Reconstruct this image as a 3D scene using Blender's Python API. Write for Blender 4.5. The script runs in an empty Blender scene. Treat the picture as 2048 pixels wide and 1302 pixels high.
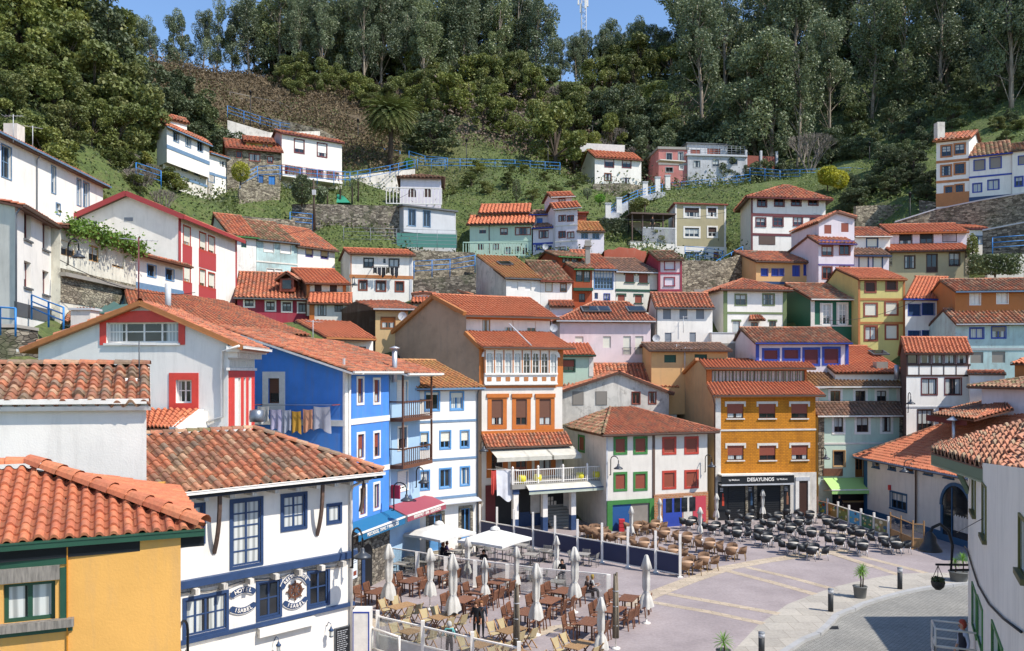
import bpy, bmesh, math, random
import numpy as np
from mathutils import Vector, Matrix
from mathutils.geometry import tessellate_polygon
rnd = random.Random(7)
F, CX, HOR, H = 1700.0, 1024.0, 745.0, 12.0
sc = bpy.context.scene
COL = sc.collection
V3 = Vector
# zoom views used while measuring: (origin x, origin y, scale)
Z0=(0,0,1); Z1=(0,200,2.831); Z2=(440,200,2.831); Z3=(900,240,2.831); Z4=(1100,260,2.831); Z5=(1560,220,2.959)
Z6=(0,600,1.854); Z7=(460,600,2.831); Z8=(900,560,2.604); Z9=(1340,560,2.604); Z10=(1600,560,2.83); Z11=(300,900,3.238)
Z12=(700,980,3.938); Z13=(1180,940,3.596); Z14=(1528,900,3.238); Z15=(0,0,2.926); Z16=(674,0,2.926); Z17=(1348,0,2.926)
Z18=(700,1020,4.617); Z19=(940,1020,4.616); Z20=(1180,1000,6.024); Z21=(1440,960,4.876)
def fp(z, x, y): return z[0]+x/z[2], z[1]+y/z[2]
def P(x, y, Y, z=Z0):
    x, y = fp(z, x, y)
    return V3(((x-CX)/F*Y, Y, H-(y-HOR)/F*Y))
def G(x, y, z=Z0, gz=0.0):
    x, y = fp(z, x, y)
    Y = F*(H-gz)/(y-HOR)
    return V3(((x-CX)/F*Y, Y, gz))
# ---------------------------------------------------------------- materials
def lin(h):
    h = h.lstrip('#'); c = [int(h[i:i+2], 16)/255 for i in (0, 2, 4)]
    return tuple(((v/12.92) if v <= .04045 else ((v+.055)/1.055)**2.4) for v in c)+(1,)
PAL = dict(white='efe8dd', brownw='b3977f', cream='ddd8c6', offw='ded6c9', grey='a9a8a6', lgrey='c3c3c4', dgrey='5e6062', pink='e0cccb', mint='b4cdb8', lmint='c3d4bf',
    beige='b3a784', sand='c9a878', peach='d8ab74', orange='bf6a22', dorange='a8561f', ochre='cf8416', yellow='dfa757', lemon='cdbf78',
    blue='4c8cdc', lblue='a6c4dc', navy='2b4369', dblue='1d3f66', rblue='2b45a0', sky='5b93c4', steel='6f8ba6', teal='2c5d7c', red='c6402f', crimson='9c3344', maroon='6a2a2c',
    rbrown='8c4530', brown='6b4430', dbrown='44291f', wood='8a5526', lwood='b98d5c', green='3f7d3c', dgreen='1e4a36', lime='a9d08a', black='1b1d20', dark='15171a',
    taupe='8f867b', salmon='e0483a', pinkw='c87f78', purple='584a86', umb='5f4a3e', tan='a58158', terr='a24a26', turq='b9cfcb', coral='b8402e', lilac='e0d6da', clay='b5733f', concrete='9b958b', greyb='81868c')
MATS = {}
def new_mat(name):
    m = bpy.data.materials.new(name); m.use_nodes = True
    nt = m.node_tree; nt.nodes.clear()
    out = nt.nodes.new('ShaderNodeOutputMaterial'); b = nt.nodes.new('ShaderNodeBsdfPrincipled')
    nt.links.new(b.outputs[0], out.inputs[0])
    return m, nt, b
def nd(nt, t, **kw):
    n = nt.nodes.new(t)
    for k, v in kw.items():
        if k.startswith('i_'):
            n.inputs[k[2:].replace('_', ' ')].default_value = v
        else: setattr(n, k, v)
    return n
def ramp(nt, fac, stops, interp='LINEAR'):
    r = nt.nodes.new('ShaderNodeValToRGB'); r.color_ramp.interpolation = interp
    e = r.color_ramp.elements
    while len(e) < len(stops): e.new(.5)
    for k, (p, c) in enumerate(stops):
        e[k].position = p; e[k].color = c if len(c) == 4 else (*c, 1)
    nt.links.new(fac, r.inputs[0]); return r.outputs[0]
def mixc(nt, fac, a, b, mode='MIX'):
    m = nt.nodes.new('ShaderNodeMix'); m.data_type = 'RGBA'; m.blend_type = mode
    for s, v in ((0, fac), (6, a), (7, b)):
        if hasattr(v, 'is_linked') or hasattr(v, 'links'): nt.links.new(v, m.inputs[s])
        else: m.inputs[s].default_value = v
    return m.outputs[2]
def coords(nt, scale=(1, 1, 1), world=True):
    if world:
        g = nt.nodes.new('ShaderNodeNewGeometry'); o = g.outputs['Position']
    else:
        g = nt.nodes.new('ShaderNodeTexCoord'); o = g.outputs['Object']
    mp = nt.nodes.new('ShaderNodeMapping'); mp.inputs['Scale'].default_value = scale
    nt.links.new(o, mp.inputs[0]); return mp.outputs[0]
def noise(nt, vec, scale, detail=4, rough=.6):
    n = nd(nt, 'ShaderNodeTexNoise'); n.inputs['Scale'].default_value = scale; n.inputs['Detail'].default_value = detail
    n.inputs['Roughness'].default_value = rough; nt.links.new(vec, n.inputs['Vector']); return n.outputs['Fac']
def bump(nt, b, h, strength=.3, dist=.02):
    n = nt.nodes.new('ShaderNodeBump'); n.inputs['Strength'].default_value = strength; n.inputs['Distance'].default_value = dist
    nt.links.new(h, n.inputs['Height']); nt.links.new(n.outputs[0], b.inputs['Normal'])
def sh(c, k): return tuple(min(1, v*k) for v in c[:3])+(1,)
def mat(spec):
    """'white' plain paint; 'plaster:white:0.4' with dirt amount; others by name"""
    if spec in MATS: return MATS[spec]
    p = spec.split(':'); kind = p[0]
    if kind == 'plaster':
        c = lin(PAL[p[1]]); d = max(.3, float(p[2]) if len(p) > 2 else .25)
        m, nt, b = new_mat('plaster_'+p[1])
        v = coords(nt); vs = coords(nt, (1.6, 1.6, .22))
        n1 = noise(nt, v, .55, 6, .65); n2 = noise(nt, vs, 1.6, 5, .7); n3 = noise(nt, v, 22, 3)
        f1 = ramp(nt, n1, [(.42, (0,)*3), (.72, (1,)*3)]); f2 = ramp(nt, n2, [(.5, (0,)*3), (.78, (1,)*3)])
        col = mixc(nt, f1, c, sh(c, 1-.42*d)); dirt = (.23, .2, .17, 1)
        mm = nd(nt, 'ShaderNodeMath', operation='MULTIPLY'); nt.links.new(f2, mm.inputs[0]); mm.inputs[1].default_value = min(1, d*.75)
        col = mixc(nt, mm.outputs[0], col, dirt)
        if d > .55:
            n4 = noise(nt, v, 1.3, 8, .75); f4 = ramp(nt, n4, [(.56, (0,)*3), (.64, (1,)*3)])
            m4 = nd(nt, 'ShaderNodeMath', operation='MULTIPLY'); nt.links.new(f4, m4.inputs[0]); m4.inputs[1].default_value = d*.55
            col = mixc(nt, m4.outputs[0], col, (.2, .165, .13, 1))
        nt.links.new(col, b.inputs['Base Color']); b.inputs['Roughness'].default_value = .9
        bump(nt, b, n3, .25, .02)
    elif kind in ('stone', 'cobble', 'rubble'):
        m, nt, b = new_mat(kind)
        c1, c2, c3 = {'stone': ('6f665a', '9d9382', '4a433a'), 'cobble': ('8d8b86', 'a5a39c', '77766f'), 'rubble': ('8a7f6d', 'b0a48c', '5b5244')}[kind]
        v = coords(nt, (1.5, 1.5, 3.2) if kind != 'cobble' else (1, 1, 1))
        nz = nt.nodes.new('ShaderNodeTexNoise'); nz.inputs['Scale'].default_value = 1.5; nt.links.new(v, nz.inputs['Vector'])
        av = nd(nt, 'ShaderNodeMix', data_type='VECTOR'); av.inputs[0].default_value = .12
        nt.links.new(v, av.inputs[4]); nt.links.new(nz.outputs['Color'], av.inputs[5])
        vo = nt.nodes.new('ShaderNodeTexVoronoi'); vo.inputs['Scale'].default_value = 1.9 if kind != 'cobble' else 6; nt.links.new(av.outputs[1], vo.inputs['Vector'])
        ve = nt.nodes.new('ShaderNodeTexVoronoi'); ve.feature = 'DISTANCE_TO_EDGE'; ve.inputs['Scale'].default_value = 1.9 if kind != 'cobble' else 6; nt.links.new(av.outputs[1], ve.inputs['Vector'])
        s = nt.nodes.new('ShaderNodeSeparateColor'); nt.links.new(vo.outputs['Color'], s.inputs[0])
        col = ramp(nt, s.outputs[0], [(0, lin(c3)), (.4, lin(c1)), (1, lin(c2))])
        e = ramp(nt, ve.outputs[0], [(0, (.35,)*3), (.09, (1,)*3)])
        col = mixc(nt, 1.0, col, e, 'MULTIPLY')
        moss = ramp(nt, noise(nt, coords(nt), .35, 5, .7), [(.55, (0,)*3), (.7, (.7,)*3)])
        if kind != 'cobble': col = mixc(nt, moss, col, (.055, .07, .025, 1))
        nt.links.new(col, b.inputs['Base Color']); b.inputs['Roughness'].default_value = .95; bump(nt, b, e, .9, .06)
    elif kind == 'tile':
        pals = {'new': ['c4552c', 'cf6233', 'b94c28', 'd06b3c', 'be5530'], 'old': ['a04a2c', 'bd6038', '7c4a34', 'c07a55', '8a4a30', '6c5a48', 'b58a68', 'a8502e'],
                'mid': ['b04a2a', 'c05a34', '96432b', 'c4693f', '84503a', 'b85330'], 'brown': ['8a5e34', '9a6a38', '7a5230', '93662f', '6e4c30'],
                'dark': ['6a4a3c', '7a5342', '5a4238', '8a6048'], 'ochre': ['b56a30', 'c0763a', 'a86432', 'b9803e'], 'mossy': ['8a5038', 'a8583a', '6c5a3c', '5e5a34', 'b58a68', '7a4430'], 'ruin': ['c07050', 'cf8460', 'a86a50', 'b5765a', '9a8468', 'c4785a']}
        pl = ['%02x%02x%02x' % tuple(round(int(h[i:i+2], 16)*.68+w*.32) for i, w in ((0, 232), (2, 190), (4, 160))) for h in pals[p[1]]]
        m, nt, b = new_mat('roof_tiles_'+p[1])
        uv = nt.nodes.new('ShaderNodeUVMap'); uv.uv_map = 'tile'
        fl = nd(nt, 'ShaderNodeVectorMath', operation='FLOOR'); nt.links.new(uv.outputs[0], fl.inputs[0])
        w = nd(nt, 'ShaderNodeTexWhiteNoise', noise_dimensions='3D'); nt.links.new(fl.outputs[0], w.inputs['Vector'])
        col = ramp(nt, w.outputs['Value'], [(k/len(pl), lin(h)) for k, h in enumerate(pl)], 'CONSTANT' if p[1] != 'new' else 'LINEAR')
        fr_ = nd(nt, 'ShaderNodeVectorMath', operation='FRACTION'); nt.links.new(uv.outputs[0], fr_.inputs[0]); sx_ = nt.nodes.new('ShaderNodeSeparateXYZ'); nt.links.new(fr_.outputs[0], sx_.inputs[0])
        col = mixc(nt, 1, col, ramp(nt, sx_.outputs[0], [(0, (1, 1, 1)), (.55, (.6, .55, .5))], 'CONSTANT'), 'MULTIPLY')  # channel faces painted darker, groove shade and dirt in one, so corrugation reads
        v = coords(nt); big = noise(nt, v, .5, 6, .7)
        amt = {'new': .25, 'old': .65, 'mid': .5, 'brown': .6, 'dark': .5, 'ochre': .4, 'mossy': .9, 'ruin': .55}[p[1]]
        f = ramp(nt, big, [(.45, (0,)*3), (.75, (amt,)*3)])
        col = mixc(nt, f, col, lin('5a4636') if p[1] != 'ochre' else lin('8a7a30'))
        sm = ramp(nt, noise(nt, v, 5, 5, .7), [(.5, (0,)*3), (.72, (amt*.9,)*3)])
        col = mixc(nt, sm, col, lin('93805a' if p[1] != 'mossy' else '55602c'))
        dk = ramp(nt, noise(nt, v, 14, 3, .7), [(.3, (.55,)*3), (.6, (1,)*3)])
        col = mixc(nt, .6, col, mixc(nt, 1.0, col, dk, 'MULTIPLY'))
        nt.links.new(col, b.inputs['Base Color']); b.inputs['Roughness'].default_value = .85
        bump(nt, b, noise(nt, v, 30, 3), .3, .01)
    elif kind == 'glass':
        m, nt, b = new_mat('window_glass'); 
        col = ramp(nt, noise(nt, coords(nt), .8, 2), [(.35, (.008, .01, .012)), (.7, (.03, .035, .04))])
        nt.links.new(col, b.inputs['Base Color']); b.inputs['Roughness'].default_value = .07; b.inputs['Specular IOR Level'].default_value = .6
    elif kind == 'curtain':
        m, nt, b = new_mat('curtain_glass')
        w = nt.nodes.new('ShaderNodeTexWave'); w.inputs['Scale'].default_value = 2.2; w.inputs['Distortion'].default_value = 3
        nt.links.new(coords(nt, (1, 1, .15)), w.inputs['Vector'])
        col = ramp(nt, w.outputs['Color'], [(.1, (.32, .33, .31)), (.7, (.6, .61, .57))]); nt.links.new(col, b.inputs['Base Color'])
        b.inputs['Roughness'].default_value = .5; b.inputs['Coat Weight'].default_value = .3; b.inputs['Coat Roughness'].default_value = .05
    elif kind == 'slat':
        c = lin(PAL[p[1]]); m, nt, b = new_mat('roller_shutter_'+p[1])
        w = nt.nodes.new('ShaderNodeTexWave'); w.bands_direction = 'Z'; w.inputs['Scale'].default_value = 3.2; w.wave_profile = 'SAW'; w.inputs['Distortion'].default_value = .1
        nt.links.new(coords(nt), w.inputs['Vector'])
        col = ramp(nt, w.outputs['Color'], [(0, sh(c, .55)), (.2, c), (1, sh(c, 1.02))]); nt.links.new(col, b.inputs['Base Color']); b.inputs['Roughness'].default_value = .6
    elif kind == 'brick':
        c = lin(PAL[p[1]]); m, nt, b = new_mat('brick_'+p[1])
        g = nt.nodes.new('ShaderNodeNewGeometry'); s = nt.nodes.new('ShaderNodeSeparateXYZ'); nt.links.new(g.outputs['Position'], s.inputs[0])
        ad = nd(nt, 'ShaderNodeMath', operation='ADD'); nt.links.new(s.outputs[0], ad.inputs[0]); nt.links.new(s.outputs[1], ad.inputs[1])
        cb = nt.nodes.new('ShaderNodeCombineXYZ'); nt.links.new(ad.outputs[0], cb.inputs[0]); nt.links.new(s.outputs[2], cb.inputs[1])
        br = nt.nodes.new('ShaderNodeTexBrick'); br.inputs['Scale'].default_value = 1.0; br.inputs['Brick Width'].default_value = .34; br.inputs['Row Height'].default_value = .13
        br.inputs['Mortar Size'].default_value = .012; br.inputs['Color1'].default_value = c; br.inputs['Color2'].default_value = sh(c, .8)
        br.inputs['Mortar'].default_value = sh(c, .45) if p[1] != 'clay' else (.4, .36, .3, 1)
        nt.links.new(cb.outputs[0], br.inputs['Vector'])
        n1 = ramp(nt, noise(nt, coords(nt, (1.3, 1.3, .3)), 1.2, 5, .7), [(.45, (1,)*3), (.8, (.6, .55, .5))])
        nt.links.new(mixc(nt, 1.0, br.outputs['Color'], n1, 'MULTIPLY'), b.inputs['Base Color']); b.inputs['Roughness'].default_value = .85
        bump(nt, b, br.outputs['Fac'], -.4, .01)
    elif kind == 'woodm':
        c = lin(PAL[p[1]]); m, nt, b = new_mat('timber_'+p[1])
        n1 = ramp(nt, noise(nt, coords(nt, (9, 9, 1.2), False), 3, 4, .6), [(.3, sh(c, .55)), (.7, sh(c, 1.25))])
        oi = nt.nodes.new('ShaderNodeObjectInfo'); r = ramp(nt, oi.outputs['Random'], [(0, (.75,)*3), (1, (1.15,)*3)])
        nt.links.new(mixc(nt, 1.0, n1, r, 'MULTIPLY'), b.inputs['Base Color']); b.inputs['Roughness'].default_value = .6
    elif kind == 'metal':
        m, nt, b = new_mat('metal_'+p[1]); b.inputs['Base Color'].default_value = lin(PAL[p[1]]); b.inputs['Metallic'].default_value = .6; b.inputs['Roughness'].default_value = .4
    elif kind == 'fabric':
        c = lin(PAL[p[1]]) if p[1] in PAL else lin(p[1]); m, nt, b = new_mat('fabric_'+p[1])
        n1 = ramp(nt, noise(nt, coords(nt), 1.7, 5), [(.35, sh(c, .82)), (.65, c)]); nt.links.new(n1, b.inputs['Base Color']); b.inputs['Roughness'].default_value = .95
        bump(nt, b, noise(nt, coords(nt, (6, 6, 1.5)), 4, 3), .3, .02)
    elif kind == 'hex':
        m, nt, b = new_mat('paint_'+p[1]); b.inputs['Base Color'].default_value = lin(p[1]); b.inputs['Roughness'].default_value = float(p[2]) if len(p) > 2 else .6
    elif kind == 'screen':
        m, nt, b = new_mat('clear_screen'); nt.nodes.remove(b)
        t = nt.nodes.new('ShaderNodeBsdfTransparent'); t.inputs[0].default_value = (.86, .88, .88, 1)
        g = nt.nodes.new('ShaderNodeBsdfGlossy'); g.inputs['Roughness'].default_value = .03
        x = nt.nodes.new('ShaderNodeMixShader'); x.inputs[0].default_value = .1
        nt.links.new(t.outputs[0], x.inputs[1]); nt.links.new(g.outputs[0], x.inputs[2]); nt.links.new(x.outputs[0], [n for n in nt.nodes if n.type == 'OUTPUT_MATERIAL'][0].inputs[0])
    elif kind in PAL:
        c = lin(PAL[kind]); m, nt, b = new_mat('paint_'+kind)
        n1 = ramp(nt, noise(nt, coords(nt), 2.3, 5, .7), [(.4, c), (.85, sh(c, .72))]); nt.links.new(n1, b.inputs['Base Color']); b.inputs['Roughness'].default_value = .55
    else: raise KeyError(spec)
    MATS[spec] = m; return m
# ---------------------------------------------------------------- objects
ORG = {}
def tag(o, label=None, cat=None, group=None, kind=None):
    if label: o['label'] = label
    if cat: o['category'] = cat
    if group: o['group'] = group
    if kind: o['kind'] = kind
    return o
def root(name, loc, label, cat, group=None):
    o = bpy.data.objects.new(name, None); o.empty_display_size = .3; COL.objects.link(o); o.location = loc; ORG[o.name] = V3(loc)
    return tag(o, label, cat, group)
class MB:
    def __init__(s): s.v = []; s.f = []; s.m = []; s.mats = []; s.smooth = []
    def mi(s, m):
        if m not in s.mats: s.mats.append(m)
        return s.mats.index(m)
    def add(s, vs, fs, m, smooth=False):
        b = len(s.v); s.v += [tuple(v) for v in vs]; k = s.mi(m)
        for f in fs: s.f.append([b+i for i in f]); s.m.append(k); s.smooth.append(smooth)
        return s
    def quad(s, a, b, c, d, m): return s.add([a, b, c, d], [(0, 1, 2, 3)], m)
    def box8(s, p, m):  # p: bottom 4 ccw, top 4
        return s.add(p, [(3, 2, 1, 0), (4, 5, 6, 7), (0, 1, 5, 4), (1, 2, 6, 5), (2, 3, 7, 6), (3, 0, 4, 7)], m)
    def box(s, c, d, m, rz=0, ax=None):
        c = V3(c); R = Matrix.Rotation(rz, 3, 'Z') if ax is None else ax
        p = [c+R @ V3((x*d[0]/2, y*d[1]/2, z*d[2]/2)) for z in (-1, 1) for x, y in ((-1, -1), (1, -1), (1, 1), (-1, 1))]
        return s.box8(p, m)
    def bar(s, a, b, w, h, m, up=V3((0, 0, 1))):
        a = V3(a); b = V3(b); d = (b-a).normalized(); x = d.cross(up)
        if x.length < 1e-4: x = V3((1, 0, 0))
        x.normalize(); z = x.cross(d); x = x*w/2; z = z*h/2
        return s.box8([a-x-z, a+x-z, b+x-z, b-x-z, a-x+z, a+x+z, b+x+z, b-x+z], m)
    def tube(s, pts, r, m, n=6, caps=True):
        pts = [V3(p) for p in pts]; rs = r if isinstance(r, (list, tuple)) else [r]*len(pts); vs = []; fs = []
        for i, p in enumerate(pts):
            d = (pts[min(i+1, len(pts)-1)]-pts[max(i-1, 0)]).normalized()
            x = d.cross(V3((0, 0, 1)) if abs(d.z) < .95 else V3((0, 1, 0))).normalized(); y = d.cross(x)
            for k in range(n): a = k*2*math.pi/n; vs.append(p+(x*math.cos(a)+y*math.sin(a))*rs[i])
        for i in range(len(pts)-1):
            for k in range(n): k2 = (k+1) % n; fs.append((i*n+k, i*n+k2, (i+1)*n+k2, (i+1)*n+k))
        if caps: fs += [tuple(range(n))[::-1], tuple(range((len(pts)-1)*n, len(pts)*n))]
        return s.add(vs, fs, m, True)
    def lathe(s, c, prof, m, n=12, smooth=True):
        c = V3(c); vs = []; fs = []
        for r, z in prof:
            for k in range(n): a = k*2*math.pi/n; vs.append(c+V3((r*math.cos(a), r*math.sin(a), z)))
        for i in range(len(prof)-1):
            for k in range(n): k2 = (k+1) % n; fs.append((i*n+k, i*n+k2, (i+1)*n+k2, (i+1)*n+k))
        return s.add(vs, fs, m, smooth)
    def build(s, name, parent=None, label=None, cat=None, group=None, kind=None, loc=None):
        if not s.f: return None
        off = ORG[parent.name] if parent is not None else (V3(loc) if loc is not None else V3((0, 0, 0)))
        me = bpy.data.meshes.new(name); me.from_pydata([(v[0]-off.x, v[1]-off.y, v[2]-off.z) for v in s.v], [], s.f)
        for m in s.mats: me.materials.append(mat(m) if isinstance(m, str) else m)
        me.polygons.foreach_set('material_index', s.m); me.polygons.foreach_set('use_smooth', s.smooth)
        o = bpy.data.objects.new(name, me); COL.objects.link(o); ORG[o.name] = off
        if parent is not None: o.parent = parent
        else: o.location = off
        return tag(o, label, cat, group, kind)
def npobj(name, V, Fq, mats, parent=None, mi=None, uv=None, smooth=False, off=V3((0, 0, 0))):
    """V (n,3) array, Fq (m,k) array of equal sized faces"""
    if parent is not None: off = ORG[parent.name]
    V = V-np.array(off); me = bpy.data.meshes.new(name); k = Fq.shape[1]
    me.vertices.add(len(V)); me.vertices.foreach_set('co', V.astype(np.float32).ravel())
    me.loops.add(Fq.size); me.loops.foreach_set('vertex_index', Fq.astype(np.int32).ravel())
    me.polygons.add(len(Fq)); me.polygons.foreach_set('loop_start', np.arange(0, Fq.size, k, dtype=np.int32))
    if mi is not None: me.polygons.foreach_set('material_index', mi.astype(np.int32))
    me.polygons.foreach_set('use_smooth', np.full(len(Fq), smooth))
    if uv is not None:
        l = me.uv_layers.new(name='tile'); l.data.foreach_set('uv', uv[Fq.ravel()].astype(np.float32).ravel() if uv.ndim == 2 else uv.ravel())
    for m in mats: me.materials.append(mat(m) if isinstance(m, str) else m)
    me.update(calc_edges=True); me.validate()
    o = bpy.data.objects.new(name, me); COL.objects.link(o); ORG[o.name] = V3(off)
    if parent is not None: o.parent = parent
    else: o.location = off
    return o
def copy_tree(o, loc=None, rz=None):
    c = o.copy(); COL.objects.link(c)
    if loc is not None: c.location = loc
    if rz is not None: c.rotation_euler = (0, 0, rz)
    for ch in o.children:
        d = ch.copy(); COL.objects.link(d); d.parent = c
        for g in ch.children:
            e = g.copy(); COL.objects.link(e); e.parent = d
    return c
# ---------------------------------------------------------------- roof tiles
nr = np.random.default_rng(3)
def tiles(parent, P0, P1, P2, P3, kind='mid', pitch=.33, row=.42, seg=4, amp=None, keep=None, cap=True, name='roof', soffit='woodm:brown', jit=.012):
    """P0->P1 along the eave, P3->P2 along the ridge; barrel tiles stepped row by row"""
    P0, P1, P2, P3 = map(V3, (P0, P1, P2, P3)); L = (P1-P0).length; M = ((P3-P0).length+(P2-P1).length)/2
    yd = (P0.y+P1.y)/2; pitch = max(pitch, .0045*yd) if yd > 55 else pitch; row = max(row, .0052*yd) if yd > 55 else row; amp = amp or pitch*(.25 if yd > 55 else .21); rows = max(2, round(M/row)); nc = max(3, round(max(L, (P2-P3).length)/pitch)); rows = max(2, round(M/row)); amp = amp or pitch*.2
    N = (P1-P0).cross(P3-P0); 
    if N.length < 1e-6: N = (P1-P0).cross(P2-P0)
    N.normalize()
    if N.z < 0: N = -N
    prof = {4: [-.55, .35, 1, .35], 6: [-.6, -.1, .75, 1, .75, -.1], 8: [-.7, -.45, .3, .85, 1, .85, .3, -.45], 12: [-.75, -.68, -.4, .25, .72, .93, 1, .93, .72, .25, -.4, -.68]}[seg]
    na = nc*seg+1; a = np.linspace(0, 1, na); ph = np.tile(prof, nc+1)[:na]
    step = .022+amp*.25; lines = []; hh = []; uvv = []
    off = nr.integers(0, 500, 2); jc = nr.normal(0, jit, (rows, nc+1)); col = np.minimum(np.arange(na)//seg, nc)
    for r in range(rows):
        for k, e in ((0, step), (1, 0)):
            lines.append((r+k)/rows); hh.append(ph*amp*(1.06 if k == 0 else .94)+e+jc[r][col]+amp*.85); uvv.append(r+(.02 if k == 0 else .98))
    b = np.array(lines); nl = len(lines)
    Pa = [np.array(p) for p in (P0, P1, P2, P3)]
    A, B = np.meshgrid(a, b); A = A[..., None]; B = B[..., None]
    pos = (Pa[0]*(1-A)+Pa[1]*A)*(1-B)+(Pa[3]*(1-A)+Pa[2]*A)*B + np.array(N)*np.array(hh)[..., None]
    # slight waviness of an old roof
    pos[..., 2] += (.02+.5*jit)*np.sin(A[..., 0]*L*.9+off[0])*np.cos(B[..., 0]*M*.8+off[1])
    # eave jitter
    ev = nr.normal(0, .012, nc+1)[col]; d = (Pa[3]-Pa[0]); d = d/max(1e-6, np.linalg.norm(d)); pos[0] += d*ev[:, None]
    V = pos.reshape(-1, 3)
    U = np.stack([np.broadcast_to((np.arange(na)/seg)[None], (nl, na)), np.broadcast_to(np.array(uvv)[:, None], (nl, na))], -1).reshape(-1, 2)+off
    i, j = np.meshgrid(np.arange(na-1), np.arange(nl-1)); q = j*na+i
    Fq = np.stack([q, q+1, q+1+na, q+na], -1).reshape(-1, 4)
    ca = ((i+.5)/(na-1)).ravel(); cb = ((b[j]+b[np.minimum(j+1, nl-1)])/2).ravel()
    # front lip faces at the eave
    lip = pos[0]-np.array(N)*(amp*.6+.03); V = np.concatenate([V, lip]); U = np.concatenate([U, U[:na]])
    b0 = nl*na; li = np.arange(na-1); LF = np.stack([b0+li, b0+li+1, li+1, li], -1)
    Fq = np.concatenate([Fq, LF]); ca = np.concatenate([ca, (li+.5)/(na-1)]); cb = np.concatenate([cb, np.zeros(na-1)])
    # uv per loop: tile index from the face so each tile has one colour
    if keep is not None:
        ok = np.array([keep(x, y) for x, y in zip(ca, cb)]); Fq = Fq[ok]; ca = ca[ok]; cb = cb[ok]
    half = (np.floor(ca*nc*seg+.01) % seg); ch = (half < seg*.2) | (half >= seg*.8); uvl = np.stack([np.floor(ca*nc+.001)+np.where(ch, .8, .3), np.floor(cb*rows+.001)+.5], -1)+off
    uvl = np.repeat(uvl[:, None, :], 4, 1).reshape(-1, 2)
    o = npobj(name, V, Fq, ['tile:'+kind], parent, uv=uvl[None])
    if keep is None:
        d = MB(); T = N*.02; D = N*.13
        d.box8([P0-D, P1-D, P2-D, P3-D, P0-T, P1-T, P2-T, P3-T], soffit); d.build('roof_deck', o)
    return o
def ridge_caps(parent, A, B, kind='mid', r=.12, name='ridge_tiles'):
    A = V3(A); B = V3(B); n = max(2, round((B-A).length/.45)); d = (B-A)/n; X = d.cross(V3((0, 0, 1))).normalized(); N = X.cross(d).normalized()
    vs = []; fs = []; uv = []
    for k in range(n):
        b = len(vs)
        for t, rr in ((0, r*1.12), (1.04, r*.92)):
            for q in range(7):
                an = math.pi*q/6; vs.append(A+d*(k+t)+X*math.cos(an)*rr+N*(math.sin(an)*rr+.02))
        for q in range(6): fs.append((b+q, b+q+1, b+8+q, b+7+q)); uv += [(k+.3+round(r*100), .5)]*4
    npobj(name, np.array([tuple(v) for v in vs]), np.array(fs), ['tile:'+kind], parent, uv=np.array(uv)[None])
# ---------------------------------------------------------------- houses
CTL = []      # terrain control points (x, y, z)
def st(k='glass', fr='brown', tr=None, tw=.1, bc='cream', nx=2, nz=1, fc=.5, sill=None, dp=.13, arch=False, cap=False, rail=False):
    return dict(k=k, fr=fr, tr=tr, tw=tw, bc=bc, nx=nx, nz=nz, fc=fc, sill=sill, dp=dp, arch=arch, cap=cap, rail=rail)
class Plane:
    def __init__(s, A, B):
        s.A = V3((A[0], A[1], 0)); s.B = V3((B[0], B[1], 0)); s.L = (s.B-s.A).length; s.d = (s.B-s.A)/s.L; s.n = V3((s.d.y, -s.d.x, 0))
    def uv(s, z, x, y):
        x, y = fp(z, x, y); t = (x-CX)/F; D = s.B-s.A
        q = (t*s.A.y-s.A.x)/(D.x-t*D.y); Y = s.A.y+q*D.y
        return q*s.L, H-(y-HOR)/F*Y
    def at(s, u, zz, out=0): p = s.A+s.d*u+s.n*out; return V3((p.x, p.y, zz))
    def px(s, z, x, y, out=0): u, zz = s.uv(z, x, y); return s.at(u, zz, out)
    def rect(s, z, x0, y0, x1, y1):
        xm = (x0+x1)/2; u0 = s.uv(z, x0, y0)[0]; u1 = s.uv(z, x1, y0)[0]
        return u0, u1, s.uv(z, xm, y1)[1], s.uv(z, xm, y0)[1]
def pbox(mb, pl, u0, u1, z0, z1, o0, o1, m):
    p = [pl.at(u0, z0, o1), pl.at(u1, z0, o1), pl.at(u1, z0, o0), pl.at(u0, z0, o0)]
    mb.box8(p+[q+V3((0, 0, z1-z0)) for q in p], m)
def arcpts(u0, u1, z0, z1, n=8):
    r = (u1-u0)/2; zc = z1-r if z1-r > z0 else z0; k = z1-zc
    return [(u0, z0), (u1, z0)]+[(u0+r+r*math.cos(math.pi*i/n), zc+k*math.sin(math.pi*i/n)) for i in range(n+1)]
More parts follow.
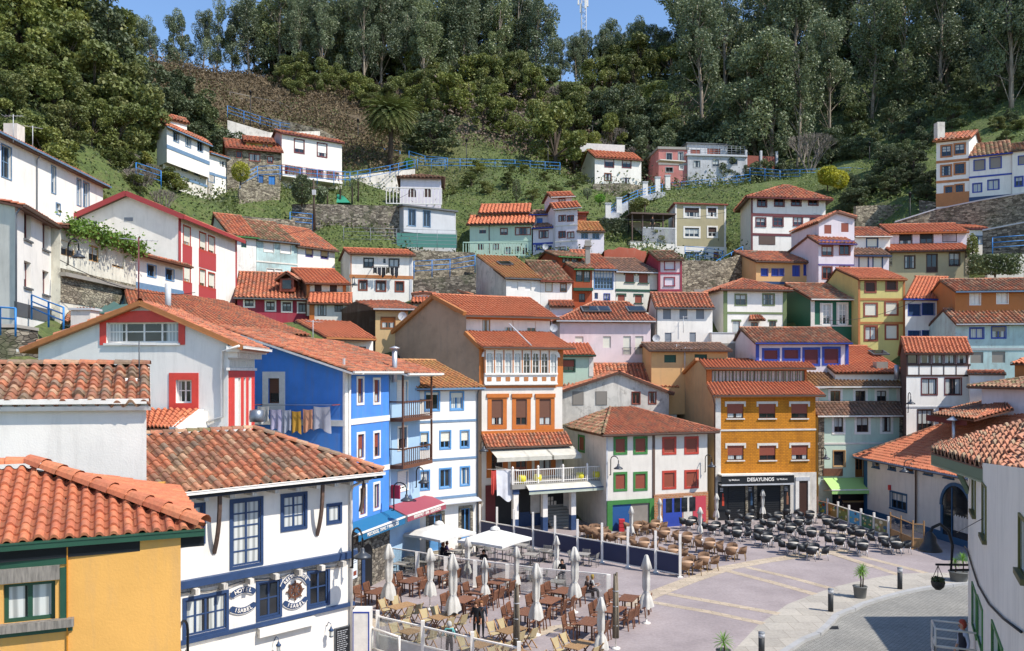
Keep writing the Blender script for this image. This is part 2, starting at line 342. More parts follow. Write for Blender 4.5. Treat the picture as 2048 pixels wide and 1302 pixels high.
def window(rt, pl, r, s):
    u0, u1, z0, z1 = r; dp = s['dp']; w = u1-u0; h = z1-z0; k = s['k']; fw = min(.07, w*.09)
    name = 'door' if k == 'door' else 'window'
    f = MB(); g = MB(); b = MB(); t = MB(); sl = MB(); fr = s['fr']; o = -dp; e = .03
    if k == 'shut' : pass
    for a0, a1, b0, b1 in ((u0, u0+fw, z0, z1), (u1-fw, u1, z0, z1), (u0+fw, u1-fw, z0, z0+fw), (u0+fw, u1-fw, z1-fw, z1)):
        pbox(f, pl, a0, a1, b0, b1, o-.01, o+.05, fr)
    if k in ('glass', 'curt', 'half', 'door'):
        nx, nz = s['nx'], s['nz']; lo = z0+fw
        if k == 'door': lo = z0+h*.3; pbox(f, pl, u0+fw, u1-fw, z0, lo, o, o+.03, fr)
        for i in range(1, nx): u = u0+w*i/nx; pbox(f, pl, u-fw*.55, u+fw*.55, lo, z1-fw, o-.005, o+.04, fr)
        for j in range(1, nz): zz = lo+(z1-lo)*j/nz; pbox(f, pl, u0+fw, u1-fw, zz-fw*.35, zz+fw*.35, o-.007, o+.035, fr)
        pbox(g, pl, u0+fw*.5, u1-fw*.5, lo-.01, z1-fw*.5, o-.03, o+.012, 'curtain' if k == 'curt' else 'glass')
        if k in ('glass', 'half') and w > .5 and rnd.random() < .55:
            cu = MB(); q = rnd.choice((.18, .28, .4)); wd_ = w-2*fw
            for s0, s1 in (((0, q), (1-q, 1)) if rnd.random() < .6 else ((0, 1),)): pbox(cu, pl, u0+fw+wd_*s0, u0+fw+wd_*s1, lo if s1-s0 < 1 else lo+(z1-lo)*rnd.uniform(.3, .6), z1-fw, o+.013, o+.018, 'curtain')
    if k in ('shut', 'half'):
        zb = z0 if k == 'shut' else z1-h*s['fc']
        pbox(b, pl, u0+.02, u1-.02, zb+.01, z1-.01, o-.02, o+.06 if k == 'shut' else o+.062, 'slat:'+s['bc'])
    if k == 'solid': pbox(f, pl, u0+fw, u1-fw, z0+fw, z1-fw, o-.02, o+.02, fr); pbox(f, pl, (u0+u1)/2-.01, (u0+u1)/2+.01, z0+fw, z1-fw, o, o+.03, 'dark')
    if k == 'panels':   # pair of white panelled shutters
        for q in (0, 1):
            a0 = u0+fw+q*(w-2*fw)/2; a1 = a0+(w-2*fw)/2-.02; pbox(f, pl, a0, a1, z0+fw, z1-fw, o, o+.03, s['bc'])
            for zz in (0, 1): pbox(f, pl, a0+.07, a1-.07, z0+.12+zz*h/2, z0+h/2-.06+zz*(h/2-.04), o+.03, o+.045, s['bc'])
    if s['tr']:
        tw = s['tw']; tc = s['tr']; x = .035
        if s['cap']:
            pbox(t, pl, u0-tw, u1+tw, z1+.001, z1+tw, -.02, x, tc)
            for a0, a1 in ((u0-tw, u0-tw*.25), (u1+tw*.25, u1+tw)): pbox(t, pl, a0, a1, z1-tw*1.1, z1, -.02, x-.002, tc)
        elif s['arch']:
            pts = arcpts(u0, u1, z0, z1, 12)[2:]; cu, r_ = (u0+u1)/2, (u1-u0)/2; zc = pts[0][1]
            for (a, b_), (c, d) in zip(pts, pts[1:]):
                q = lambda a, b_: (cu+(a-cu)*(1+tw/r_), zc+(b_-zc)*(1+tw/max(.2, z1-zc)))
                A, B = q(a, b_), q(c, d); p = [pl.at(*x_, o_) for o_ in (x, -.02) for x_ in ((a, b_), A, B, (c, d))]
                t.box8([p[0], p[1], p[5], p[4], p[3], p[2], p[6], p[7]], tc)
            for a0, a1 in ((u0-tw, u0), (u1, u1+tw)): pbox(t, pl, a0, a1, z0, zc, -.02, x, tc)
            pbox(t, pl, u0-tw, u1+tw, z0-tw, z0-.001, -.02, x, tc)
        else:
            pbox(t, pl, u0-tw, u0, z0-tw, z1+tw, -.02, x, tc); pbox(t, pl, u1, u1+tw, z0-tw, z1+tw, -.02, x, tc)
            pbox(t, pl, u0, u1, z1, z1+tw, -.02, x-.002, tc); pbox(t, pl, u0, u1, z0-tw, z0, -.02, x-.002, tc)
    if s['sill']: pbox(sl, pl, u0-.1, u1+.1, z0-.1, z0-.002, -.05, .1, s['sill'])
    if s['rail']:
        q = MB()
        for i in range(max(3, int(w/.12))+1):
            u = u0+w*i/max(3, int(w/.12)); pbox(q, pl, u-.012, u+.012, z0+.03, z0+h*.36, .03, .05, 'dgrey')
        pbox(q, pl, u0-.05, u1+.05, z0+h*.36, z0+h*.36+.04, .025, .06, 'dgrey')
    fo = f.build(name, rt)
    g.build('pane', fo)
    if k in ('glass', 'half', 'door') and 'cu' in locals(): cu.build('curtain', fo)
    b.build('shutter', fo); t.build('surround', fo); sl.build('sill', fo)
    if s['rail']: q.build('guard_rail', fo)
def wallpoly(mb, pl, outer, holes, m, dp=.13):
    loops = [[V3((u, z, 0)) for u, z in outer]]+[[V3((u, z, 0)) for u, z in h] for h, _ in holes]
    flat = [p for l in loops for p in l]
    tri = tessellate_polygon(loops)
    mb.add([pl.at(p.x, p.y) for p in flat], tri, m)
    for h, d in holes:
        n = len(h)
        for i in range(n):
            a, b = h[i], h[(i+1) % n]; mb.quad(pl.at(*a), pl.at(*b), pl.at(*b, -d-.02), pl.at(*a, -d-.02), m)
def facade(rt, mb, pl, outer, m, z, wins):
    holes = []
    for w in wins:
        r = pl.rect(z, *w[:4]); u0, u1, z0, z1 = r
        if u1-u0 < .05 or z1-z0 < .05: continue
        hp = arcpts(*r) if w[4]['arch'] else [(u0, z0), (u1, z0), (u1, z1), (u0, z1)]
        holes.append((hp, w[4]['dp'])); window(rt, pl, r, w[4])
    wallpoly(mb, pl, outer, holes, m)
def slope(parent, c0, c1, r1, r0, kind, pitch=.33, row=.42, seg=4, name='roof', soffit='woodm:brown', jit=.012):
    """general slope: eave c0->c1, ridge r0->r1 parallel to it (r0 may equal r1)"""
    c0, c1, r0, r1 = map(V3, (c0, c1, r0, r1)); E = c1-c0; L = E.length; e = E/L
    ta = (r0-c0).dot(e)/L; tb = (r1-c0).dot(e)/L; S = r0-c0-e*((r0-c0).dot(e))
    if abs(ta) < .02 and abs(tb-1) < .02:
        return tiles(parent, c0, c1, r1, r0, kind, pitch, row, seg, name=name, soffit=soffit, jit=jit)
    a0 = min(0, ta); a1 = max(1, tb); Q0 = c0+E*a0; Q1 = c0+E*a1
    kp = lambda a, b: (a0+a*(a1-a0)) >= b*ta-.004 and (a0+a*(a1-a0)) <= 1-b*(1-tb)+.004
    o = tiles(parent, Q0, Q1, Q1+S, Q0+S, kind, pitch, row, seg, keep=kp, name=name, jit=jit)
    N = E.cross(S).normalized(); N = -N if N.z < 0 else N; d = MB(); T = N*.02; D = N*.13
    d.box8([c0-D, c1-D, r1-D, r0-D, c0-T, c1-T, r1-T, r0-T], soffit); d.build('roof_deck', o)
    return o
def line_gutter(rt, a, b, c='lgrey', r=.06):
    m = MB(); m.bar(a, b, r*2, r*1.6, c); m.bar(a+V3((0, 0, r)), b+V3((0, 0, r)), r*2.4, .02, c); m.build('gutter', rt)
def body(rt, z, xl, Yl, xr, Yr=None, top=0, bot=0, tr=None, br_=None, wall='plaster:white', D=8, bl=None, br=None, roof=None, W=(), WL=(), WR=(), B=(),
         gut='lgrey', pitch=.33, row=.42, seg=4, ctl=True, topR=None, sof='woodm:brown', deep=4, jit=.012, pipe=None, wallL=None, wallR=None, wallF=None):
    if tr is not None: Yr = Yl*(fp(z, 0, top)[1]-HOR)/(fp(z, 0, tr)[1]-HOR)
    if Yr is None: Yr = Yl
    FL = P(xl, top, Yl, z); FR = P(xr, top, Yr, z); zt = FL.z; zb = P(xl, bot, Yl, z).z
    ztr = zt if topR is None else P(xr, topR, Yr, z).z
    pf = Plane(FL, FR); back = -pf.n*D
    if bl is not None: q = P(bl[0], 0, bl[1], z); back = V3((q.x-FL.x, q.y-FL.y, 0))
    if br is not None: q = P(br[0], 0, br[1], z); back = V3((q.x-FR.x, q.y-FR.y, 0))
    flat = lambda v: V3((v.x, v.y, 0)); fl, fr = flat(FL), flat(FR); bL, bR = fl+back, fr+back; zz = V3((0, 0, 1))
    if ctl:
        for p, dz in ((fl, -.4), (fr, -.4), (bL, .5), (bR, .5)): CTL.append((p.x, p.y, zb+dz))
    pl, pr, pb = Plane(bL, fl), Plane(fr, bR), Plane(bR, bL)
    z0 = zb-deep; Lf, Ls = pf.L, pl.L; mb = MB(); w = wall
    rt_ = roof[0] if roof else 'N'
    of = [(0, z0), (Lf, z0), (Lf, ztr), (0, zt)]; ol = [(0, z0), (Ls, z0), (Ls, zt), (0, zt)]; orr = [(0, z0), (Ls, z0), (Ls, ztr), (0, ztr)]; ob = [(0, z0), (Lf, z0), (Lf, zt), (0, ztr)]
    U = (fr-fl).normalized(); Vn = back.normalized()
    if rt_ == 'F':
        _, ry, v, kind, o, so = roof[:6]; vR = v*Ls; rp = fl+back*v; zr = H-(fp(z, 0, ry)[1]-HOR)/F*rp.y
        kf = (zr-zt)/max(.3, vR); zbk = zt if v < .99 else zr
        ol = [(0, z0), (Ls, z0), (Ls, zt)]+([(Ls-vR, zr), (0, zt)] if v < .99 else [(0, zr)])
        orr = [(0, z0), (Ls, z0)]+([(Ls, zt), (vR, zr)] if v < .99 else [(Ls, zr)])+[(0, zt)]; ob = [(0, z0), (Lf, z0), (Lf, zbk), (0, zbk)]
        c0 = fl-U*so-Vn*o+zz*(zt-kf*o); c1 = fr+U*so-Vn*o+zz*(zt-kf*o); r0 = fl-U*so+Vn*vR+zz*zr; r1 = fr+U*so+Vn*vR+zz*zr
        tiles(rt, c0, c1, r1, r0, kind, pitch, row, seg, soffit=sof, jit=jit)
        if v < .99:
            e0 = fl-U*so+Vn*(Ls+o)+zz*(zt-kf*o); e1 = fr+U*so+Vn*(Ls+o)+zz*(zt-kf*o)
            tiles(rt, e1, e0, r0, r1, kind, pitch*1.5, row*2, 4, soffit=sof)
        ridge_caps(rt, r0+zz*.05, r1+zz*.05, kind)
        if gut: line_gutter(rt, c0-Vn*.07-zz*.02, c1-Vn*.07-zz*.02, gut)
    elif rt_ == 'G':
        _, ax, ay, kind, o, so = roof[:6]; ua, za = pf.uv(z, ax, ay); ua = min(max(ua, 0), Lf)
        of = [(0, z0), (Lf, z0)]+([(Lf, ztr)] if ua < Lf-.01 else [])+[(ua, za)]+([(0, zt)] if ua > .01 else [])
        ob = [(0, z0), (Lf, z0)]+([(Lf, zt)] if ua > .01 else [])+[(Lf-ua, za)]+([(0, ztr)] if ua < Lf-.01 else [])
        if ua <= .01: ol = [(0, z0), (Ls, z0), (Ls, za), (0, za)]
        if ua >= Lf-.01: orr = [(0, z0), (Ls, z0), (Ls, za), (0, za)]
        rF = fl+U*ua-Vn*o+zz*za; rB = fl+U*ua+Vn*(Ls+.1)+zz*za
        if ua > .01:
            kk = (za-zt)/ua; a = fl-U*so-Vn*o+zz*(zt-kk*so); bb = fl-U*so+Vn*(Ls+.1)+zz*(zt-kk*so); tiles(rt, bb, a, rF, rB, kind, pitch, row, seg, soffit=sof, jit=jit)
            if gut: line_gutter(rt, a-U*.07, bb-U*.07, gut)
        if ua < Lf-.01:
            kk = (za-ztr)/(Lf-ua); a = fr+U*so-Vn*o+zz*(ztr-kk*so); bb = fr+U*so+Vn*(Ls+.1)+zz*(ztr-kk*so); tiles(rt, a, bb, rB, rF, kind, pitch, row, seg, soffit=sof, jit=jit)
            if gut: line_gutter(rt, a+U*.07, bb+U*.07, gut)
        ridge_caps(rt, rF+zz*.05, rB+zz*.05, kind)
        vb = MB()
        if ua > .01: vb.bar(fl-U*so-Vn*(o-.02)+zz*(zt-kk*so if ua >= Lf-.01 else zt-(za-zt)/ua*so), rF+Vn*.02, .05, .2, sof)
        if ua < Lf-.01: vb.bar(fr+U*so-Vn*(o-.02)+zz*(ztr-(za-ztr)/(Lf-ua)*so), rF+Vn*.02, .05, .2, sof)
        vb.build('bargeboard', rt)
    elif rt_ == 'H':
        _, ry, v, kind, o, il, ir = roof[:7]; rp = fl+back*v; zr = H-(fp(z, 0, ry)[1]-HOR)/F*rp.y; k = (zr-zt)/(v*Ls); ze = zt-k*o
        c = [fl-U*o-Vn*o, fr+U*o-Vn*o, fr+U*o+Vn*(Ls+o), fl-U*o+Vn*(Ls+o)]; c = [q+zz*ze for q in c]
        ra = fl+U*il+Vn*v*Ls+zz*zr; rb = fr-U*ir+Vn*v*Ls+zz*zr
        slope(rt, c[0], c[1], rb, ra, kind, pitch, row, seg, soffit=sof, jit=jit); slope(rt, c[1], c[2], rb, rb, kind, pitch, row, seg, soffit=sof)
        slope(rt, c[3], c[0], ra, ra, kind, pitch, row, seg, soffit=sof); slope(rt, c[2], c[3], ra, rb, kind, pitch, row, 4, soffit=sof)
        for q, w_ in ((c[0], ra), (c[1], rb), (ra, rb)): ridge_caps(rt, q+zz*.08, w_+zz*.08, kind)
        if gut: line_gutter(rt, c[0]-Vn*.07, c[1]-Vn*.07, gut)
    elif rt_ == 'P':
        _, colr, o, th = roof; d = MB(); a = [fl-U*o-Vn*o, fr+U*o-Vn*o, bR+U*o, bL-U*o]
        d.box8([q+zz*(zt-.01) for q in a]+[q+zz*(zt+th) for q in a], colr); d.build('roof', rt)
    facade(rt, mb, pf, of, wallF or w, z, W); facade(rt, mb, pl, ol, wallL or w, z, WL); facade(rt, mb, pr, orr, wallR or w, z, WR); facade(rt, mb, pb, ob, w, z, ())
    mb.build('wall', rt)
    for q in B:
        t = MB()
        if q[0] == 'h': zc = pf.uv(z, xl, q[1])[1]; pbox(t, pf, -.04, Lf+.04, zc-q[2]/2, zc+q[2]/2, -.02, q[4] if len(q) > 4 else .05, q[3])
        elif q[0] == 'v': u = pf.uv(z, q[1], top)[0]; u = min(max(u, q[2]/2-.03), Lf-q[2]/2+.03); pbox(t, pf, u-q[2]/2, u+q[2]/2, zb-.3 if len(q) < 5 else pf.uv(z, q[1], q[4])[1], min(zt, ztr)-.01, -.02, .046, q[3])
        elif q[0] == 'r': u0, u1, a, b = pf.rect(z, *q[1:5]); pbox(t, pf, u0, u1, a, b, -.02, q[6] if len(q) > 6 else .03, q[5])
        elif q[0] == 'hl': zc = pl.uv(z, *q[1:3])[1]; pbox(t, pl, 0, Ls, zc-q[3]/2, zc+q[3]/2, -.02, .05, q[4])
        elif q[0] == 'rl': u0, u1, a, b = pl.rect(z, *q[1:5]); pbox(t, pl, u0, u1, a, b, -.02, .03, q[5])
        elif q[0] == 'rr': u0, u1, a, b = pr.rect(z, *q[1:5]); pbox(t, pr, u0, u1, a, b, -.02, q[6] if len(q) > 6 else .03, q[5])
        elif q[0] == 'vr': u = q[1]; pbox(t, pr, u, u+q[2], zb-.3, zt-.01, -.02, .046, q[3])
        t.build('painted_band', rt)
    if pipe:
        q = MB(); p = [pf.at(pf.uv(z, pipe[0], top)[0], zt-.15, .3), pf.at(pf.uv(z, pipe[0], top)[0], zt-.5, .09), pf.at(pf.uv(z, pipe[0], top)[0], zb, .09)]; q.tube(p, .05, pipe[1]); q.build('downpipe', rt)
    kS = kf if rt_ == 'F' else k if rt_ == 'H' else 0
    return dict(k=kS, pf=pf, pl=pl, pr=pr, zt=zt, zb=zb, fl=fl, fr=fr, bL=bL, bR=bR, U=U, V=Vn)
def house(label, z, xl, Yl, *a, name='house', cat='house', group=None, **k):
    p = P(xl, k['bot'], Yl, z); r = root(name, p, label, cat, group); r_ = body(r, z, xl, Yl, *a, **k); return r, r_
def onroof(b, z, x, y, up=.0):
    S = (b['V']+V3((0, 0, b['k']))).normalized(); n = b['U'].cross(S).normalized(); o = V3((0, 0, H)); r = P(x, y, 1, z)-o; p0 = b['fl']+V3((0, 0, b['zt'])); t = (p0-o).dot(n)/r.dot(n); return o+r*t+n*up, S
def railing(parent_or_label, pts, h=1.0, c='sky', n=3, step=1.8, r=.03, name='railing', group=None, up=None):
    """pts: ground points of a polyline"""
    pts = [V3(p) for p in pts]; rt = root(name, pts[0], parent_or_label, 'railing', group) if isinstance(parent_or_label, str) else parent_or_label
    m = MB()
    for a, b in zip(pts, pts[1:]):
        for k in range(n): zz = h*(k+1)/n; m.tube([a+V3((0, 0, zz)), b+V3((0, 0, zz))], r*.8, c, 5)
    m.build('rail', rt)
    for a, b in zip(pts, pts[1:]):
        k = max(1, round((b-a).length/step))
        for i in range(k): q = a+(b-a)*i/k; p = MB(); p.tube([q-V3((0, 0, .3)), q+V3((0, 0, h))], r, c, 5); p.build('post', rt)
    q = pts[-1]; p = MB(); p.tube([q-V3((0, 0, .3)), q+V3((0, 0, h))], r, c, 5); p.build('post', rt)
    return rt
def stonewall(label, z, pts, th=.5, m='stone', cat='wall', name='stone_wall', cap=None, ctl=True, deep=2):
    """pts: (x, ytop, ybottom, Y)"""
    A = [(P(x, yt, Y, z), P(x, yb, Y, z)) for x, yt, yb, Y in pts]; rt = root(name, A[0][1], label, cat); w = MB()
    for (t0, b0), (t1, b1) in zip(A, A[1:]):
        d = (t1-t0); n = V3((d.y, -d.x, 0)).normalized()*th; dz = V3((0, 0, deep))
        if n.y > 0: n = -n
        w.box8([b0-dz, b1-dz, b1-n-dz, b0-n-dz, t0, t1, t1-n, t0-n], m)
    w.build('wall', rt)
    if cap:
        c = MB()
        for (t0, b0), (t1, b1) in zip(A, A[1:]):
            d = (t1-t0); n = V3((d.y, -d.x, 0)).normalized(); n = -n if n.y > 0 else n; h = V3((0, 0, .15)); a, b, e, f = t0+n*.08, t1+n*.08, t1-n*(th+.08), t0-n*(th+.08)
            c.box8([a+h*.02, b+h*.02, e+h*.02, f+h*.02, a+h, b+h, e+h, f+h], cap)
        c.build('coping', rt)
    if ctl:
        for t, b in A: CTL.append((b.x, b.y, b.z-.3)); CTL.append((t.x, t.y+th+.8, t.z-.15))
    return rt
# ================================================================ NEAR HOUSES (left foreground)
# yellow house, bottom left corner
z = Z6
R, _b = house('yellow rendered house with a bright new orange tile hip roof and a green gutter', z, -330, 14.2, 670, 15.9, top=955, bot=1500, wall='plaster:yellow:.35', D=9, roof=None, ctl=False,
    W=[(12, 1048, 205, 1195, st('glass', 'dgreen', None, nx=2, dp=.16))], B=[('r', -60, 965, 250, 990, 'dgreen'), ('r', 223, 990, 250, 1190, 'dgreen'), ('r', -60, 1222, 270, 1242, 'dgreen'), ('v', 250, .02, 'ochre')])
pf = _b['pf']; m = MB(); u0, u1, a, b = pf.rect(z, 16, 1052, 200, 1190)
for p, q in ((u0, u0+.3), (u1-.42, u1)): pbox(m, pf, p, q, a, b, -.15, -.14, 'curtain')
m.build('curtain', R); m = MB()
u0, u1, a, b = pf.rect(z, -80, 992, 222, 1046); pbox(m, pf, u0, u1, a, b, 0, .07, 'woodm:taupe')
u0, u1, a, b = pf.rect(z, -80, 1192, 275, 1222); pbox(m, pf, u0, u1, a, b, 0, .16, 'woodm:taupe'); m.build('window_frame_board', R)
c0, c1 = P(-380, 939, 14.03, z), P(757, 853, 16.1, z); e = (c1-c0).normalized(); nn = V3((-e.y, e.x, 0)).normalized()
zt_ = c0.z; c1.z = zt_
rB = P(165, 602, 18.5, z); rB = c1-e*3.1+nn*3.1; rB.z = zt_+1.02; rA = c0+nn*3.1; rA.z = rB.z
bk = c1+nn*6.2
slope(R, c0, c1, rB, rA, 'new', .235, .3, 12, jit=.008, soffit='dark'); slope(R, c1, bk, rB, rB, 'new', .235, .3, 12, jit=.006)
ridge_caps(R, c1+V3((0, 0, .09)), rB+V3((0, 0, .1)), 'new', .17); ridge_caps(R, rA+V3((0, 0, .08)), rB+V3((0, 0, .08)), 'new', .13)
m = MB(); m.bar(c0-nn*.06-V3((0, 0, .04)), c1-nn*.06-V3((0, 0, .04)), .13, .1, 'dgreen'); m.bar(c0-nn*.06-V3((0, 0, -.02)), c1-nn*.06-V3((0, 0, -.02)), .16, .02, 'dgreen'); m.build('gutter', R)
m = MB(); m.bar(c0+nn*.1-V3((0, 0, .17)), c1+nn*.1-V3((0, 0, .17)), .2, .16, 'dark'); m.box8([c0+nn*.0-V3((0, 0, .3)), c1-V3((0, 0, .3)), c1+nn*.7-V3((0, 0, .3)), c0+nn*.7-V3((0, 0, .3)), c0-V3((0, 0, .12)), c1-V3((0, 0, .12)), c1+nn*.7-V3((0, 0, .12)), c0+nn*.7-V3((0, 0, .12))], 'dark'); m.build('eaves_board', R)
# plain white house with old tiles
R, _b = house('tall windowless white house wall under a short weathered tile roof with a white gutter', z, -400, 20.3, 543, 21.4, top=385, bot=1300, wall='plaster:white:.1', D=3.4, br=(541, 24.8), ctl=False,
    roof=('F', 246, .75, 'old', .22, .1), gut=None, pitch=.315, row=.33, seg=12, jit=.02, sof='white')
pf = _b['pf']; m = MB(); u0, u1 = pf.uv(z, -400, 380)[0], pf.uv(z, 552, 380)[0]; pbox(m, pf, u0, u1, _b['zt']-.03, _b['zt']+.09, .0, .26, 'white'); pbox(m, pf, u0, u1, _b['zt']-.16, _b['zt']-.04, .0, .12, 'white'); m.build('gutter', R)
# small orange lean-to roof with white parapet between them
R = root('lean_to', P(545, 470, 34.5, z), 'small orange tiled lean-to roof with a white sloping parapet below the red window', 'lean-to')
tiles(R, P(530, 474, 34.2, z), P(655, 476, 34.2, z), P(740, 408, 36.6, z), P(530, 405, 36.6, z), 'new', .28, .34, 8)
m = MB(); a, b = P(640, 482, 34.2, z), P(745, 415, 36.6, z); m.bar(a, b, .3, .25, 'white'); m.box8([a+V3((0, 0, -1)), b+V3((0, 0, -1)), b+V3((.3, 0, -1)), a+V3((.3, 0, -1)), a, b, b+V3((.3, 0, 0)), a+V3((.3, 0, 0))], 'plaster:white:.2'); m.build('parapet', R)
# ---------------------------------------------------------------- hotel
z = Z11
NV = 'navy'
w2 = lambda k='curt', nx=2, nz=3, **q: st(k, NV, NV, .1, nx=nx, nz=nz, dp=.07, **q)
R, hb = house('white restaurant hotel with navy timber windows, curved brackets and a weathered tile roof', z, -190, 27.6, 1310, 34.0, top=306, bot=1450, wall='plaster:white:.15', D=7.2, ctl=False, name='hotel', cat='hotel', deep=3,
    W=[(215, 365, 340, 598, w2()), (532, 327, 716, 742, w2(nz=5)), (860, 293, 1003, 503, w2()), (1156, 360, 1228, 462, w2('curt', 1, 1)),
       (228, 950, 492, 1180, w2('glass', 4, 2)), (702, 850, 838, 1078, w2('glass', 2, 2)), (1030, 785, 1150, 1000, w2('glass', 2, 2))])
pf = hb['pf']; E = V3((0, 0, 1)); zt = hb['zt']
# storey bands: the upper storey juts out a little over beams
m = MB(); zb1 = pf.uv(z, 1308, 670)[1]; L = pf.L
pbox(m, pf, -.1, L+.12, zb1-.13, zb1+.13, 0, .22, NV); zb2 = pf.uv(z, 1300, 995)[1]; pbox(m, pf, -.1, L+.05, zb2-.06, zb2+.08, 0, .12, NV)
pbox(m, pf, -.1, L+.1, zt-.12, zt+.12, 0, .1, NV); m.build('painted_band', R)
m = MB(); pbox(m, pf, 0, L+.05, zb1-.26, zb1-.13, 0, .06, 'woodm:grey'); m.build('fascia_strip', R)
for x in (-60, 275, 455, 625, 788, 940, 1085, 1222):
    u = pf.uv(z, x, 700)[0]; m = MB(); pbox(m, pf, u-.08, u+.08, zb1-.36, zb1-.16, 0, .42, 'woodm:offw'); m.build('beam_end', R)
c1 = pf.at(L+.95, zt+.03, .78); c0 = pf.at(-2, zt+.03, .78); iw = -pf.n
rz_ = zt+1.72; r1 = pf.at(L-2.75, rz_, -2.9); r0 = pf.at(-2, rz_, -2.9); bk1 = pf.at(L+.95, zt+.03, -6.6)
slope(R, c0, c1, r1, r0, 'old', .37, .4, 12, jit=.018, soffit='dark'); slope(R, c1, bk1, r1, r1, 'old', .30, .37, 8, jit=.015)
ridge_caps(R, c1+E*.1, r1+E*.1, 'old', .13); ridge_caps(R, r0+E*.08, r1+E*.08, 'mossy', .12)
m = MB(); a, b = c0+pf.n*.07-E*.03, c1+pf.n*.07-E*.03; m.bar(a, b, .13, .1, 'white'); m.bar(a+E*.06, b+E*.06, .17, .02, 'white'); m.bar(c1+E*-.03+pf.d*.05, bk1+pf.d*.05-E*.03, .13, .1, 'white'); m.build('gutter', R)
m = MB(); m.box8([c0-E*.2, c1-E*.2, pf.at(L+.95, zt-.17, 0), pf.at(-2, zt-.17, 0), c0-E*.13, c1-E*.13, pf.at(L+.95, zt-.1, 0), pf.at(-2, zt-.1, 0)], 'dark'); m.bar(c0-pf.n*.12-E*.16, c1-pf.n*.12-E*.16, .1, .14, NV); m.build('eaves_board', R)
for x in (130, 315, 480, 622, 768, 905, 1035, 1150, 1248, 1345):
    u = pf.uv(z, x, 260)[0]; m = MB(); pbox(m, pf, u-.09, u+.09, zt-.34, zt-.18, 0, .62, 'woodm:offw'); m.build('rafter_end', R)
for x, yt, yb in ((452, 290, 668), (1118, 225, 552), (1385, 210, 400)):   # curved brackets standing off the wall
    pO = Plane(pf.A+pf.n*.5, pf.B+pf.n*.5); tp = pO.px(z, x, yt+10); bt = pf.px(z, x-37, yb) if x < 1300 else pO.px(z, 1362, yb); tp.z = zt-.18; m = MB(); pts = []
    for i in range(9):
        t = i/8; q = tp+(bt-tp)*t**2.4; q.z = tp.z+(bt.z-tp.z)*t; pts.append(q)
    for p, q in zip(pts, pts[1:]): m.bar(p, q, .1, .12, 'woodm:umb', up=pf.d)
    m.build('timber_bracket', R)
q = MB(); u = pf.uv(z, 1345, 200)[0]; q.tube([c1-E*.1-pf.d*.35, pf.at(L-.12, zt-.45, .25), pf.at(L-.12, zt-.7, .1), pf.at(L-.12, .2, .1)], .06, 'white', 8); q.build('downpipe', R)
m = MB(); q = [pf.at(u_, zz_, .05+.01*math.sin(u_*7)) for u_, zz_ in [(0.2*i, zb1-.32-.05*math.sin(i*.5)) for i in range(int(L/.2))]]; m.tube(q, .018, 'dgrey', 4); m.tube([p-E*.06 for p in q], .015, 'taupe', 4); m.build('cable', R)
# folded awnings and plinth below
for k, (x0, x1, y0) in enumerate(((230, 440, 1262), (690, 1050, 1130))):
    u0, zz_ = pf.uv(z, x0, y0); u1 = pf.uv(z, x1, y0)[0]; m = MB(); pbox(m, pf, u0, u1, zz_-.35, zz_-.13, .02, .24, 'white'); pbox(m, pf, u0, u1, zz_-.45, zz_-.35, .1, .24, 'fabric:white')
    m.build('folded_awning', R)
def text_on(parent, txt, p, ex, up, size, m, n, name='lettering', ext=.012, bold=.02, align='CENTER', arc=None, font_scale=1.0):
    """built-in vector lettering; arc=(radius, centre angle, span, inward)"""
    def one(s, org, ax, uy):
        cu = bpy.data.curves.new(name, 'FONT'); cu.body = s; cu.size = size; cu.align_x = align; cu.align_y = 'CENTER'; cu.extrude = ext; cu.offset = bold*size; cu.resolution_u = 3
        o = bpy.data.objects.new(name, cu); az = ax.cross(uy).normalized(); M_ = Matrix((ax, uy, az)).transposed().to_4x4(); M_.translation = org
        dg_me = None; COL.objects.link(o); o.matrix_world = M_; bpy.context.view_layer.update()
        me = bpy.data.meshes.new_from_object(o.evaluated_get(bpy.context.evaluated_depsgraph_get())); me.transform(M_); bpy.data.objects.remove(o); return me
    ex = V3(ex).normalized(); up = V3(up).normalized(); ms = []
    if arc is None: ms.append(one(txt, V3(p)+V3(n)*.012, ex, up))
    else:
        Rr, ca, span, inward = arc; N_ = len(txt)
        for i, ch in enumerate(txt):
            a = ca+(-.5+(i+.5)/N_)*span*(-1 if not inward else 1)
            o_ = V3(p)+V3(n)*.012+ex*math.cos(a)*Rr+up*math.sin(a)*Rr
            ra = V3(ex)*math.cos(a)+up*math.sin(a); t_ = ex*math.sin(a)-up*math.cos(a)
            ms.append(one(ch, o_, t_ if not inward else -t_, ra if not inward else -ra))
    bm = bmesh.new()
    for me in ms: bm.from_mesh(me)
    off = ORG[parent.name]
    for v in bm.verts: v.co -= off
    me = bpy.data.meshes.new(name); bm.to_mesh(me); bm.free(); me.materials.append(mat(m))
    o = bpy.data.objects.new(name, me); COL.objects.link(o); o.parent = parent; ORG[o.name] = off; return o
def arcband(mb, pl, uc, zc, r0, r1, a0, a1, o0, o1, m, n=10):
    for i in range(n):
        a, b = a0+(a1-a0)*i/n, a0+(a1-a0)*(i+1)/n
        q = [pl.at(uc+r*math.cos(t), zc+r*math.sin(t), o) for o in (o1, o0) for r, t in ((r0, a), (r1, a), (r1, b), (r0, b))]
        mb.box8([q[0], q[1], q[5], q[4], q[3], q[2], q[6], q[7]], m)
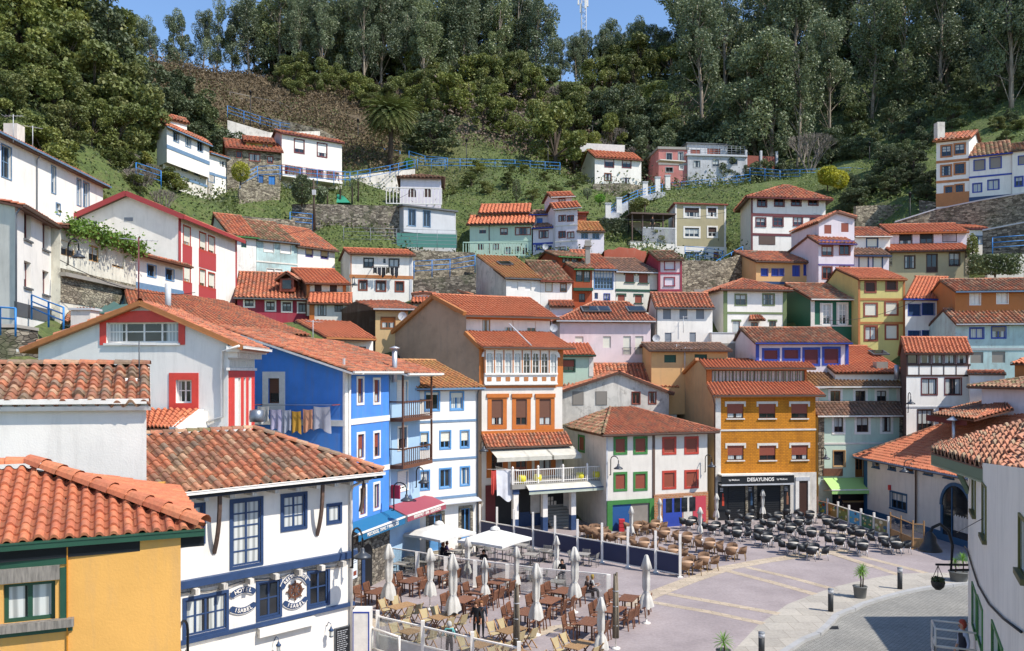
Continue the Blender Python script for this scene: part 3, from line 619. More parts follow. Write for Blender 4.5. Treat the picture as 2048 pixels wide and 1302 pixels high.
def sign_arc(label, uc, zc, Rr, span, txt, inward, size, th):
    rt = root('wall_sign', pf.at(uc, zc, 0), label, 'sign'); a = math.pi/2 if not inward else -math.pi/2
    m = MB(); arcband(m, pf, uc, zc, Rr-th*.62, Rr+th*.62, a-span*.62, a+span*.62, .03, .05, 'white', 14); arcband(m, pf, uc, zc, Rr-th/2, Rr+th/2, a-span*.58, a+span*.58, .05, .06, NV, 14)
    for s_ in (-1, 1): arcband(m, pf, uc+Rr*math.cos(a+s_*span*.6), zc+Rr*math.sin(a+s_*span*.6), 0, th*.5, 0, 2*math.pi, .05, .062, NV, 8)
    m.build('board', rt); text_on(rt, txt, pf.at(uc, zc, .062), pf.d, E, size, 'white', pf.n, arc=(Rr, a, span, inward)); return rt
uc, zc = pf.uv(z, 598, 898); sign_arc('navy curved board reading HOTEL, upper one left of the small restaurant window', uc, zc-.78, .75, .92, 'HOTEL', False, .2, .22)
uc, zc = pf.uv(z, 598, 1042); sign_arc('navy curved board reading ISABEL under the HOTEL board', uc, zc+.78, .75, .95, 'ISABEL', True, .19, .22)
uc, zc = pf.uv(z, 937, 908); sign_arc('navy curved board reading RESTAURANTE above the ship wheel', uc, zc, .58, 1.9, 'RESTAURANTE', False, .165, .2)
sign_arc('navy curved board reading ISABEL below the ship wheel', uc, zc, .58, 1.35, 'ISABEL', True, .18, .2)
rt = root('ship_wheel', pf.at(uc, zc, 0), 'small brown wooden ship wheel fixed between two curved navy name boards', 'ornament')
m = MB(); arcband(m, pf, uc, zc, .21, .29, 0, 6.2832, .03, .08, 'woodm:brown', 20); arcband(m, pf, uc, zc, 0, .08, 0, 6.2832, .03, .09, 'woodm:brown', 10); m.build('rim', rt)
for i in range(8): a = i*math.pi/4; m = MB(); m.bar(pf.at(uc, zc, .05), pf.at(uc+.38*math.cos(a), zc+.38*math.sin(a), .05), .045, .045, 'woodm:brown', up=pf.n); m.build('spoke', rt)
# menu board
rt = root('menu_board', pf.px(z, 1240, 1250), 'tall black chalk menu board on the hotel wall near the downpipe', 'menu board')
m = MB(); u0, u1, a, b = pf.rect(z, 1197, 1150, 1283, 1330); pbox(m, pf, u0-.04, u1+.04, a-.04, b+.04, .0, .05, 'woodm:dgrey'); pbox(m, pf, u0, u1, a, b, .05, .06, 'black')
rr = random.Random(5)
for i in range(11):
    zz_ = b-.12-i*(b-a-.2)/11; uu = u0+.07
    while uu < u1-.15: l_ = rr.uniform(.04, .12); pbox(m, pf, uu, min(uu+l_, u1-.06), zz_, zz_+.022, .06, .064, 'lgrey'); uu += l_+.03
m.build('board', rt)
def wall_lantern(label, pl, x, y, zz):
    rt = root('wall_lantern', pl.px(zz, x, y), label, 'lantern', 'navy lanterns on the hotel wall'); u, h = pl.uv(zz, x, y)
    m = MB(); m.tube([pl.at(u, h, .0), pl.at(u, h+.18, .12), pl.at(u, h+.15, .28), pl.at(u, h+.05, .3)], .015, 'dblue', 6); m.build('bracket', rt)
    m = MB(); c = pl.at(u, h-.22, .3); m.lathe(c, [(.09, -.12), (.09, -.1)], 'dblue', 8); m.lathe(c, [(0, .27), (.03, .25), (.05, .18), (.1, .14), (.1, .1), (.07, .1)], 'dblue', 10); m.lathe(c, [(.0, -.16), (.06, -.15), (.08, -.1)], 'dblue', 8); m.build('cap', rt)
    m = MB(); m.lathe(c, [(.07, -.1), (.075, .1)], 'curtain', 10); m.build('glass_chimney', rt)
wall_lantern('navy ship lantern on the hotel wall beside the menu board', pf, 1145, 1140, z); wall_lantern('navy ship lantern lower on the hotel wall, farther from the menu board', pf, 805, 1235, z)
# ---------------------------------------------------------------- white house with red window surrounds
z = Z6
RD = dict(tr='salmon', tw=.26)
R, rb = house('white gabled house with an arched window framed in bright red and a tall antenna', z, 142, 37.5, 845, 36.5, top=165, bot=800, topR=150, wall='plaster:white:.3', D=9, br=(944, 42), ctl=False, deep=8, sof='clay',
    roof=('G', 527, 12, 'mid', .3, .75), W=[(395, 82, 662, 158, st('glass', 'white', None, nx=4, nz=2, dp=.2)), (652, 296, 712, 382, st('glass', 'white', 'salmon', .3, nx=2, nz=2, dp=.2))], gut='white',
    WR=[(884, 290, 892, 480, st('glass', 'white', nz=4, nx=1)), (903, 290, 911, 478, st('glass', 'white', nz=4, nx=1)), (921, 290, 929, 475, st('glass', 'white', nz=4, nx=1))], B=[('rr', 847, 262, 943, 287, 'salmon'), ('rr', 847, 287, 868, 480, 'salmon'), ('rr', 893, 287, 902, 480, 'salmon'), ('rr', 912, 287, 920, 480, 'salmon'), ('rr', 932, 287, 942, 480, 'salmon')])
pr = rb['pr']; pf2 = rb['pf']
m = MB(); Lr = pr.L
zc1 = pr.uv(z, 860, 185)[1]
pbox(m, pr, -.3, Lr+.1, zc1-.9, zc1-.78, 0, .1, 'white'); pbox(m, pr, -.3, Lr+.1, zc1-.1, zc1+.15, 0, .55, 'white')
for i in range(14): pbox(m, pr, i*Lr/14, i*Lr/14+.12, zc1-.35, zc1-.1, 0, .4, 'white')
for i in range(14): pbox(m, pr, i*Lr/14, i*Lr/14+.12, zc1-.75, zc1-.45, 0, .06, 'white')
m.build('cornice', R)
# eyebrow over the arched window
m = MB(); u0, u1, a, b = pf2.rect(z, 395, 82, 662, 158); uc = (u0+u1)/2; hw = (u1-u0)/2+.3
pbox(m, pf2, u0-.3, u0-.01, a-.1, b-.01, -.02, .04, 'salmon'); pbox(m, pf2, u1+.01, u1+.3, a-.1, b-.01, -.02, .04, 'salmon'); pbox(m, pf2, u0-.1, u1+.1, a-.12, a-.02, -.02, .09, 'white'); pp = [(uc+hw*t, b+.08+.42*(1-t*t)) for t in [-1+i/6 for i in range(13)]]
for (a0, z0_), (a1, z1_) in zip(pp, pp[1:]): q = [pf2.at(a0, b-.01, .04), pf2.at(a1, b-.01, .04), pf2.at(a1, b-.01, -.02), pf2.at(a0, b-.01, -.02), pf2.at(a0, z0_, .04), pf2.at(a1, z1_, .04), pf2.at(a1, z1_, -.02), pf2.at(a0, z0_, -.02)]; m.box8(q, 'salmon')
m.build('arched_hood', R)
m = MB(); u = pf2.uv(z, 828, 200)[0]; m.tube([pf2.px(z, 905, 172, .5), pf2.at(u, pf2.uv(z, 830, 190)[1], .12), pf2.at(u, pf2.uv(z, 830, 432)[1], .1), pf2.px(z, 735, 465, .15)], .06, 'white', 8); m.build('downpipe', R)
m = MB(); m.lathe(P(946, 450, 37, z)+V3((.25, -.6, 0)), [(0, .0), (.3, .02), (.32, .2), (.3, .5), (.1, .55)], 'metal:greyb', 14); m.build('extractor_drum', R)
m = MB(); c = P(316, 70, 41.5, z); m.box(c-E*.6, (.95, .9, 2.0), 'plaster:offw:.6'); m.box(c+E*.45, (1.15, 1.1, .1), 'lgrey'); m.build('chimney', R)
def antenna(label, p, h=2.2, rz=.4, c='rbrown', name='tv_antenna', els=8, s=1.0):
    rt = root(name, p, label, 'antenna'); m = MB(); p = V3(p); m.tube([p-E*.3, p+E*h], .03*s, c, 5); m.build('mast', rt)
    m = MB(); d = V3((math.cos(rz), math.sin(rz), 0)); x = V3((-d.y, d.x, 0)); t = p+E*(h-.1); m.tube([t-d*.7*s, t+d*.7*s], .015*s, 'lgrey', 4)
    for i in range(els): q = t+d*(-.7+1.4*i/(els-1))*s; m.tube([q-x*(.35-.02*i)*s, q+x*(.35-.02*i)*s], .01*s, 'lgrey', 4)
    m.build('boom', rt); return rt
antenna('thin grey television antenna on the roof ridge in front of the red framed window', P(516, 250, 22.5, z), .7, .3, 'dgrey', s=.6)
# ---------------------------------------------------------------- blue house
z = Z7
BL = 'plaster:blue:.5'
wb = st('half', 'wood', 'white', .13, bc='rbrown', nx=2, fc=.62, dp=.14)
R, bb = house('bright blue rendered house with white window surrounds and laundry on its side wall', z, 650, 45, 900, 50, top=385, bot=1640, wall=BL, D=5, bl=(128, 46.8), ctl=False, deep=1,
    W=[(722, 445, 752, 582, wb), (815, 452, 845, 580, wb), (722, 760, 757, 895, wb), (815, 752, 845, 885, wb), (735, 1062, 768, 1215, st('glass', 'rbrown', 'white', .13, nx=1)), (815, 1042, 843, 1178, st('glass', 'rbrown', 'white', .13, nx=1))],
    WL=[(217, 443, 280, 585, st('half', 'brown', 'white', .36, bc='brown', fc=.6, nx=1, dp=.15)), (222, 770, 278, 900, st('half', 'brown', 'white', .3, bc='brown', fc=.6, nx=1))],
    B=[('h', 695, .32, 'white', .04), ('h', 1003, .3, 'white', .04), ('v', 660, .42, 'white'), ('hl', 640, 698, .32, 'white'), ('rl', 640, 330, 651, 930, 'white')], roof=None, gut=None)
pf, pl = bb['pf'], bb['pl']
# lean roof: eave along the facade, rising to the west
kk = 1.75/5.8; U, Vn = bb['U'], bb['V']; c0 = bb['fl']-U*.5-Vn*.75+E*(bb['zt']-kk*.75); c1 = bb['fr']+U*.2-Vn*.75+E*(bb['zt']-kk*.75); r0 = c0+Vn*8.4+E*kk*8.4; r1 = c1+Vn*8.4+E*kk*8.4
tiles(R, c0, c1, r1, r0, 'mid', .33, .4, 8, soffit='white'); line_gutter(R, c0-Vn*.07, c1-Vn*.07, 'white')
m = MB(); zz_ = bb['zt']; Ls = pl.L; m.add([pl.at(0, zz_), pl.at(Ls, zz_), pl.at(0, zz_+kk*Ls)], [(0, 1, 2)], BL); m.build('gable', R); m = MB(); m.add([bb['fr']+E*zz_, bb['bR']+E*zz_, bb['bR']+E*(zz_+kk*Ls)], [(0, 1, 2)], BL); m.build('gable', R)
m = MB(); m.tube([c0-Vn*.1+U*.9-E*.08, pf.px(z, 690, 415, .3), pf.px(z, 668, 418, .12), pf.px(z, 668, 930, .1), pf.at(.3, 0, .1)], .07, 'white', 8); m.build('downpipe', R)
# stone ground floor with arch
m = MB(); zs = 3.4; pbox(m, pf, -.02, pf.L, -.2, zs, -.02, .05, 'stone'); m.build('stone_base', R)
rt = root('arched_doorway', pf.px(Z14, 0, 0) if 0 else pf.at(2.4, 0, .05), 'dark stone arched doorway beside the blue fish restaurant awning', 'doorway')
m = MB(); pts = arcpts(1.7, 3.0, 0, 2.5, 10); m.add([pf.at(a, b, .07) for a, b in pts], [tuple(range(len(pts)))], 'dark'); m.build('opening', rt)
m = MB(); arcband(m, pf, 2.35, 1.85, .65, .85, 0, math.pi, .06, .1, 'rubble', 8); m.build('arch_stones', rt)
m = MB(); pbox(m, pf, 1.75, 2.1, 0, 1.9, .07, .1, 'navy'); m.build('door_leaf', rt)
rt = root('poster_board', pf.at(.9, 1, .1), 'white poster with food pictures on the stone wall by the arched doorway', 'poster'); m = MB(); pbox(m, pf, .65, 1.2, .9, 2.5, .06, .1, 'hex:dfe6ea:.5'); m.build('sheet', rt)
m = MB()
for i in range(5): pbox(m, pf, .72, 1.12, 2.2-i*.12, 2.24-i*.12, .1, .104, 'greyb')
pbox(m, pf, .75, 1.1, 1.05, 1.3, .1, .104, 'rbrown'); m.build('print', rt)
def awning(label, pl, u0, u1, zt, drop, out, c, txt=None, tc='white', val=.28, size=.3, name='awning', stripe='white', open_=True, bold=.02):
    rt = root(name, pl.at((u0+u1)/2, zt-drop, 0), label, 'awning'); m = MB(); a, b = pl.at(u0, zt, .08), pl.at(u1, zt, .08); d, e = pl.at(u1, zt-drop, out), pl.at(u0, zt-drop, out); T = E*.02
    m.box8([a-T, e-T, d-T, b-T, a, e, d, b], c); m.build('canvas', rt)
    m = MB(); vz = zt-drop; pbox(m, pl, u0, u1, vz-val, vz-.05, out-.01, out+.01, c); m.build('valance', rt)
    m = MB(); pbox(m, pl, u0-.02, u1+.02, vz-.06, vz+.03, out-.05, out+.04, stripe); m.build('front_bar', rt)
    for u in (u0+.05, u1-.05): q = MB(); q.tube([pl.at(u, zt-drop*.6-.6, .05), pl.at(u, vz, out)], .02, 'white', 5); q.build('arm', rt)
    if txt: text_on(rt, txt, pl.at((u0+u1)/2, vz-.05-val/2+.03, out+.01), pl.d, E, size, tc, pl.n, bold=bold)
    return rt
pf_blue = pf
awning('blue shop awning with white lettering about fish, tapas and seafood', pf, -.25, pf.L+.2, 3.95, .4, .95, 'hex:17658f:.7', 'PESCADOS, TAPAS Y MARISCOS', val=.42, size=.27, bold=.01)
# laundry on the blue side wall
def garment(rt, p, ex, w, h, c, k=0, name='garment', n=9):
    """hanging cloth with folds; k=1 shirt-like"""
    vs = []; fs = []; ex = V3(ex); nrm = V3((ex.y, -ex.x, 0)); r_ = random.Random(hash(name+str(round(w*97+h*31, 2)+p[0])) & 9999); ph = r_.random()*6
    rows = 7
    for j in range(rows+1):
        t = j/rows; ww = w*(1-.12*t*math.sin(ph)) if k == 0 else w*(1.0 if t < .3 else .8)
        for i in range(n+1):
            s = i/n-.5; sag = .04*math.cos(s*math.pi); q = V3(p)+ex*(s*ww)+nrm*(.06*t*math.sin(s*11+ph)+.03*math.sin(s*23+ph*2)*t)-E*(h*t*(1+.12*math.sin(s*5+ph)*t)+sag); vs.append(q)
    for j in range(rows):
        for i in range(n): a = j*(n+1)+i; fs.append((a, a+1, a+n+2, a+n+1))
    m = MB(); m.add(vs, fs, c, True); o = m.build(name, None, loc=p); return o
def laundry(z, y, items, pl, out, label, line, grp):
    """items: (x0,x1,y0,y1,colour,name,label)"""
    rt = root('clothes_line', pl.px(z, line[0], line[1], out), label, 'clothes line'); m = MB(); a, b = pl.px(z, line[0], line[1], out), pl.px(z, line[2], line[3], out); m.tube([a, b], .012, 'dgrey', 4)
    m.tube([a+pl.n*.2, b+pl.n*.2], .012, 'dgrey', 4); m.build('cord', rt)
    for q in (a, b): m = MB(); m.bar(q-pl.n*out, q+pl.n*.25, .05, .05, 'rbrown'); m.build('arm', rt)
    for x0, x1, y0, y1, c, nm, lb in items:
        p = pl.px(z, (x0+x1)/2, y0, out+.1); q = pl.px(z, (x0+x1)/2, y1, out+.1); u0, u1 = pl.uv(z, x0, y0)[0], pl.uv(z, x1, y0)[0]
        o = garment(None, p, pl.d, (u1-u0)*.96, (p.z-q.z), c, name=nm); tag(o, lb, nm.replace('_', ' '), grp)
LG = 'washing on the line of the blue house'
laundry(z, 600, [(195, 262, 598, 690, 'fabric:dcd6ce', 'cloth', 'cream cloth leftmost on the blue house washing line'), (266, 330, 615, 735, 'fabric:cfc5dd', 'shirt', 'pale lilac shirt on the washing line with magenta pegs'),
    (332, 384, 618, 742, 'fabric:b9bcc8', 'shirt', 'grey shirt between the lilac shirt and the mustard towel'), (386, 440, 625, 748, 'fabric:d9a441', 'towel', 'mustard yellow towel hanging on the blue house line'),
    (450, 506, 615, 735, 'fabric:e6a57e', 'towel', 'peach towel hanging right of the mustard one'), (508, 604, 600, 735, 'fabric:bcbcc4', 'trousers', 'light grey trousers at the right end of the washing line')], pl, .55, 'metal washing line bracketed on the blue side wall', (180, 592, 622, 592), LG)
# light blue balcony bay
R, cb = house('pale blue narrow bay with two brown wooden balconies next to the blue house', z, 905, 50.6, 1075, 54.2, top=420, bot=1500, wall='plaster:lblue:.2', D=6, ctl=False, deep=1, roof=None,
    W=[(948, 462, 1003, 575, st('shut', 'white', 'white', .1, bc='white')), (952, 722, 1000, 840, st('glass', 'dbrown', 'white', .12, nx=2)), (952, 975, 1005, 1075, st('half', 'white', 'white', .1, bc='white', fc=.85))])
pb = cb['pf']; c0 = pb.at(-.2, cb['zt']+.0, 1.3); c1 = pb.at(pb.L+.6, cb['zt']+.0, 1.3); tiles(R, c0, c1, c1-pb.n*8+E*2.2, c0-pb.n*8+E*2.2, 'mid', .33, .4, 8, soffit='white'); line_gutter(R, c0+pb.n*.07, c1+pb.n*.07, 'white')
def balcony(rt, pl, u0, u1, zf, out, h=1.0, c='woodm:brown', n=14, slab='woodm:brown', post=True, name='balcony', rail='woodm:brown', top=None):
    b = MB(); pbox(b, pl, u0, u1, zf-.22, zf, .02, out, slab); bo = b.build(name, rt)
    r_ = MB(); pbox(r_, pl, u0, u1, zf+h-.08, zf+h, out-.08, out, rail); pbox(r_, pl, u0, u1, zf+.08, zf+.14, out-.07, out-.01, rail)
    for uu in (u0, u1): pbox(r_, pl, uu-.035, uu+.035, zf+h-.08, zf+h-.002, .0, out-.08, rail)
    r_.build('handrail', bo); q = MB()
    for i in range(n+1): u = u0+(u1-u0)*i/n; pbox(q, pl, u-.02, u+.02, zf, zf+h-.08, out-.06, out-.02, c)
    q.build('balusters', bo)
    if post:
        for uu in (u0+.05, u1-.05): q = MB(); pbox(q, pl, uu-.05, uu+.05, zf, top, out-.1, out-.001, c); q.build('post', bo)
zf1 = pb.uv(z, 905, 668)[1]; zf2 = pb.uv(z, 905, 935)[1]
balcony(R, pb, 0, pb.L, zf1, .9, top=cb['zt']); balcony(R, pb, 0, pb.L, zf2, .9, top=zf1-.24)
awning('red bar awning with white lettering about breakfast', pb, -.3, pb.L+1.0, 4.1, .5, 1.35, 'hex:96434f:.7', 'BREAKFAST - BAR - DESAYUNOS', val=.36, size=.25, bold=.01)
rt = root('hanging_sign', pb.at(.1, 4.6, .3), 'small red square sign sticking out above the bar awning', 'sign'); m = MB(); pbox(m, pb, .02, .1, 4.5, 5.3, .05, .65, 'hex:b32f45'); m.build('board', rt)
# white house with blue bands
wn = lambda k='glass', **q: st(k, 'sky', 'sky', .1, nx=2, bc='cream', fc=q.pop('fc', .4), **q)
R, wb_ = house('white three storey house with thin blue bands, blue windows and an ochre tile roof', z, 1045, 54.2, 1400, 57.0, top=492, bot=1500, wall='plaster:white:.25', D=8, ctl=False, deep=1,
    roof=('F', 345, .75, 'ochre', .45, .3), gut='steel', seg=6, W=[(1108, 523, 1182, 622, wn('half', fc=.15)), (1250, 525, 1318, 618, wn('half', fc=.3)), (1078, 752, 1120, 840, wn('half', fc=.6)), (1192, 745, 1245, 838, wn('half', fc=.6)), (1308, 742, 1350, 832, wn('half', fc=.6)),
       (1078, 970, 1125, 1070, wn()), (1190, 958, 1248, 1060, wn()), (1308, 948, 1352, 1045, wn()), (1125, 1215, 1200, 1420, st('door', 'sky', 'rubble', .2, nx=2, nz=1)), (1308, 1180, 1360, 1390, st('door', 'sky', 'rubble', .2, nx=2))],
    B=[('h', 692, .14, 'steel'), ('h', 913, .14, 'steel'), ('h', 1135, .16, 'steel')], pipe=(1398, 'dgrey'))
pw = wb_['pf']; m = MB(); a = pw.at(0, wb_['zb']+4.55, .9); zc = pw.uv(z, 1045, 1165)[1]
m.box8([pw.at(.1, zc-.06, .55), pw.at(pw.L, zc-.06, .55), pw.at(pw.L, zc+.15, .02), pw.at(.1, zc+.15, .02), pw.at(.1, zc, .55), pw.at(pw.L, zc, .55), pw.at(pw.L, zc+.21, .02), pw.at(.1, zc+.21, .02)], 'lgrey'); m.build('canopy', R)
rt = root('flue_pipe', P(932, 365, 51, z), 'shiny steel flue pipe with a cap rising from the blue house roof', 'chimney flue'); m = MB(); p = P(932, 370, 50.5, z); m.tube([p-E*1, p+E*.95], .16, 'metal:lgrey', 12); m.build('pipe', rt); m = MB(); m.lathe(p+E*.95, [(.16, 0), (.3, .05), (.3, .1), (.0, .2)], 'metal:lgrey', 12); m.build('cowl', rt)
# ================================================================ HOUSES ROUND THE SQUARE
# orange and white corner building with glazed gallery and terrace
z = Z8
OR = 'orange'
wo = st('half', 'brown', 'orange', .33, bc='brown', nx=2, fc=.72, dp=.12)
R = root('house', P(162, 1290, 65, z), 'tall white house with orange window surrounds, glazed gallery and a terrace over the square', 'house')
bk = (-430+0, 75)
b1 = body(R, z, 165, 65, 585, 67.8, top=352, bot=1290, wall='plaster:offw:.15', wallL='plaster:brownw:.5', D=10, bl=(-425, 75), deep=1, roof=None, gut=None, W=[
    (216, 622, 275, 755, wo), (343, 620, 400, 755, wo), (465, 620, 525, 755, wo),
    (216, 905, 275, 1000, st('glass', 'dbrown', 'orange', .42, nx=3, nz=2)), (343, 890, 400, 1010, st('door', 'rbrown', 'orange', .42)), (465, 900, 525, 990, st('half', 'dbrown', 'orange', .42, bc='white', fc=.2, nx=2))],
    B=[('r', 152, 352, 175, 560, OR), ('r', 553, 352, 588, 555, OR), ('r', 175, 550, 553, 562, OR), ('h', 795, .22, OR, .12), ('r', 190, 592, 305, 612, OR, .12), ('r', 320, 592, 426, 612, OR, .12), ('r', 442, 592, 546, 612, OR, .12)])
pf = b1['pf']; E = V3((0, 0, 1)); U = b1['U']; V = b1['V']
# glazed gallery
g = MB(); fr = MB(); u0, u1, a, b = pf.rect(z, 175, 358, 553, 545); pbox(fr, pf, u0, u1, a, a+.1, -.02, .3, 'white'); pbox(fr, pf, u0, u1, b-.12, b, -.02, .3, 'white')
zm = pf.uv(z, 200, 488)[1]; pbox(fr, pf, u0, u1, zm-.08, zm+.06, 0, .32, 'white'); pbox(fr, pf, u0, u1, a+.1, zm-.08, 0, .2, 'white'); fo = fr.build('gallery_frame', R)
for i in range(8):
    x = u0+(u1-u0)*(i+.5)/8; hw = (u1-u0)/16*.78; q = MB(); pts = arcpts(x-hw, x+hw, zm+.06, b-.35, 8)
    q.add([pf.at(p_, q_, .2) for p_, q_ in pts], [tuple(range(len(pts)))], 'glass' if i in (4, 5, 6) else 'curtain'); q.build('pane', fo)
    q = MB()
    for k in (-1, 1): pbox(q, pf, x+k*hw-.04, x+k*hw+.04, zm+.06, b-.12, .1, .31, 'white')
    arcband(q, pf, x, b-.35-hw, hw, hw+.3, 0, math.pi, .12, .28, 'white', 8)
    pbox(q, pf, x-.02, x+.02, zm+.06, b-.35, .2, .24, 'white')
    for t in (.35, .65): zz_ = zm+.06+(b-.4-zm)*t; pbox(q, pf, x-hw, x+hw, zz_-.015, zz_+.015, .2, .235, 'white')
    q.build('sash', fo)
    q = MB(); pbox(q, pf, x-hw*.62, x+hw*.62, a+.28, zm-.25, .2, .225, 'clay'); pbox(q, pf, x-.12, x+.12, b-.1, b+.0, .3, .33, 'clay'); q.build('panel', fo)
    q = MB(); xx = u0+(u1-u0)*i/8; pbox(q, pf, xx-.05, xx+.05, zm+.06, b-.12, .31, .33, 'clay'); q.build('mullion', fo)
zt = b1['zt']; c0 = pf.at(-.25, zt-.02, .75); c1 = pf.at(pf.L+.75, zt-.02, .75)
up = body(R, z, 80, 67.3, 520, 70.0, top=188, bot=300, wall='plaster:white:.1', wallL='plaster:brownw:.5', D=7, bl=(-340, 75), deep=4, ctl=False, roof=None, gut=None,
    W=[(168, 205, 210, 272, st('glass', 'lwood', nx=2)), (285, 205, 330, 282, st('half', 'lwood', nx=2, bc='white', fc=.55)), (402, 215, 447, 285, st('half', 'lwood', nx=2, bc='white', fc=.5))],
    B=[('h', 192, .3, OR, .06)])
pu = up['pf']; T0 = pu.at(-.1, pu.uv(z, 80, 280)[1]+.05, 0); T1 = pu.at(pu.L+.1, T0.z, 0)
tiles(R, c0, c1, pu.at(pf.L+.4, T0.z+.15, 0), pu.at(-.35, T0.z+.15, 0), 'new', .27, .38, 6, soffit='clay'); line_gutter(R, c0-V*.07, c1-V*.07, 'umb')
zt2 = up['zt']; a0 = pu.at(-.4, zt2-.05, .7); a1 = pu.at(pu.L+.5, zt2-.05, .7); h = P(5, 85, 74, z).z
_p = b1['pl']; A3 = _p.at(*_p.uv(z, -80, 78), .3); A2 = max([A3+U*t*.25 for t in range(20, 60)], key=lambda q: -abs(CX+q.x/q.y*F-(900+412/2.604)))
tiles(R, a0, a1, A2, A3, 'new', .27, .38, 6, soffit='clay'); line_gutter(R, a0-V*.07, a1-V*.07, 'umb'); ridge_caps(R, A3, A2, 'new')
# brown gable wall
m = MB(); pl = b1['pl']; ap = (pl.uv(z, -80, 86)); prof = [(0, pl.uv(z, -425, 390)[1]), ap, (pl.uv(z, 85, 175)[0], pl.uv(z, 85, 175)[1]), (pl.uv(z, 85, 270)[0], pl.uv(z, 85, 275)[1]), (pl.L, zt)]
m.add([pl.at(u, h_, .012) for u, h_ in [(0, 5), (pl.L, 5)]+prof[::-1]], [tuple(range(7))], 'plaster:brownw:.6'); m.build('gable', R)
m = MB()
for p, q in ((0, 1), (1, 2)): m.bar(pl.at(*prof[p], .15), pl.at(*prof[q], .15), .35, .3, 'clay')
m.bar(pl.at(*prof[3], .1), pl.at(*prof[4], .15), .3, .3, 'clay'); m.build('bargeboard', R)
bkq = [pl.at(*prof[0], .3), pl.at(*prof[1], .3)]; tiles(R, bkq[0]+(A2-A3), bkq[0], A3, A2, 'mid')
m = MB(); m.tube([c0+U*2.6+V*.5+E*1.9, c0+U*4.1+E*.2], .05, 'lgrey', 5); m.build('downpipe', R)
# tiled hood, awnings, terrace
h0 = pf.uv(z, 155, 815)[1]; c0 = pf.at(-.05, pf.uv(z, 155, 848)[1]-.35, 1.05); c1 = pf.at(pf.L+.35, c0.z, 1.05); tiles(R, c0, c1, pf.at(pf.L+.35, h0+.15, .0), pf.at(-.05, h0+.15, 0), 'mid', .3, .36, 6); line_gutter(R, c0+pf.n*.05, c1+pf.n*.05, 'umb')
za = c0.z-.1
for x0, x1 in ((190, 355), (345, 480), (470, 620)):
    u0, u1 = pf.uv(z, x0, 880)[0], pf.uv(z, x1, 880)[0]; o = MB(); a, b = pf.at(u0, za, .6), pf.at(u1, za, .6); d, e = pf.at(u1, za-.55, 2.1), pf.at(u0, za-.55, 2.1); T = E*.02
    o.box8([a-T, e-T, d-T, b-T, a, e, d, b], 'fabric:c9c4b6'); pbox(o, pf, u0, u1, za-.85, za-.56, 2.08, 2.1, 'fabric:c9c4b6'); o.build('terrace_awning', R)
zf = pf.uv(z, 160, 1090)[1]-.35; zf = 3.75
td = MB(); pbox(td, pf, 1.1, pf.L+2.6, zf-.35, zf, -.02, 3.3, 'concrete'); tdo = td.build('terrace_slab', R)
rl = MB()
uA, uB = 1.15, pf.L+2.55
pbox(rl, pf, uA, uB, zf+1.0, zf+1.06, 3.2, 3.27, 'white'); pbox(rl, pf, uA, uB, zf+.12, zf+.17, 3.21, 3.26, 'white')
for u in (uA, uB): pbox(rl, pf, u-.03, u+.03, zf+1.0, zf+1.05, .02, 3.2, 'white'); pbox(rl, pf, u-.03, u+.03, zf+.12, zf+.17, .02, 3.2, 'white')
n = 52
for i in range(n+1): u = uA+(uB-uA)*i/n; pbox(rl, pf, u-.014, u+.014, zf, zf+1.0, 3.22, 3.25, 'white')
for i in range(15): o_ = .1+3.1*i/15; pbox(rl, pf, uB-.014, uB+.014, zf, zf+1, o_, o_+.03, 'white'); pbox(rl, pf, uA-.014, uA+.014, zf, zf+1, o_, o_+.03, 'white')
rl.build('terrace_railing', R)
for i in range(5): u = uA+(uB-uA)*i/4; q = MB(); pbox(q, pf, u-.06, u+.06, zf, zf+1.2, 3.18, 3.3, 'white'); q.lathe(pf.at(u, zf+1.2, 3.24), [(.09, 0), (.09, .06), (0, .16)], 'white', 8); q.build('railing_post', R)
aw = MB(); a, b = pf.at(2.2, zf-.08, 3.3), pf.at(pf.L+1.9, zf-.08, 3.3); d, e = pf.at(pf.L+1.9, zf-.45, 3.9), pf.at(2.2, zf-.45, 3.9); aw.box8([a-T, e-T, d-T, b-T, a, e, d, b], 'fabric:c9c4b6'); pbox(aw, pf, 2.2, pf.L+1.9, zf-.72, zf-.46, 3.88, 3.9, 'fabric:b9c0ae'); pbox(aw, pf, 2.2, pf.L+1.9, zf-.5, zf-.42, 3.85, 3.93, 'navy'); aw.build('folded_awning', R)
for k, u in enumerate((1.5, 3.9, 6.3, 9.0)):
    q = MB(); pbox(q, pf, u-.2, u+.2, 1.15, zf-.35, 2.7, 3.1, 'white'); pbox(q, pf, u-.21, u+.21, -.1, 1.15, 2.69, 3.11, 'navy'); pbox(q, pf, u-.24, u+.24, zf-.75, zf-.36, 2.65, 3.14, 'navy'); q.build('pillar', R)
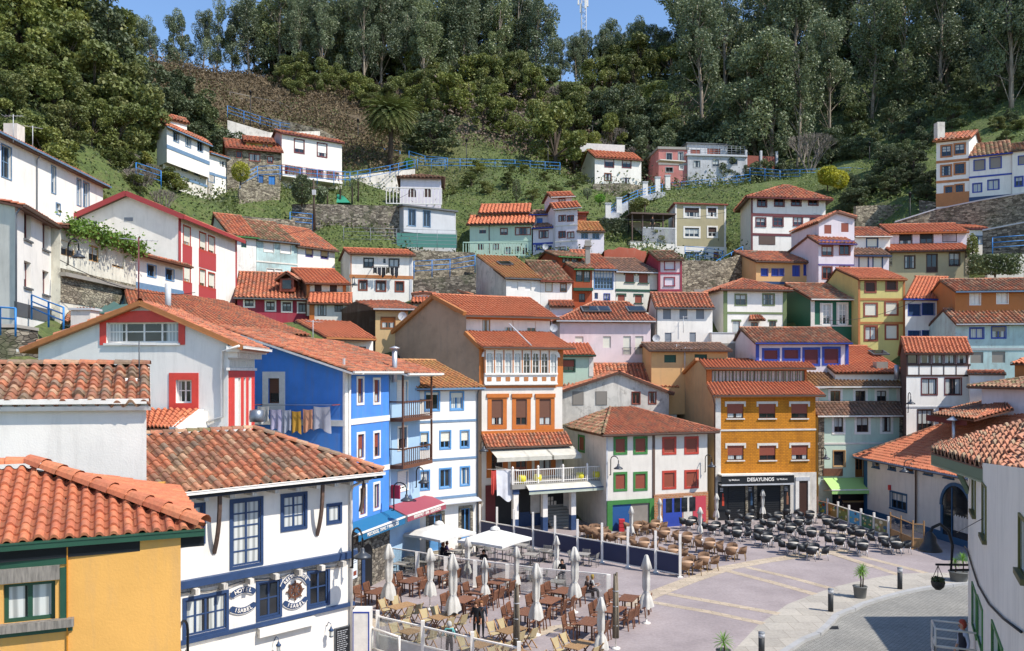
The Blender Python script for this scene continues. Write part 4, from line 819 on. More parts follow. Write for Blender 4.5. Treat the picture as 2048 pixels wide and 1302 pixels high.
# dark ground floor recess
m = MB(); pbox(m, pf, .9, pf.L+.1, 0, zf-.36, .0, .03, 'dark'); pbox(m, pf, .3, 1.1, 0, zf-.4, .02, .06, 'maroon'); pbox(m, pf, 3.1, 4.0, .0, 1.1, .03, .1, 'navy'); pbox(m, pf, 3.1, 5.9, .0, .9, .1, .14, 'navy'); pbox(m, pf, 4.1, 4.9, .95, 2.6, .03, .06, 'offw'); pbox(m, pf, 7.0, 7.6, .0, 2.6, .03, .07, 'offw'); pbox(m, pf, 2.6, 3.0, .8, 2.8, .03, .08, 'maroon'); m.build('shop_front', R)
m = MB()
for i in range(5): pbox(m, pf, 5.6+.28*(i % 3), 5.8+.28*(i % 3), 1.5+.35*(i//3), 1.8+.35*(i//3), .03, .05, 'offw')
m.build('notices', R)
for k, (u, c) in enumerate(((2.0, 0), (3.3, 0), (6.9, 0), (8.3, 0))):
    rt = root('flower_pot', pf.at(u, zf, 3.0), ['round yellow planter at the left of the terrace railing', 'round yellow planter second along the terrace railing', 'round yellow planter third along the terrace railing', 'round yellow planter nearest the terrace corner'][k], 'planter', 'yellow planters on the terrace')
    q = MB(); q.lathe(pf.at(u, zf, 3.0), [(.15, 0), (.3, .2), (.33, .4), (.28, .6), (.22, .62), (0, .58)], 'hex:d8c93a', 12); q.build('pot', rt)
rt = root('clothes_line', pf.at(.5, zf+.9, 3), 'white washing line at the left end of the terrace', 'clothes line'); m = MB(); m.tube([pf.at(-.6, zf+1.15, 2.6), pf.at(1.6, zf+1.1, 3.4)], .02, 'white', 5); m.build('cord', rt)
for x0, x1, c, lb, y1 in ((-.45, -.05, 'fabric:c0453c', 'red towel hanging at the left end of the terrace line', 1.6), (-.05, 1.3, 'fabric:d9d9dc', 'large white sheet hanging over the terrace corner', 2.1)):
    o = garment(None, pf.at((x0+x1)/2, zf+1.1, 3.0), pf.d, x1-x0, y1, c, name='sheet' if 'sheet' in lb else 'towel', n=12); tag(o, lb, 'laundry', 'washing on the terrace')
# stone stair beside the terrace
rt = root('stone_stairs', pf.at(pf.L+.5, 0, 1), 'stone stairs with a blue railing climbing behind the white pillars', 'stairs'); m = MB()
for i in range(14): pbox(m, pf, pf.L-1.9+i*.0, pf.L+.3, i*.19, (i+1)*.19, .4-.0-(i)*.28+1.6-.28, 2.0-i*.28, 'concrete')
m.build('steps', rt)
pf_owh = pf
# white corner house, green and red windows
GW = st('shut', 'green', 'green', .18, bc='rbrown', dp=.1); RW = st('shut', 'coral', 'coral', .18, bc='rbrown', dp=.1)
R, gb = house('white corner house with green framed windows on one half and red framed on the other', z, 815, 64.3, 1340, 67.6, top=788, bot=1305, wall='plaster:offw:.3', wallL='plaster:offw:.55', D=9, bl=(592, 73), deep=1, roof=None, gut=None,
    W=[(862, 828, 912, 898, GW), (965, 826, 1018, 896, GW), (862, 1012, 912, 1088, GW), (965, 1010, 1018, 1086, GW), (1115, 828, 1168, 898, RW), (1230, 826, 1285, 896, RW), (1115, 1004, 1168, 1078, RW), (1230, 1000, 1285, 1074, RW)],
    WL=[(672, 818, 698, 886, GW)], B=[('v', 1060, .22, 'umb'), ('v', 803, .12, 'lgrey')])
pf, pl = gb['pf'], gb['pl']; zt = gb['zt']; U, V = gb['U'], gb['V']; zz = E
c = [pf.at(-.7, zt-.25, .7), pf.at(pf.L+.7, zt-.25, .7), pf.at(pf.L+.7, zt-.25, -9.5), P(585, 772, 73.5, z)]; c[3].z = c[0].z
ra, rb_ = P(835, 668, 71, z), P(935, 668, 72, z); ra.z = rb_.z = max(ra.z, rb_.z)
for a, b, q, w_ in ((c[0], c[1], rb_, ra), (c[3], c[0], ra, ra), (c[1], c[2], rb_, rb_)): slope(R, a, b, q, w_, 'mossy' if a is c[3] else 'mid', .3, .4, 6)
ridge_caps(R, c[0]+E*.08, ra+E*.08, 'mossy'); ridge_caps(R, c[1]+E*.08, rb_+E*.08, 'mid'); ridge_caps(R, ra, rb_, 'mossy'); line_gutter(R, c[0], c[1], 'umb')
m = MB(); g0, g1 = pf.uv(z, 820, 1150)[0], pf.uv(z, 1058, 1150)[0]; zg = pf.uv(z, 820, 1150)[1]
pbox(m, pf, g0-.1, g1, zg-.32, zg, .02, .16, 'green'); pbox(m, pf, g0-.1, g0+.35, 0, zg, .02, .18, 'green'); pbox(m, pf, g1-.4, g1, 0, zg, .02, .17, 'green'); m.build('green_timber_frame', R)
m = MB(); pbox(m, pf, g0+.35, g1-2.0, 0, zg-.32, .02, .06, 'hex:1d4f86'); pbox(m, pf, g1-2.0, g1-.4, 0, zg-.32, .02, .05, 'plaster:taupe:.9'); m.build('garage_door', R)
m = MB(); pbox(m, pf, g1+.02, pf.L+.02, 0, zg+.25, .02, .1, 'brick:clay'); m.build('brick_base', R)
m = MB(); x0, x1 = pf.uv(z, 1105, 1200)[0], pf.uv(z, 1204, 1200)[0]; pbox(m, pf, x0, x1, 0, zg-.1, .08, .14, 'rblue')
for q in range(4): pbox(m, pf, x0+.25+.75*q-(.1 if q > 1 else 0), x0+.8+.75*q-(.1 if q > 1 else 0), 1.1, 2.2, .14, .15, 'glass')
m.build('door', R)
m = MB(); x0, x1 = pf.uv(z, 1212, 1200)[0], pf.uv(z, 1258, 1200)[0]; pbox(m, pf, x0, x1, 0, zg, .08, .12, 'plaster:offw:.8'); pbox(m, pf, x1+.05, x1+1.25, .2, zg-.05, .1, .14, 'hex:b8404c'); m.build('doorway_panels', R)
rt = root('plastic_crates', pf.at(g0+1, 0, .6), 'red plastic drink crates stacked beside the green timber post', 'crates'); m = MB()
for i in range(3): m.box(pf.at(g0+.95, .16+i*.31, .5), (.42, .42, .28), 'hex:c8323a')
m.build('crate_stack', rt)
pf_gr = pf
# ochre brick shop building with attic
z = Z9
oc = 'brick:ochre'; wd = st('half', 'dbrown', 'offw', .2, bc='rbrown', nx=2, fc=.68, cap=True, sill='offw', dp=.12)
R = root('house', P(240, 1240, 69, z), 'ochre brick house with white window hoods, a glazed attic and a black shuttered cafe below', 'house')
ob = body(R, z, 238, 69, 758, 70.2, top=603, bot=1240, wall=oc, wallL='plaster:sand:.5', D=11, bl=(30, 80), deep=1, roof=None, gut=None,
    W=[(298, 645, 382, 720, wd), (463, 645, 549, 720, wd), (632, 645, 716, 720, wd), (300, 862, 383, 938, wd), (466, 862, 550, 938, wd), (633, 860, 717, 936, wd)],
    B=[('h', 783, .14, 'offw'), ('v', 236, .45, 'offw')])
at = body(R, z, 190, 72, 712, 73, top=462, bot=560, wall='orange', wallL='plaster:sand:.5', D=7, bl=(70, 80), deep=3, ctl=False, roof=None, gut=None, W=[(218, 470, 703, 538, st('glass', 'umb', None, nx=13, dp=.1))])
m = MB()
for i in range(26): u0, u1 = at['pf'].uv(z, 222+i*18.3, 500)[0], at['pf'].uv(z, 222+i*18.3+9+(i*7 % 5), 500)[0]; pbox(m, at['pf'], u0, u1, at['pf'].uv(z, 220, 535)[1], at['pf'].uv(z, 220, 472)[1], -.1, -.075, 'fabric:b9b3ab')
m.build('curtain', R)
pf = ob['pf']; zt = ob['zt']; pa = at['pf']
c0, c1 = pf.at(-.5, zt-.0, .6), pf.at(pf.L+.6, zt-.0, .6); q = pa.uv(z, 190, 540)[1]; r0, r1 = pa.at(-.1, q+.1, 0), pa.at(pa.L+.2, q+.1, 0); tiles(R, c0, c1, r1, r0, 'new', .27, .38, 6, soffit='clay'); line_gutter(R, c0, c1, 'umb')
a0, a1 = pa.at(-.3, at['zt']+.02, .5), pa.at(pa.L+.6, at['zt']+.02, .5); r0, r1 = P(147, 414, 77.5, z), P(708, 408, 78.5, z); r1.z = r0.z; tiles(R, a0, a1, r1, r0, 'new', .27, .38, 6, soffit='clay'); line_gutter(R, a0, a1, 'umb'); ridge_caps(R, r0, r1, 'new')
pl = ob['pl']; m = MB(); m.add([pl.at(*pl.uv(z, x, y), .02) for x, y in ((30, 545), (145, 418), (188, 465), (190, 540), (238, 603), (238, 800), (30, 800))], [tuple(range(7))], 'plaster:sand:.5'); m.build('gable', R)
m = MB(); a, b = pl.px(z, 28, 535, .1), pl.px(z, 147, 412, .1); m.bar(a, b, .3, .25, 'tile:new' if 0 else 'clay'); m.build('bargeboard', R)
m = MB(); u = .05; m.tube([pf.at(-.45, zt-.1, .6), pf.at(-.12, zt-.7, .1), pf.at(-.12, .2, .1)], .06, 'umb', 6); m.build('downpipe', R)
# cafe front
zs = pf.uv(z, 240, 1008)[1]; u0, u1 = pf.uv(z, 248, 1010)[0], pf.uv(z, 622, 1010)[0]
m = MB(); pbox(m, pf, -.05, pf.L+.05, 0, zs-.02, .0, .06, 'plaster:offw:.7'); m.build('shop_base', R)
m = MB(); pbox(m, pf, u0, u1, zs-.12, zs, .06, .9, 'white'); pbox(m, pf, u0, u1, zs-.75, zs-.12, .78, .84, 'black'); pbox(m, pf, u0, u1, zs-.16, zs-.1, .05, .86, 'black'); pbox(m, pf, u0, u1, zs-.9, zs-.78, .2, .86, 'lgrey'); aw = m.build('awning_box', R)
text_on(aw, 'DESAYUNOS', pf.at((u0+u1)/2+.2, zs-.44, .85), pf.d, E, .4, 'white', pf.n, bold=.03)
for s_ in (.17, .83): text_on(aw, 'by the barra' if 0 else 'La Bahia' if 0 else 'by Molinon', pf.at(u0+(u1-u0)*s_, zs-.44, .85), pf.d, E, .2, 'white', pf.n, bold=.02)
m = MB(); pbox(m, pf, u0, u1, 0, zs-.7, .06, .12, 'black'); m.build('shop_front', R)
for x0, x1 in ((300, 388), (447, 570)):
    a, b = pf.uv(z, x0, 1100)[0], pf.uv(z, x1, 1100)[0]; m = MB(); n = 16
    for i in range(n): pbox(m, pf, a, b, .1+i*(zs-1)/n, .1+i*(zs-1)/n+(zs-1)/n*.72, .12, .17, 'black')
    m.build('roller_door', R)
for x0, x1, c in ((250, 285, 'hex:c8452a'), (398, 433, 'hex:33506b'), (584, 620, 'hex:8a5a40')):
    a, b = pf.uv(z, x0, 1100)[0], pf.uv(z, x1, 1100)[0]; zz1 = zs-1.0; m = MB(); pbox(m, pf, a, b, zz1-1.9, zz1, .14, .22, 'dark'); pbox(m, pf, a+.45*(b-a), a+.75*(b-a), zz1-1.6, zz1-.9, .22, .23, c); pbox(m, pf, a+.5*(b-a), a+.65*(b-a), zz1-.9, zz1-.6, .22, .23, c)
    for i in range(3): pbox(m, pf, a+.15*(b-a), a+.6*(b-a), zz1-.2-i*.12, zz1-.15-i*.12, .22, .225, 'lgrey')
    m.build('advert_panel', R)
for x0, x1 in ((388, 400), (433, 447), (570, 584)): a, b = pf.uv(z, x0, 1100)[0], pf.uv(z, x1, 1100)[0]; m = MB(); pbox(m, pf, a, b, 0, zs-1, .13, .24, 'rubble'); m.build('stone_pier', R)
a, b = pf.uv(z, 668, 1100)[0], pf.uv(z, 715, 1100)[0]; m = MB(); pbox(m, pf, a, b, 0, 3.1, .06, .08, 'dbrown'); pbox(m, pf, a-.3, a, 0, 3.4, .06, .16, 'white'); pbox(m, pf, b, b+.15, 0, 3.4, .06, .16, 'white'); pbox(m, pf, a-.3, b+.15, 3.1, 3.4, .06, .17, 'lgrey'); m.build('side_door', R)
pf_oc = pf
# mint house
wm = st('glass', 'dbrown', 'white', .2, nx=2, dp=.14)
R = root('house', P(775, 1240, 72, z), 'pale mint green house with white framed windows, brown roofs and a green awning', 'house')
mb_ = body(R, z, 772, 72.0, 1222, 72.6, top=690, bot=1240, wall='plaster:lmint:.15', D=8, deep=1, roof=('F', 642, .16, 'dark', .5, .3), gut='white', W=[(855, 716, 902, 792, wm), (972, 716, 1033, 792, wm), (1105, 714, 1150, 790, wm), (852, 890, 910, 970, st('glass', 'lwood', 'lwood', .08, nx=1)), (968, 905, 1005, 1022, st('door', 'wood', 'wood', .06, nx=2))],
    B=[('r', 772, 695, 802, 1020, 'rubble', .06), ('r', 1194, 695, 1222, 850, 'rubble', .06), ('h', 852, .16, 'offw')])
body(R, z, 745, 73.4, 1195, 73.9, top=545, bot=690, wall='plaster:lmint:.15', D=8, deep=2, ctl=False, roof=('F', 458, .5, 'brown', .5, .3), gut='white', seg=6, W=[(835, 577, 887, 638, st('glass', 'wood', 'white', .2, nx=2)), (965, 577, 1018, 638, wm), (1077, 577, 1127, 636, wm)], B=[('v', 750, .5, 'offw'), ('v', 1190, .3, 'offw')])
pf = mb_['pf']; zl = pf.uv(z, 780, 1030)[1]
awning('pale lime green canvas awning over the dark grill bar', pf, .4, pf.L, zl, .8, 1.7, 'hex:a9d27c:.8', None, val=.35)
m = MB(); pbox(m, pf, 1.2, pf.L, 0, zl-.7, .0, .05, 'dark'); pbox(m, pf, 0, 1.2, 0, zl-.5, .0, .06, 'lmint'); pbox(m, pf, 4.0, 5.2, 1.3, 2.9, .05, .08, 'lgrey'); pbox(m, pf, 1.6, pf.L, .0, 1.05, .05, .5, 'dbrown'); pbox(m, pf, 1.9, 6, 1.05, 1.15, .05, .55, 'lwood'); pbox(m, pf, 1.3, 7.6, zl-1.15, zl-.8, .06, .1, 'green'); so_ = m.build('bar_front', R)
text_on(so_, 'PARRILLA EL REMO', pf.at(4.2, zl-.98, .1), pf.d, E, .3, 'offw', pf.n, bold=.02)
m = MB(); pbox(m, pf, .4, 2.1, zl+.15, zl+.8, .05, .12, 'woodm:brown'); m.build('carved_sign', R)
# long white house with blue trim (right of the square)
z = Z14
WB = 'hex:1f5275:.6'
wsm = st('glass', WB, WB, .05, nx=1, sill=WB, dp=.1)
R, lb_ = house('long white house with dark blue plinth, small square windows, big arch and orange roof', z, 650, 71.3, 1700, 52.5, top=42, bot=425, wall='plaster:offw:.3', D=9, deep=6, roof=None, gut=None,
    W=[(706, 70, 746, 112, wsm), (809, 84, 852, 126, wsm), (920, 98, 966, 142, wsm), (1040, 110, 1090, 158, wsm), (1168, 127, 1228, 180, wsm), (820, 282, 922, 385, st('glass', WB, WB, .12, nx=3, nz=2, sill=WB))], B=[('v', 655, .5, WB)])
pf = lb_['pf']; zt = lb_['zt']; E = V3((0, 0, 1)); zp = pf.uv(z, 650, 375)[1]+.0
m = MB(); pbox(m, pf, -.05, pf.L, -.3, zp, -.02, .05, WB); pbox(m, pf, -.1, pf.L, zt-.32, zt, 0, .1, WB); m.build('plinth', R)
uc = pf.uv(z, 1247, 400)[0]; hw = 1.55; m = MB(); pts = arcpts(uc-hw, uc+hw, 0.5, 4.1, 14); m.add([pf.at(a, b, .06) for a, b in pts], [tuple(range(len(pts)))], 'glass'); wo_ = m.build('arched_window', R)
m = MB(); arcband(m, pf, uc, 4.1-hw, hw, hw+.22, 0, math.pi, .04, .12, WB, 14)
for k in (-1, 1): pbox(m, pf, uc+k*hw-.12, uc+k*hw+.12, .5, 4.1-hw, .04, .12, WB)
pbox(m, pf, uc-.45, uc-.37, .5, 3.9, .06, .1, WB); m.build('surround', wo_)
m = MB()
for i in range(12): pbox(m, pf, uc-.2+i*.14, uc-.12+i*.14, 1.0, 2.0+.1*(i % 2), .065, .08, 'white')
m.build('crib_rail', wo_)
c0 = pf.at(-.7, zt-.1, .6); c1 = pf.at(pf.L, zt-.1, .6); q = -pf.n; ry = 4.6
r1 = c1+q*9+E*4.6; r0 = c0+pf.d*6+q*9+E*4.6
slope(R, c0, c1, r1, r0, 'new', .27, .38, 6); bkc = c0+q*18; slope(R, bkc, c0, r0, r0, 'mossy', .3, .4, 6); ridge_caps(R, c0+E*.08, r0+E*.08, 'old', .13); line_gutter(R, c0, c1, 'steel')
m = MB(); m.tube([pf.px(z, 990, 85, .5), pf.px(z, 992, 110, .12), pf.px(z, 992, 520, .12)], .07, 'umb', 6); m.build('downpipe', R)
m = MB(); u, h_ = pf.uv(z, 818, 243); pbox(m, pf, u-.12, u+.12, h_-.2, h_+.2, .0, .14, 'hex:c03030'); m.build('alarm_box', R)
rt = root('roof_vent', P(1531, 862, 66, Z0) if 0 else P(1868/1, 850, 66), 'small metal vent with a conical cap on the orange hip roof', 'roof vent'); m = MB(); p = P(1907, 848, 64); m.tube([p-E*2, p+E*.3], .12, 'metal:lgrey', 8); m.build('pipe', rt); m = MB(); m.lathe(p+E*.3, [(.5, 0), (.0, .35)], 'metal:lgrey', 12); m.build('cowl', rt)
pf_wb = pf
# near white house at the right edge
X0, Y0 = .5365*26, 26.0; dv = V3((.46, 1, 0)).normalized()
A = V3((X0, Y0, 0)); Bn = A-dv*17.5
R = root('house', A, 'near white house at the right edge with a mossy broken tile roof and green woodwork', 'house'); pw = Plane(A, Bn); m = MB()
zl_ = lambda u: 9.3+u*.085
outer = [(0, -1), (pw.L, -1), (pw.L, zl_(pw.L)), (0, zl_(0))]
gw = st('solid', 'dgreen', 'hex:6e6a34', .05, dp=.16, sill='hex:5e5a34'); gd = st('solid', 'green', 'green', .06, dp=.14)
facade(R, m, pw, outer, 'plaster:white:.15', z, [(1352, 168, 1372, 402, gw), (1418, 235, 1441, 560, gw), (1660, 450, 1700, 800, gw), (1352, 905, 1378, 1170, gd), (1386, 1000, 1418, 1260, gd), (1482, 1210, 1548, 1400, gd)])
wallpoly(m, Plane(A-pw.n*9, A), [(0, -1), (9, -1), (9, 9.3), (0, 9.3)], [], 'plaster:white:.15'); m.build('wall', R)
e0 = P(1862, 905, 27.2); e1 = P(2006, 946, 19.5); e2 = P(2200, 950, 14.5); t0 = P(1880, 893, 29.5); t2 = P(2320, 760, 20); t1 = P(2060, 846, 25)
m = MB(); 
for a, b in ((e0, e1), (e1, e2)): m.box8([a-E*.36, b-E*.36, b-pw.n*.08-E*.36, a-pw.n*.08-E*.36, a-E*.06, b-E*.06, b-pw.n*.08-E*.06, a-pw.n*.08-E*.06], 'hex:56705a')
m.box8([e0-E*.4, e1-E*.4, e1-pw.n*1.6-E*.4, e0-pw.n*1.6-E*.4, e0-E*.33, e1-E*.33, e1-pw.n*1.6-E*.33, e0-pw.n*1.6-E*.33], 'hex:8c9a80'); m.build('fascia', R)
tiles(R, e0, e1, t1, t0, 'ruin', .5, .5, 8, jit=.014); tiles(R, e1, e2, t2, t1, 'ruin', .42, .5, 8, jit=.014)
m = MB(); m.bar(P(1908, 925, 24.5), P(1937, 985, 25.9), .12, .1, 'hex:56705a'); m.build('brace', R)
m = MB(); m.tube([pw.px(z, x, y, .04) for x, y in ((1308, 625), (1330, 660), (1360, 760), (1400, 880), (1470, 1000), (1560, 1090), (1684, 1180))], .025, 'dark', 5); m.tube([pw.px(z, 1320, 540, .3), pw.px(z, 1690, 460, .6)], .008, 'dark', 4); m.build('cable', R)
for y, x in ((1128, 1225), (1240, 1255)):
    m = MB(); a, b = pw.px(z, 1325+(y-1128)*.1, y, 0), pw.px(z, 1380, y+60, 0); a2, b2 = a+pw.n*1.0, b+pw.n*1.0
    for p, q_ in ((a, a2), (b, b2), (a2, b2), (a-E*.8, a2-E*.8), (a2-E*.8, b2-E*.8), (a2, a2-E*.8), (b2, b2-E*.8)): m.tube([p, q_], .03, 'offw', 5)
    m.build('balcony_rail', R)

R = root('house', V3((22, 39, 0)), 'unseen plain white house behind the near right house, placed to shade the cobbled road', 'house'); m = MB(); q = [V3(p) for p in ((20.6, 30, -.5), (30, 28, -.5), (31, 39, -.5), (22.6, 39.5, -.5))]; m.box8(q+[p+E*7.5 for p in q], 'plaster:white:.3'); m.build('wall', R); tiles(R, q[0]+E*7.4, q[3]+E*7.4, q[2]+E*9, q[1]+E*9, 'old')  # unseen house, inferred from the road shadow and placed to cast it
# ================================================================ HOUSES ON THE HILL
PW = 'plaster:white:'
# ---- left side (view 1)
z = Z1
lw = st('glass', 'steel', 'steel', .08, nx=2, nz=2, dp=.2)
R, b = house('long modern white house with slate blue windows and gutter above the left houses', z, -283, 52, 583, 73, top=62, bot=700, wall=PW+'.1', D=5, roof=('F', 40, .6, 'mid', .5, .3), gut='steel',
    W=[(8, 262, 62, 440, lw), (292, 378, 314, 525, lw), (436, 450, 457, 595, lw), (472, 468, 503, 605, lw), (318, 588, 340, 645, lw)], pipe=(203, 'greyb'))
m = MB(); m.box(P(128, 205, 62, z)+V3((-1.2, 1, 0)), (1.0, 1.0, 2.2), 'plaster:offw:.5'); m.build('chimney', R)
bw = st('glass', 'maroon', None, nx=1, dp=.28, sill='dgrey')
R, b = house('white two storey house with deep brown windows and a blue railed ramp below', z, 85, 42, 347, 50, top=590, bot=1205, tr=None, wall=PW+'.2', wallL='plaster:offw:.4', D=5, bl=(-60, 42.3), roof=('F', 562, .9, 'mid', .55, .2), gut='umb',
    W=[(136, 632, 176, 792, bw), (240, 696, 276, 848, bw), (136, 915, 176, 1062, bw), (240, 968, 276, 1102, bw)], B=[('h', 1180, .7, 'dgrey', .03)], pipe=(80, 'greyb'))
cw = st('half', 'lwood', None, bc='cream', nx=2, fc=.45, dp=.15)
R, b = house('old cream house with stained walls and green creeper growing along its roof edge', z, 340, 48, 768, 57.5, top=706, bot=1180, wall='plaster:cream:.8', D=4, roof=('F', 655, .9, 'mid', .5, .1), gut=None,
    W=[(345, 802, 428, 886, cw), (502, 826, 562, 916, st('glass', 'lwood', nx=2)), (632, 856, 702, 950, st('half', 'lwood', bc='cream', fc=.85))], B=[('h', 985, .22, 'concrete', .35), ('r', 342, 1000, 768, 1175, 'rubble', .04)])
pf = b['pf']
def leafmass(V, size, nmat, name, parent=None, **k):
    """V: centres (n,3) -> one mesh of small leaf quads"""
    n = len(V); s = size*(.6+.8*nr.random(n))[:, None]; a = nr.normal(size=(n, 3)); a /= np.linalg.norm(a, axis=1)[:, None]; t = nr.normal(size=(n, 3)); bb = np.cross(a, t); bb /= np.linalg.norm(bb, axis=1)[:, None]
    Q = np.stack([V-a*s*.5, V+bb*s*.32, V+a*s*.5, V-bb*s*.32], 1).reshape(-1, 3); Fq = np.arange(4*n).reshape(-1, 4)
    return npobj(name, Q, Fq, [nmat], parent, **k)
def leafmat(name, cols, trans=.25, rough=.6, var=.25):
    if name in MATS: return MATS[name]
    m, nt, b = new_mat(name)
    nz = ramp(nt, noise(nt, coords(nt), .45, 4, .6), [(.3+.4*i/(len(cols)-1), lin(c)) for i, c in enumerate(cols)])
    oi = nt.nodes.new('ShaderNodeObjectInfo'); r = ramp(nt, oi.outputs['Random'], [(0, (1-var,)*3), (.5, (1, 1, 1)), (1, (1+var, 1+var*.8, 1-.3*var))])
    n2 = ramp(nt, noise(nt, coords(nt), 3.5, 2), [(.3, (.7,)*3), (.7, (1.25,)*3)])
    c = mixc(nt, 1, mixc(nt, 1, nz, r, 'MULTIPLY'), n2, 'MULTIPLY'); nt.links.new(c, b.inputs['Base Color']); b.inputs['Roughness'].default_value = rough
    t = nt.nodes.new('ShaderNodeBsdfTranslucent'); nt.links.new(c, t.inputs[0]); x = nt.nodes.new('ShaderNodeMixShader'); x.inputs[0].default_value = trans
    nt.links.new(b.outputs[0], x.inputs[1]); nt.links.new(t.outputs[0], x.inputs[2]); nt.links.new(x.outputs[0], [q for q in nt.nodes if q.type == 'OUTPUT_MATERIAL'][0].inputs[0])
    MATS[name] = m; return m
leafmat('leaf_ivy', ['4a6a24', '6f8f34', '8aa544'])
n = 2600; u = nr.random(n)*pf.L*1.02; h = b['zt']+.15+nr.normal(0, .28, n)-.5*nr.random(n)*(np.sin(u*1.7)+1)*.5; o = .45+nr.normal(0, .3, n)
Vv = np.array([tuple(pf.at(a, c, d)) for a, c, d in zip(u, h, o)]); rt = root('creeper', pf.at(5, b['zt'], .5), 'green creeper hanging over the roof edge of the old cream house', 'creeper'); leafmass(Vv, .2, 'leaf_ivy', 'foliage', rt)
R, b = house('small white house section with blue windows and pale blue base band beside the cream house', z, 770, 57.6, 1036, 64, top=868, bot=1120, wall=PW+'.2', D=4, roof=('F', 800, .9, 'mid', .6, .25), gut='brown', W=[(834, 935, 882, 1000, st('half', 'sky', 'sky', .05, bc='dark', fc=.5, dp=.2)), (938, 958, 984, 1020, st('half', 'sky', 'sky', .05, bc='dark', fc=.5, dp=.2))], B=[('h', 1050, .5, 'steel')])
antenna('large old television antenna with a red brown mast in front of the cream house', P(785, 1205, 37.2, z), 3.3, .5, 'maroon', s=1.1)
rw = st('half', 'lwood', 'coral', .1, bc='cream', fc=.8, dp=.15)
R, b = house('white gabled house with dark red verge boards and red panels between its windows', z, 1012, 68, 1340, 80, top=655, bot=1180, wall=PW+'.12', D=7, bl=(457, 68.3), topR=None, gut=None, roof=None,
    W=[(1038, 718, 1076, 822, rw), (1040, 942, 1076, 1030, rw), (1130, 755, 1164, 852, rw), (1180, 775, 1214, 872, rw), (1130, 962, 1162, 1054, rw), (1180, 982, 1214, 1070, rw)],
    B=[('r', 1033, 822, 1086, 940, 'hex:b04444'), ('r', 1033, 1030, 1086, 1110, 'hex:b04444'), ('r', 1125, 856, 1222, 958, 'hex:b04444'), ('r', 1125, 1058, 1222, 1135, 'hex:b04444'), ('v', 1016, .35, 'hex:a84040'), ('v', 1336, .3, 'hex:a84040')])
pl, pf = b['pl'], b['pf']; zt = b['zt']; ap = pl.uv(z, 728, 545); m = MB(); m.add([pl.at(0, zt), pl.at(pl.L, zt), pl.at(*ap)], [(0, 1, 2)], PW+'.12'); pbox(m, pl, ap[0]-.35, ap[0]+.35, ap[1]-2.0, ap[1]-1.7, 0, .03, 'greyb'); m.build('gable', R)
A = pl.at(ap[0], ap[1]+.15, .5); Bk = A+pf.d*(pf.L+1.0); s0 = pl.at(-1.0, zt-.35, .5); s1 = pl.at(pl.L+.6, zt-.2, .5)
tiles(R, s1, s1+pf.d*(pf.L+1), Bk, A, 'mid'); tiles(R, s0+pf.d*(pf.L+1), s0, A, Bk, 'mid'); m = MB(); m.bar(s0, A, .1, .4, 'hex:9c3a3a'); m.bar(A, s1, .1, .4, 'hex:9c3a3a'); m.bar(s1, s1+pf.d*(pf.L+1), .15, .3, 'hex:9c3a3a'); m.build('verge_board', R); ridge_caps(R, A, Bk)
# big orange roof with painted gable
R = root('house', P(300, 640, 50), 'large orange roofed building with a grey blue landscape mural painted on its gable', 'house')
a, b_, c_, d_ = P(268, 655, 47), P(622, 671, 58), P(445, 604, 66), P(247, 577, 56); b_.z = a.z; c_.z = d_.z
tiles(R, a, b_, c_, d_, 'mid', .36, .45, 6); e1 = P(182, 612, 54); 
m = MB(); m.add([a-E*.1, d_-E*.1, e1, V3((e1.x, e1.y, 2)), V3((a.x, a.y, 2))], [(0, 1, 2, 3, 4)], 'hex:7f9ca6:.9'); m.add([a-E*.3+V3((.6, .8, 0)), b_-E*.3+V3((-.4, .4, 0)), V3((b_.x-.4, b_.y+.4, 0)), V3((a.x+.6, a.y+.8, 0))], [(0, 1, 2, 3)], PW+'.2'); m.build('wall', R)
m = MB(); nn = (a-e1).cross(d_-e1).normalized(); nn = -nn if nn.y > 0 else nn
pts = [(190, 618), (205, 606), (215, 612), (228, 603), (240, 610), (255, 608), (262, 622), (200, 628)]
def onmur(x, y): 
    r = P(x, y, 1)-V3((0, 0, H)); o = V3((0, 0, H)); t = (e1-o).dot(nn)/r.dot(nn); return o+r*t+nn*.02
m.add([onmur(*p) for p in pts], [tuple(range(len(pts)))], 'hex:4f6f6a:.9'); m.build('painted_hills', R)
m = MB(); p = P(336, 610, 50); m.tube([p-E*.5, p+E*1.25], .18, 'lgrey', 10); m.build('chimney_pipe', R)
R = root('lean_to', P(150, 640, 48), 'small old orange tiled roof beside the grey chimney and the stone wall', 'lean-to'); tiles(R, P(125, 645, 47), P(215, 640, 47), P(190, 618, 50), P(140, 618, 50), 'old')
# ---- view 2
z = Z2
cr = st('half', 'dbrown', 'white', .14, bc='dbrown', fc=.2, nx=2)
R, b = house('crimson red house with white framed windows and a small roof dormer', z, 98, 78, 505, 79.5, top=1108, bot=1240, wall='plaster:crimson:.2', D=8, roof=('F', 978, .65, 'mid', .5, .3), gut='dgrey', seg=6,
    W=[(140, 1130, 190, 1168, cr), (262, 1140, 310, 1190, cr), (354, 1145, 402, 1195, cr), (444, 1150, 490, 1200, cr)])
m = MB(); p = P(390, 1070, 80, z); m.box(p+E*.3, (1.3, 1.4, 1.2), 'rbrown'); m.box(p+V3((0, -.72, .35)), (.8, .1, .8), 'glass'); m.build('dormer', R); tiles(R, p+V3((-1.1, -1, .75)), p+V3((-1.1, 1, .75)), p+V3((0, 1, 1.5)), p+V3((0, -1, 1.5)), 'mid'); tiles(R, p+V3((1.1, 1, .75)), p+V3((1.1, -1, .75)), p+V3((0, -1, 1.5)), p+V3((0, 1, 1.5)), 'mid')
R = root('house', P(520, 1240, 77, z), 'two tier house with cream walls, brown shutters and orange roofs joined to the crimson one', 'house')
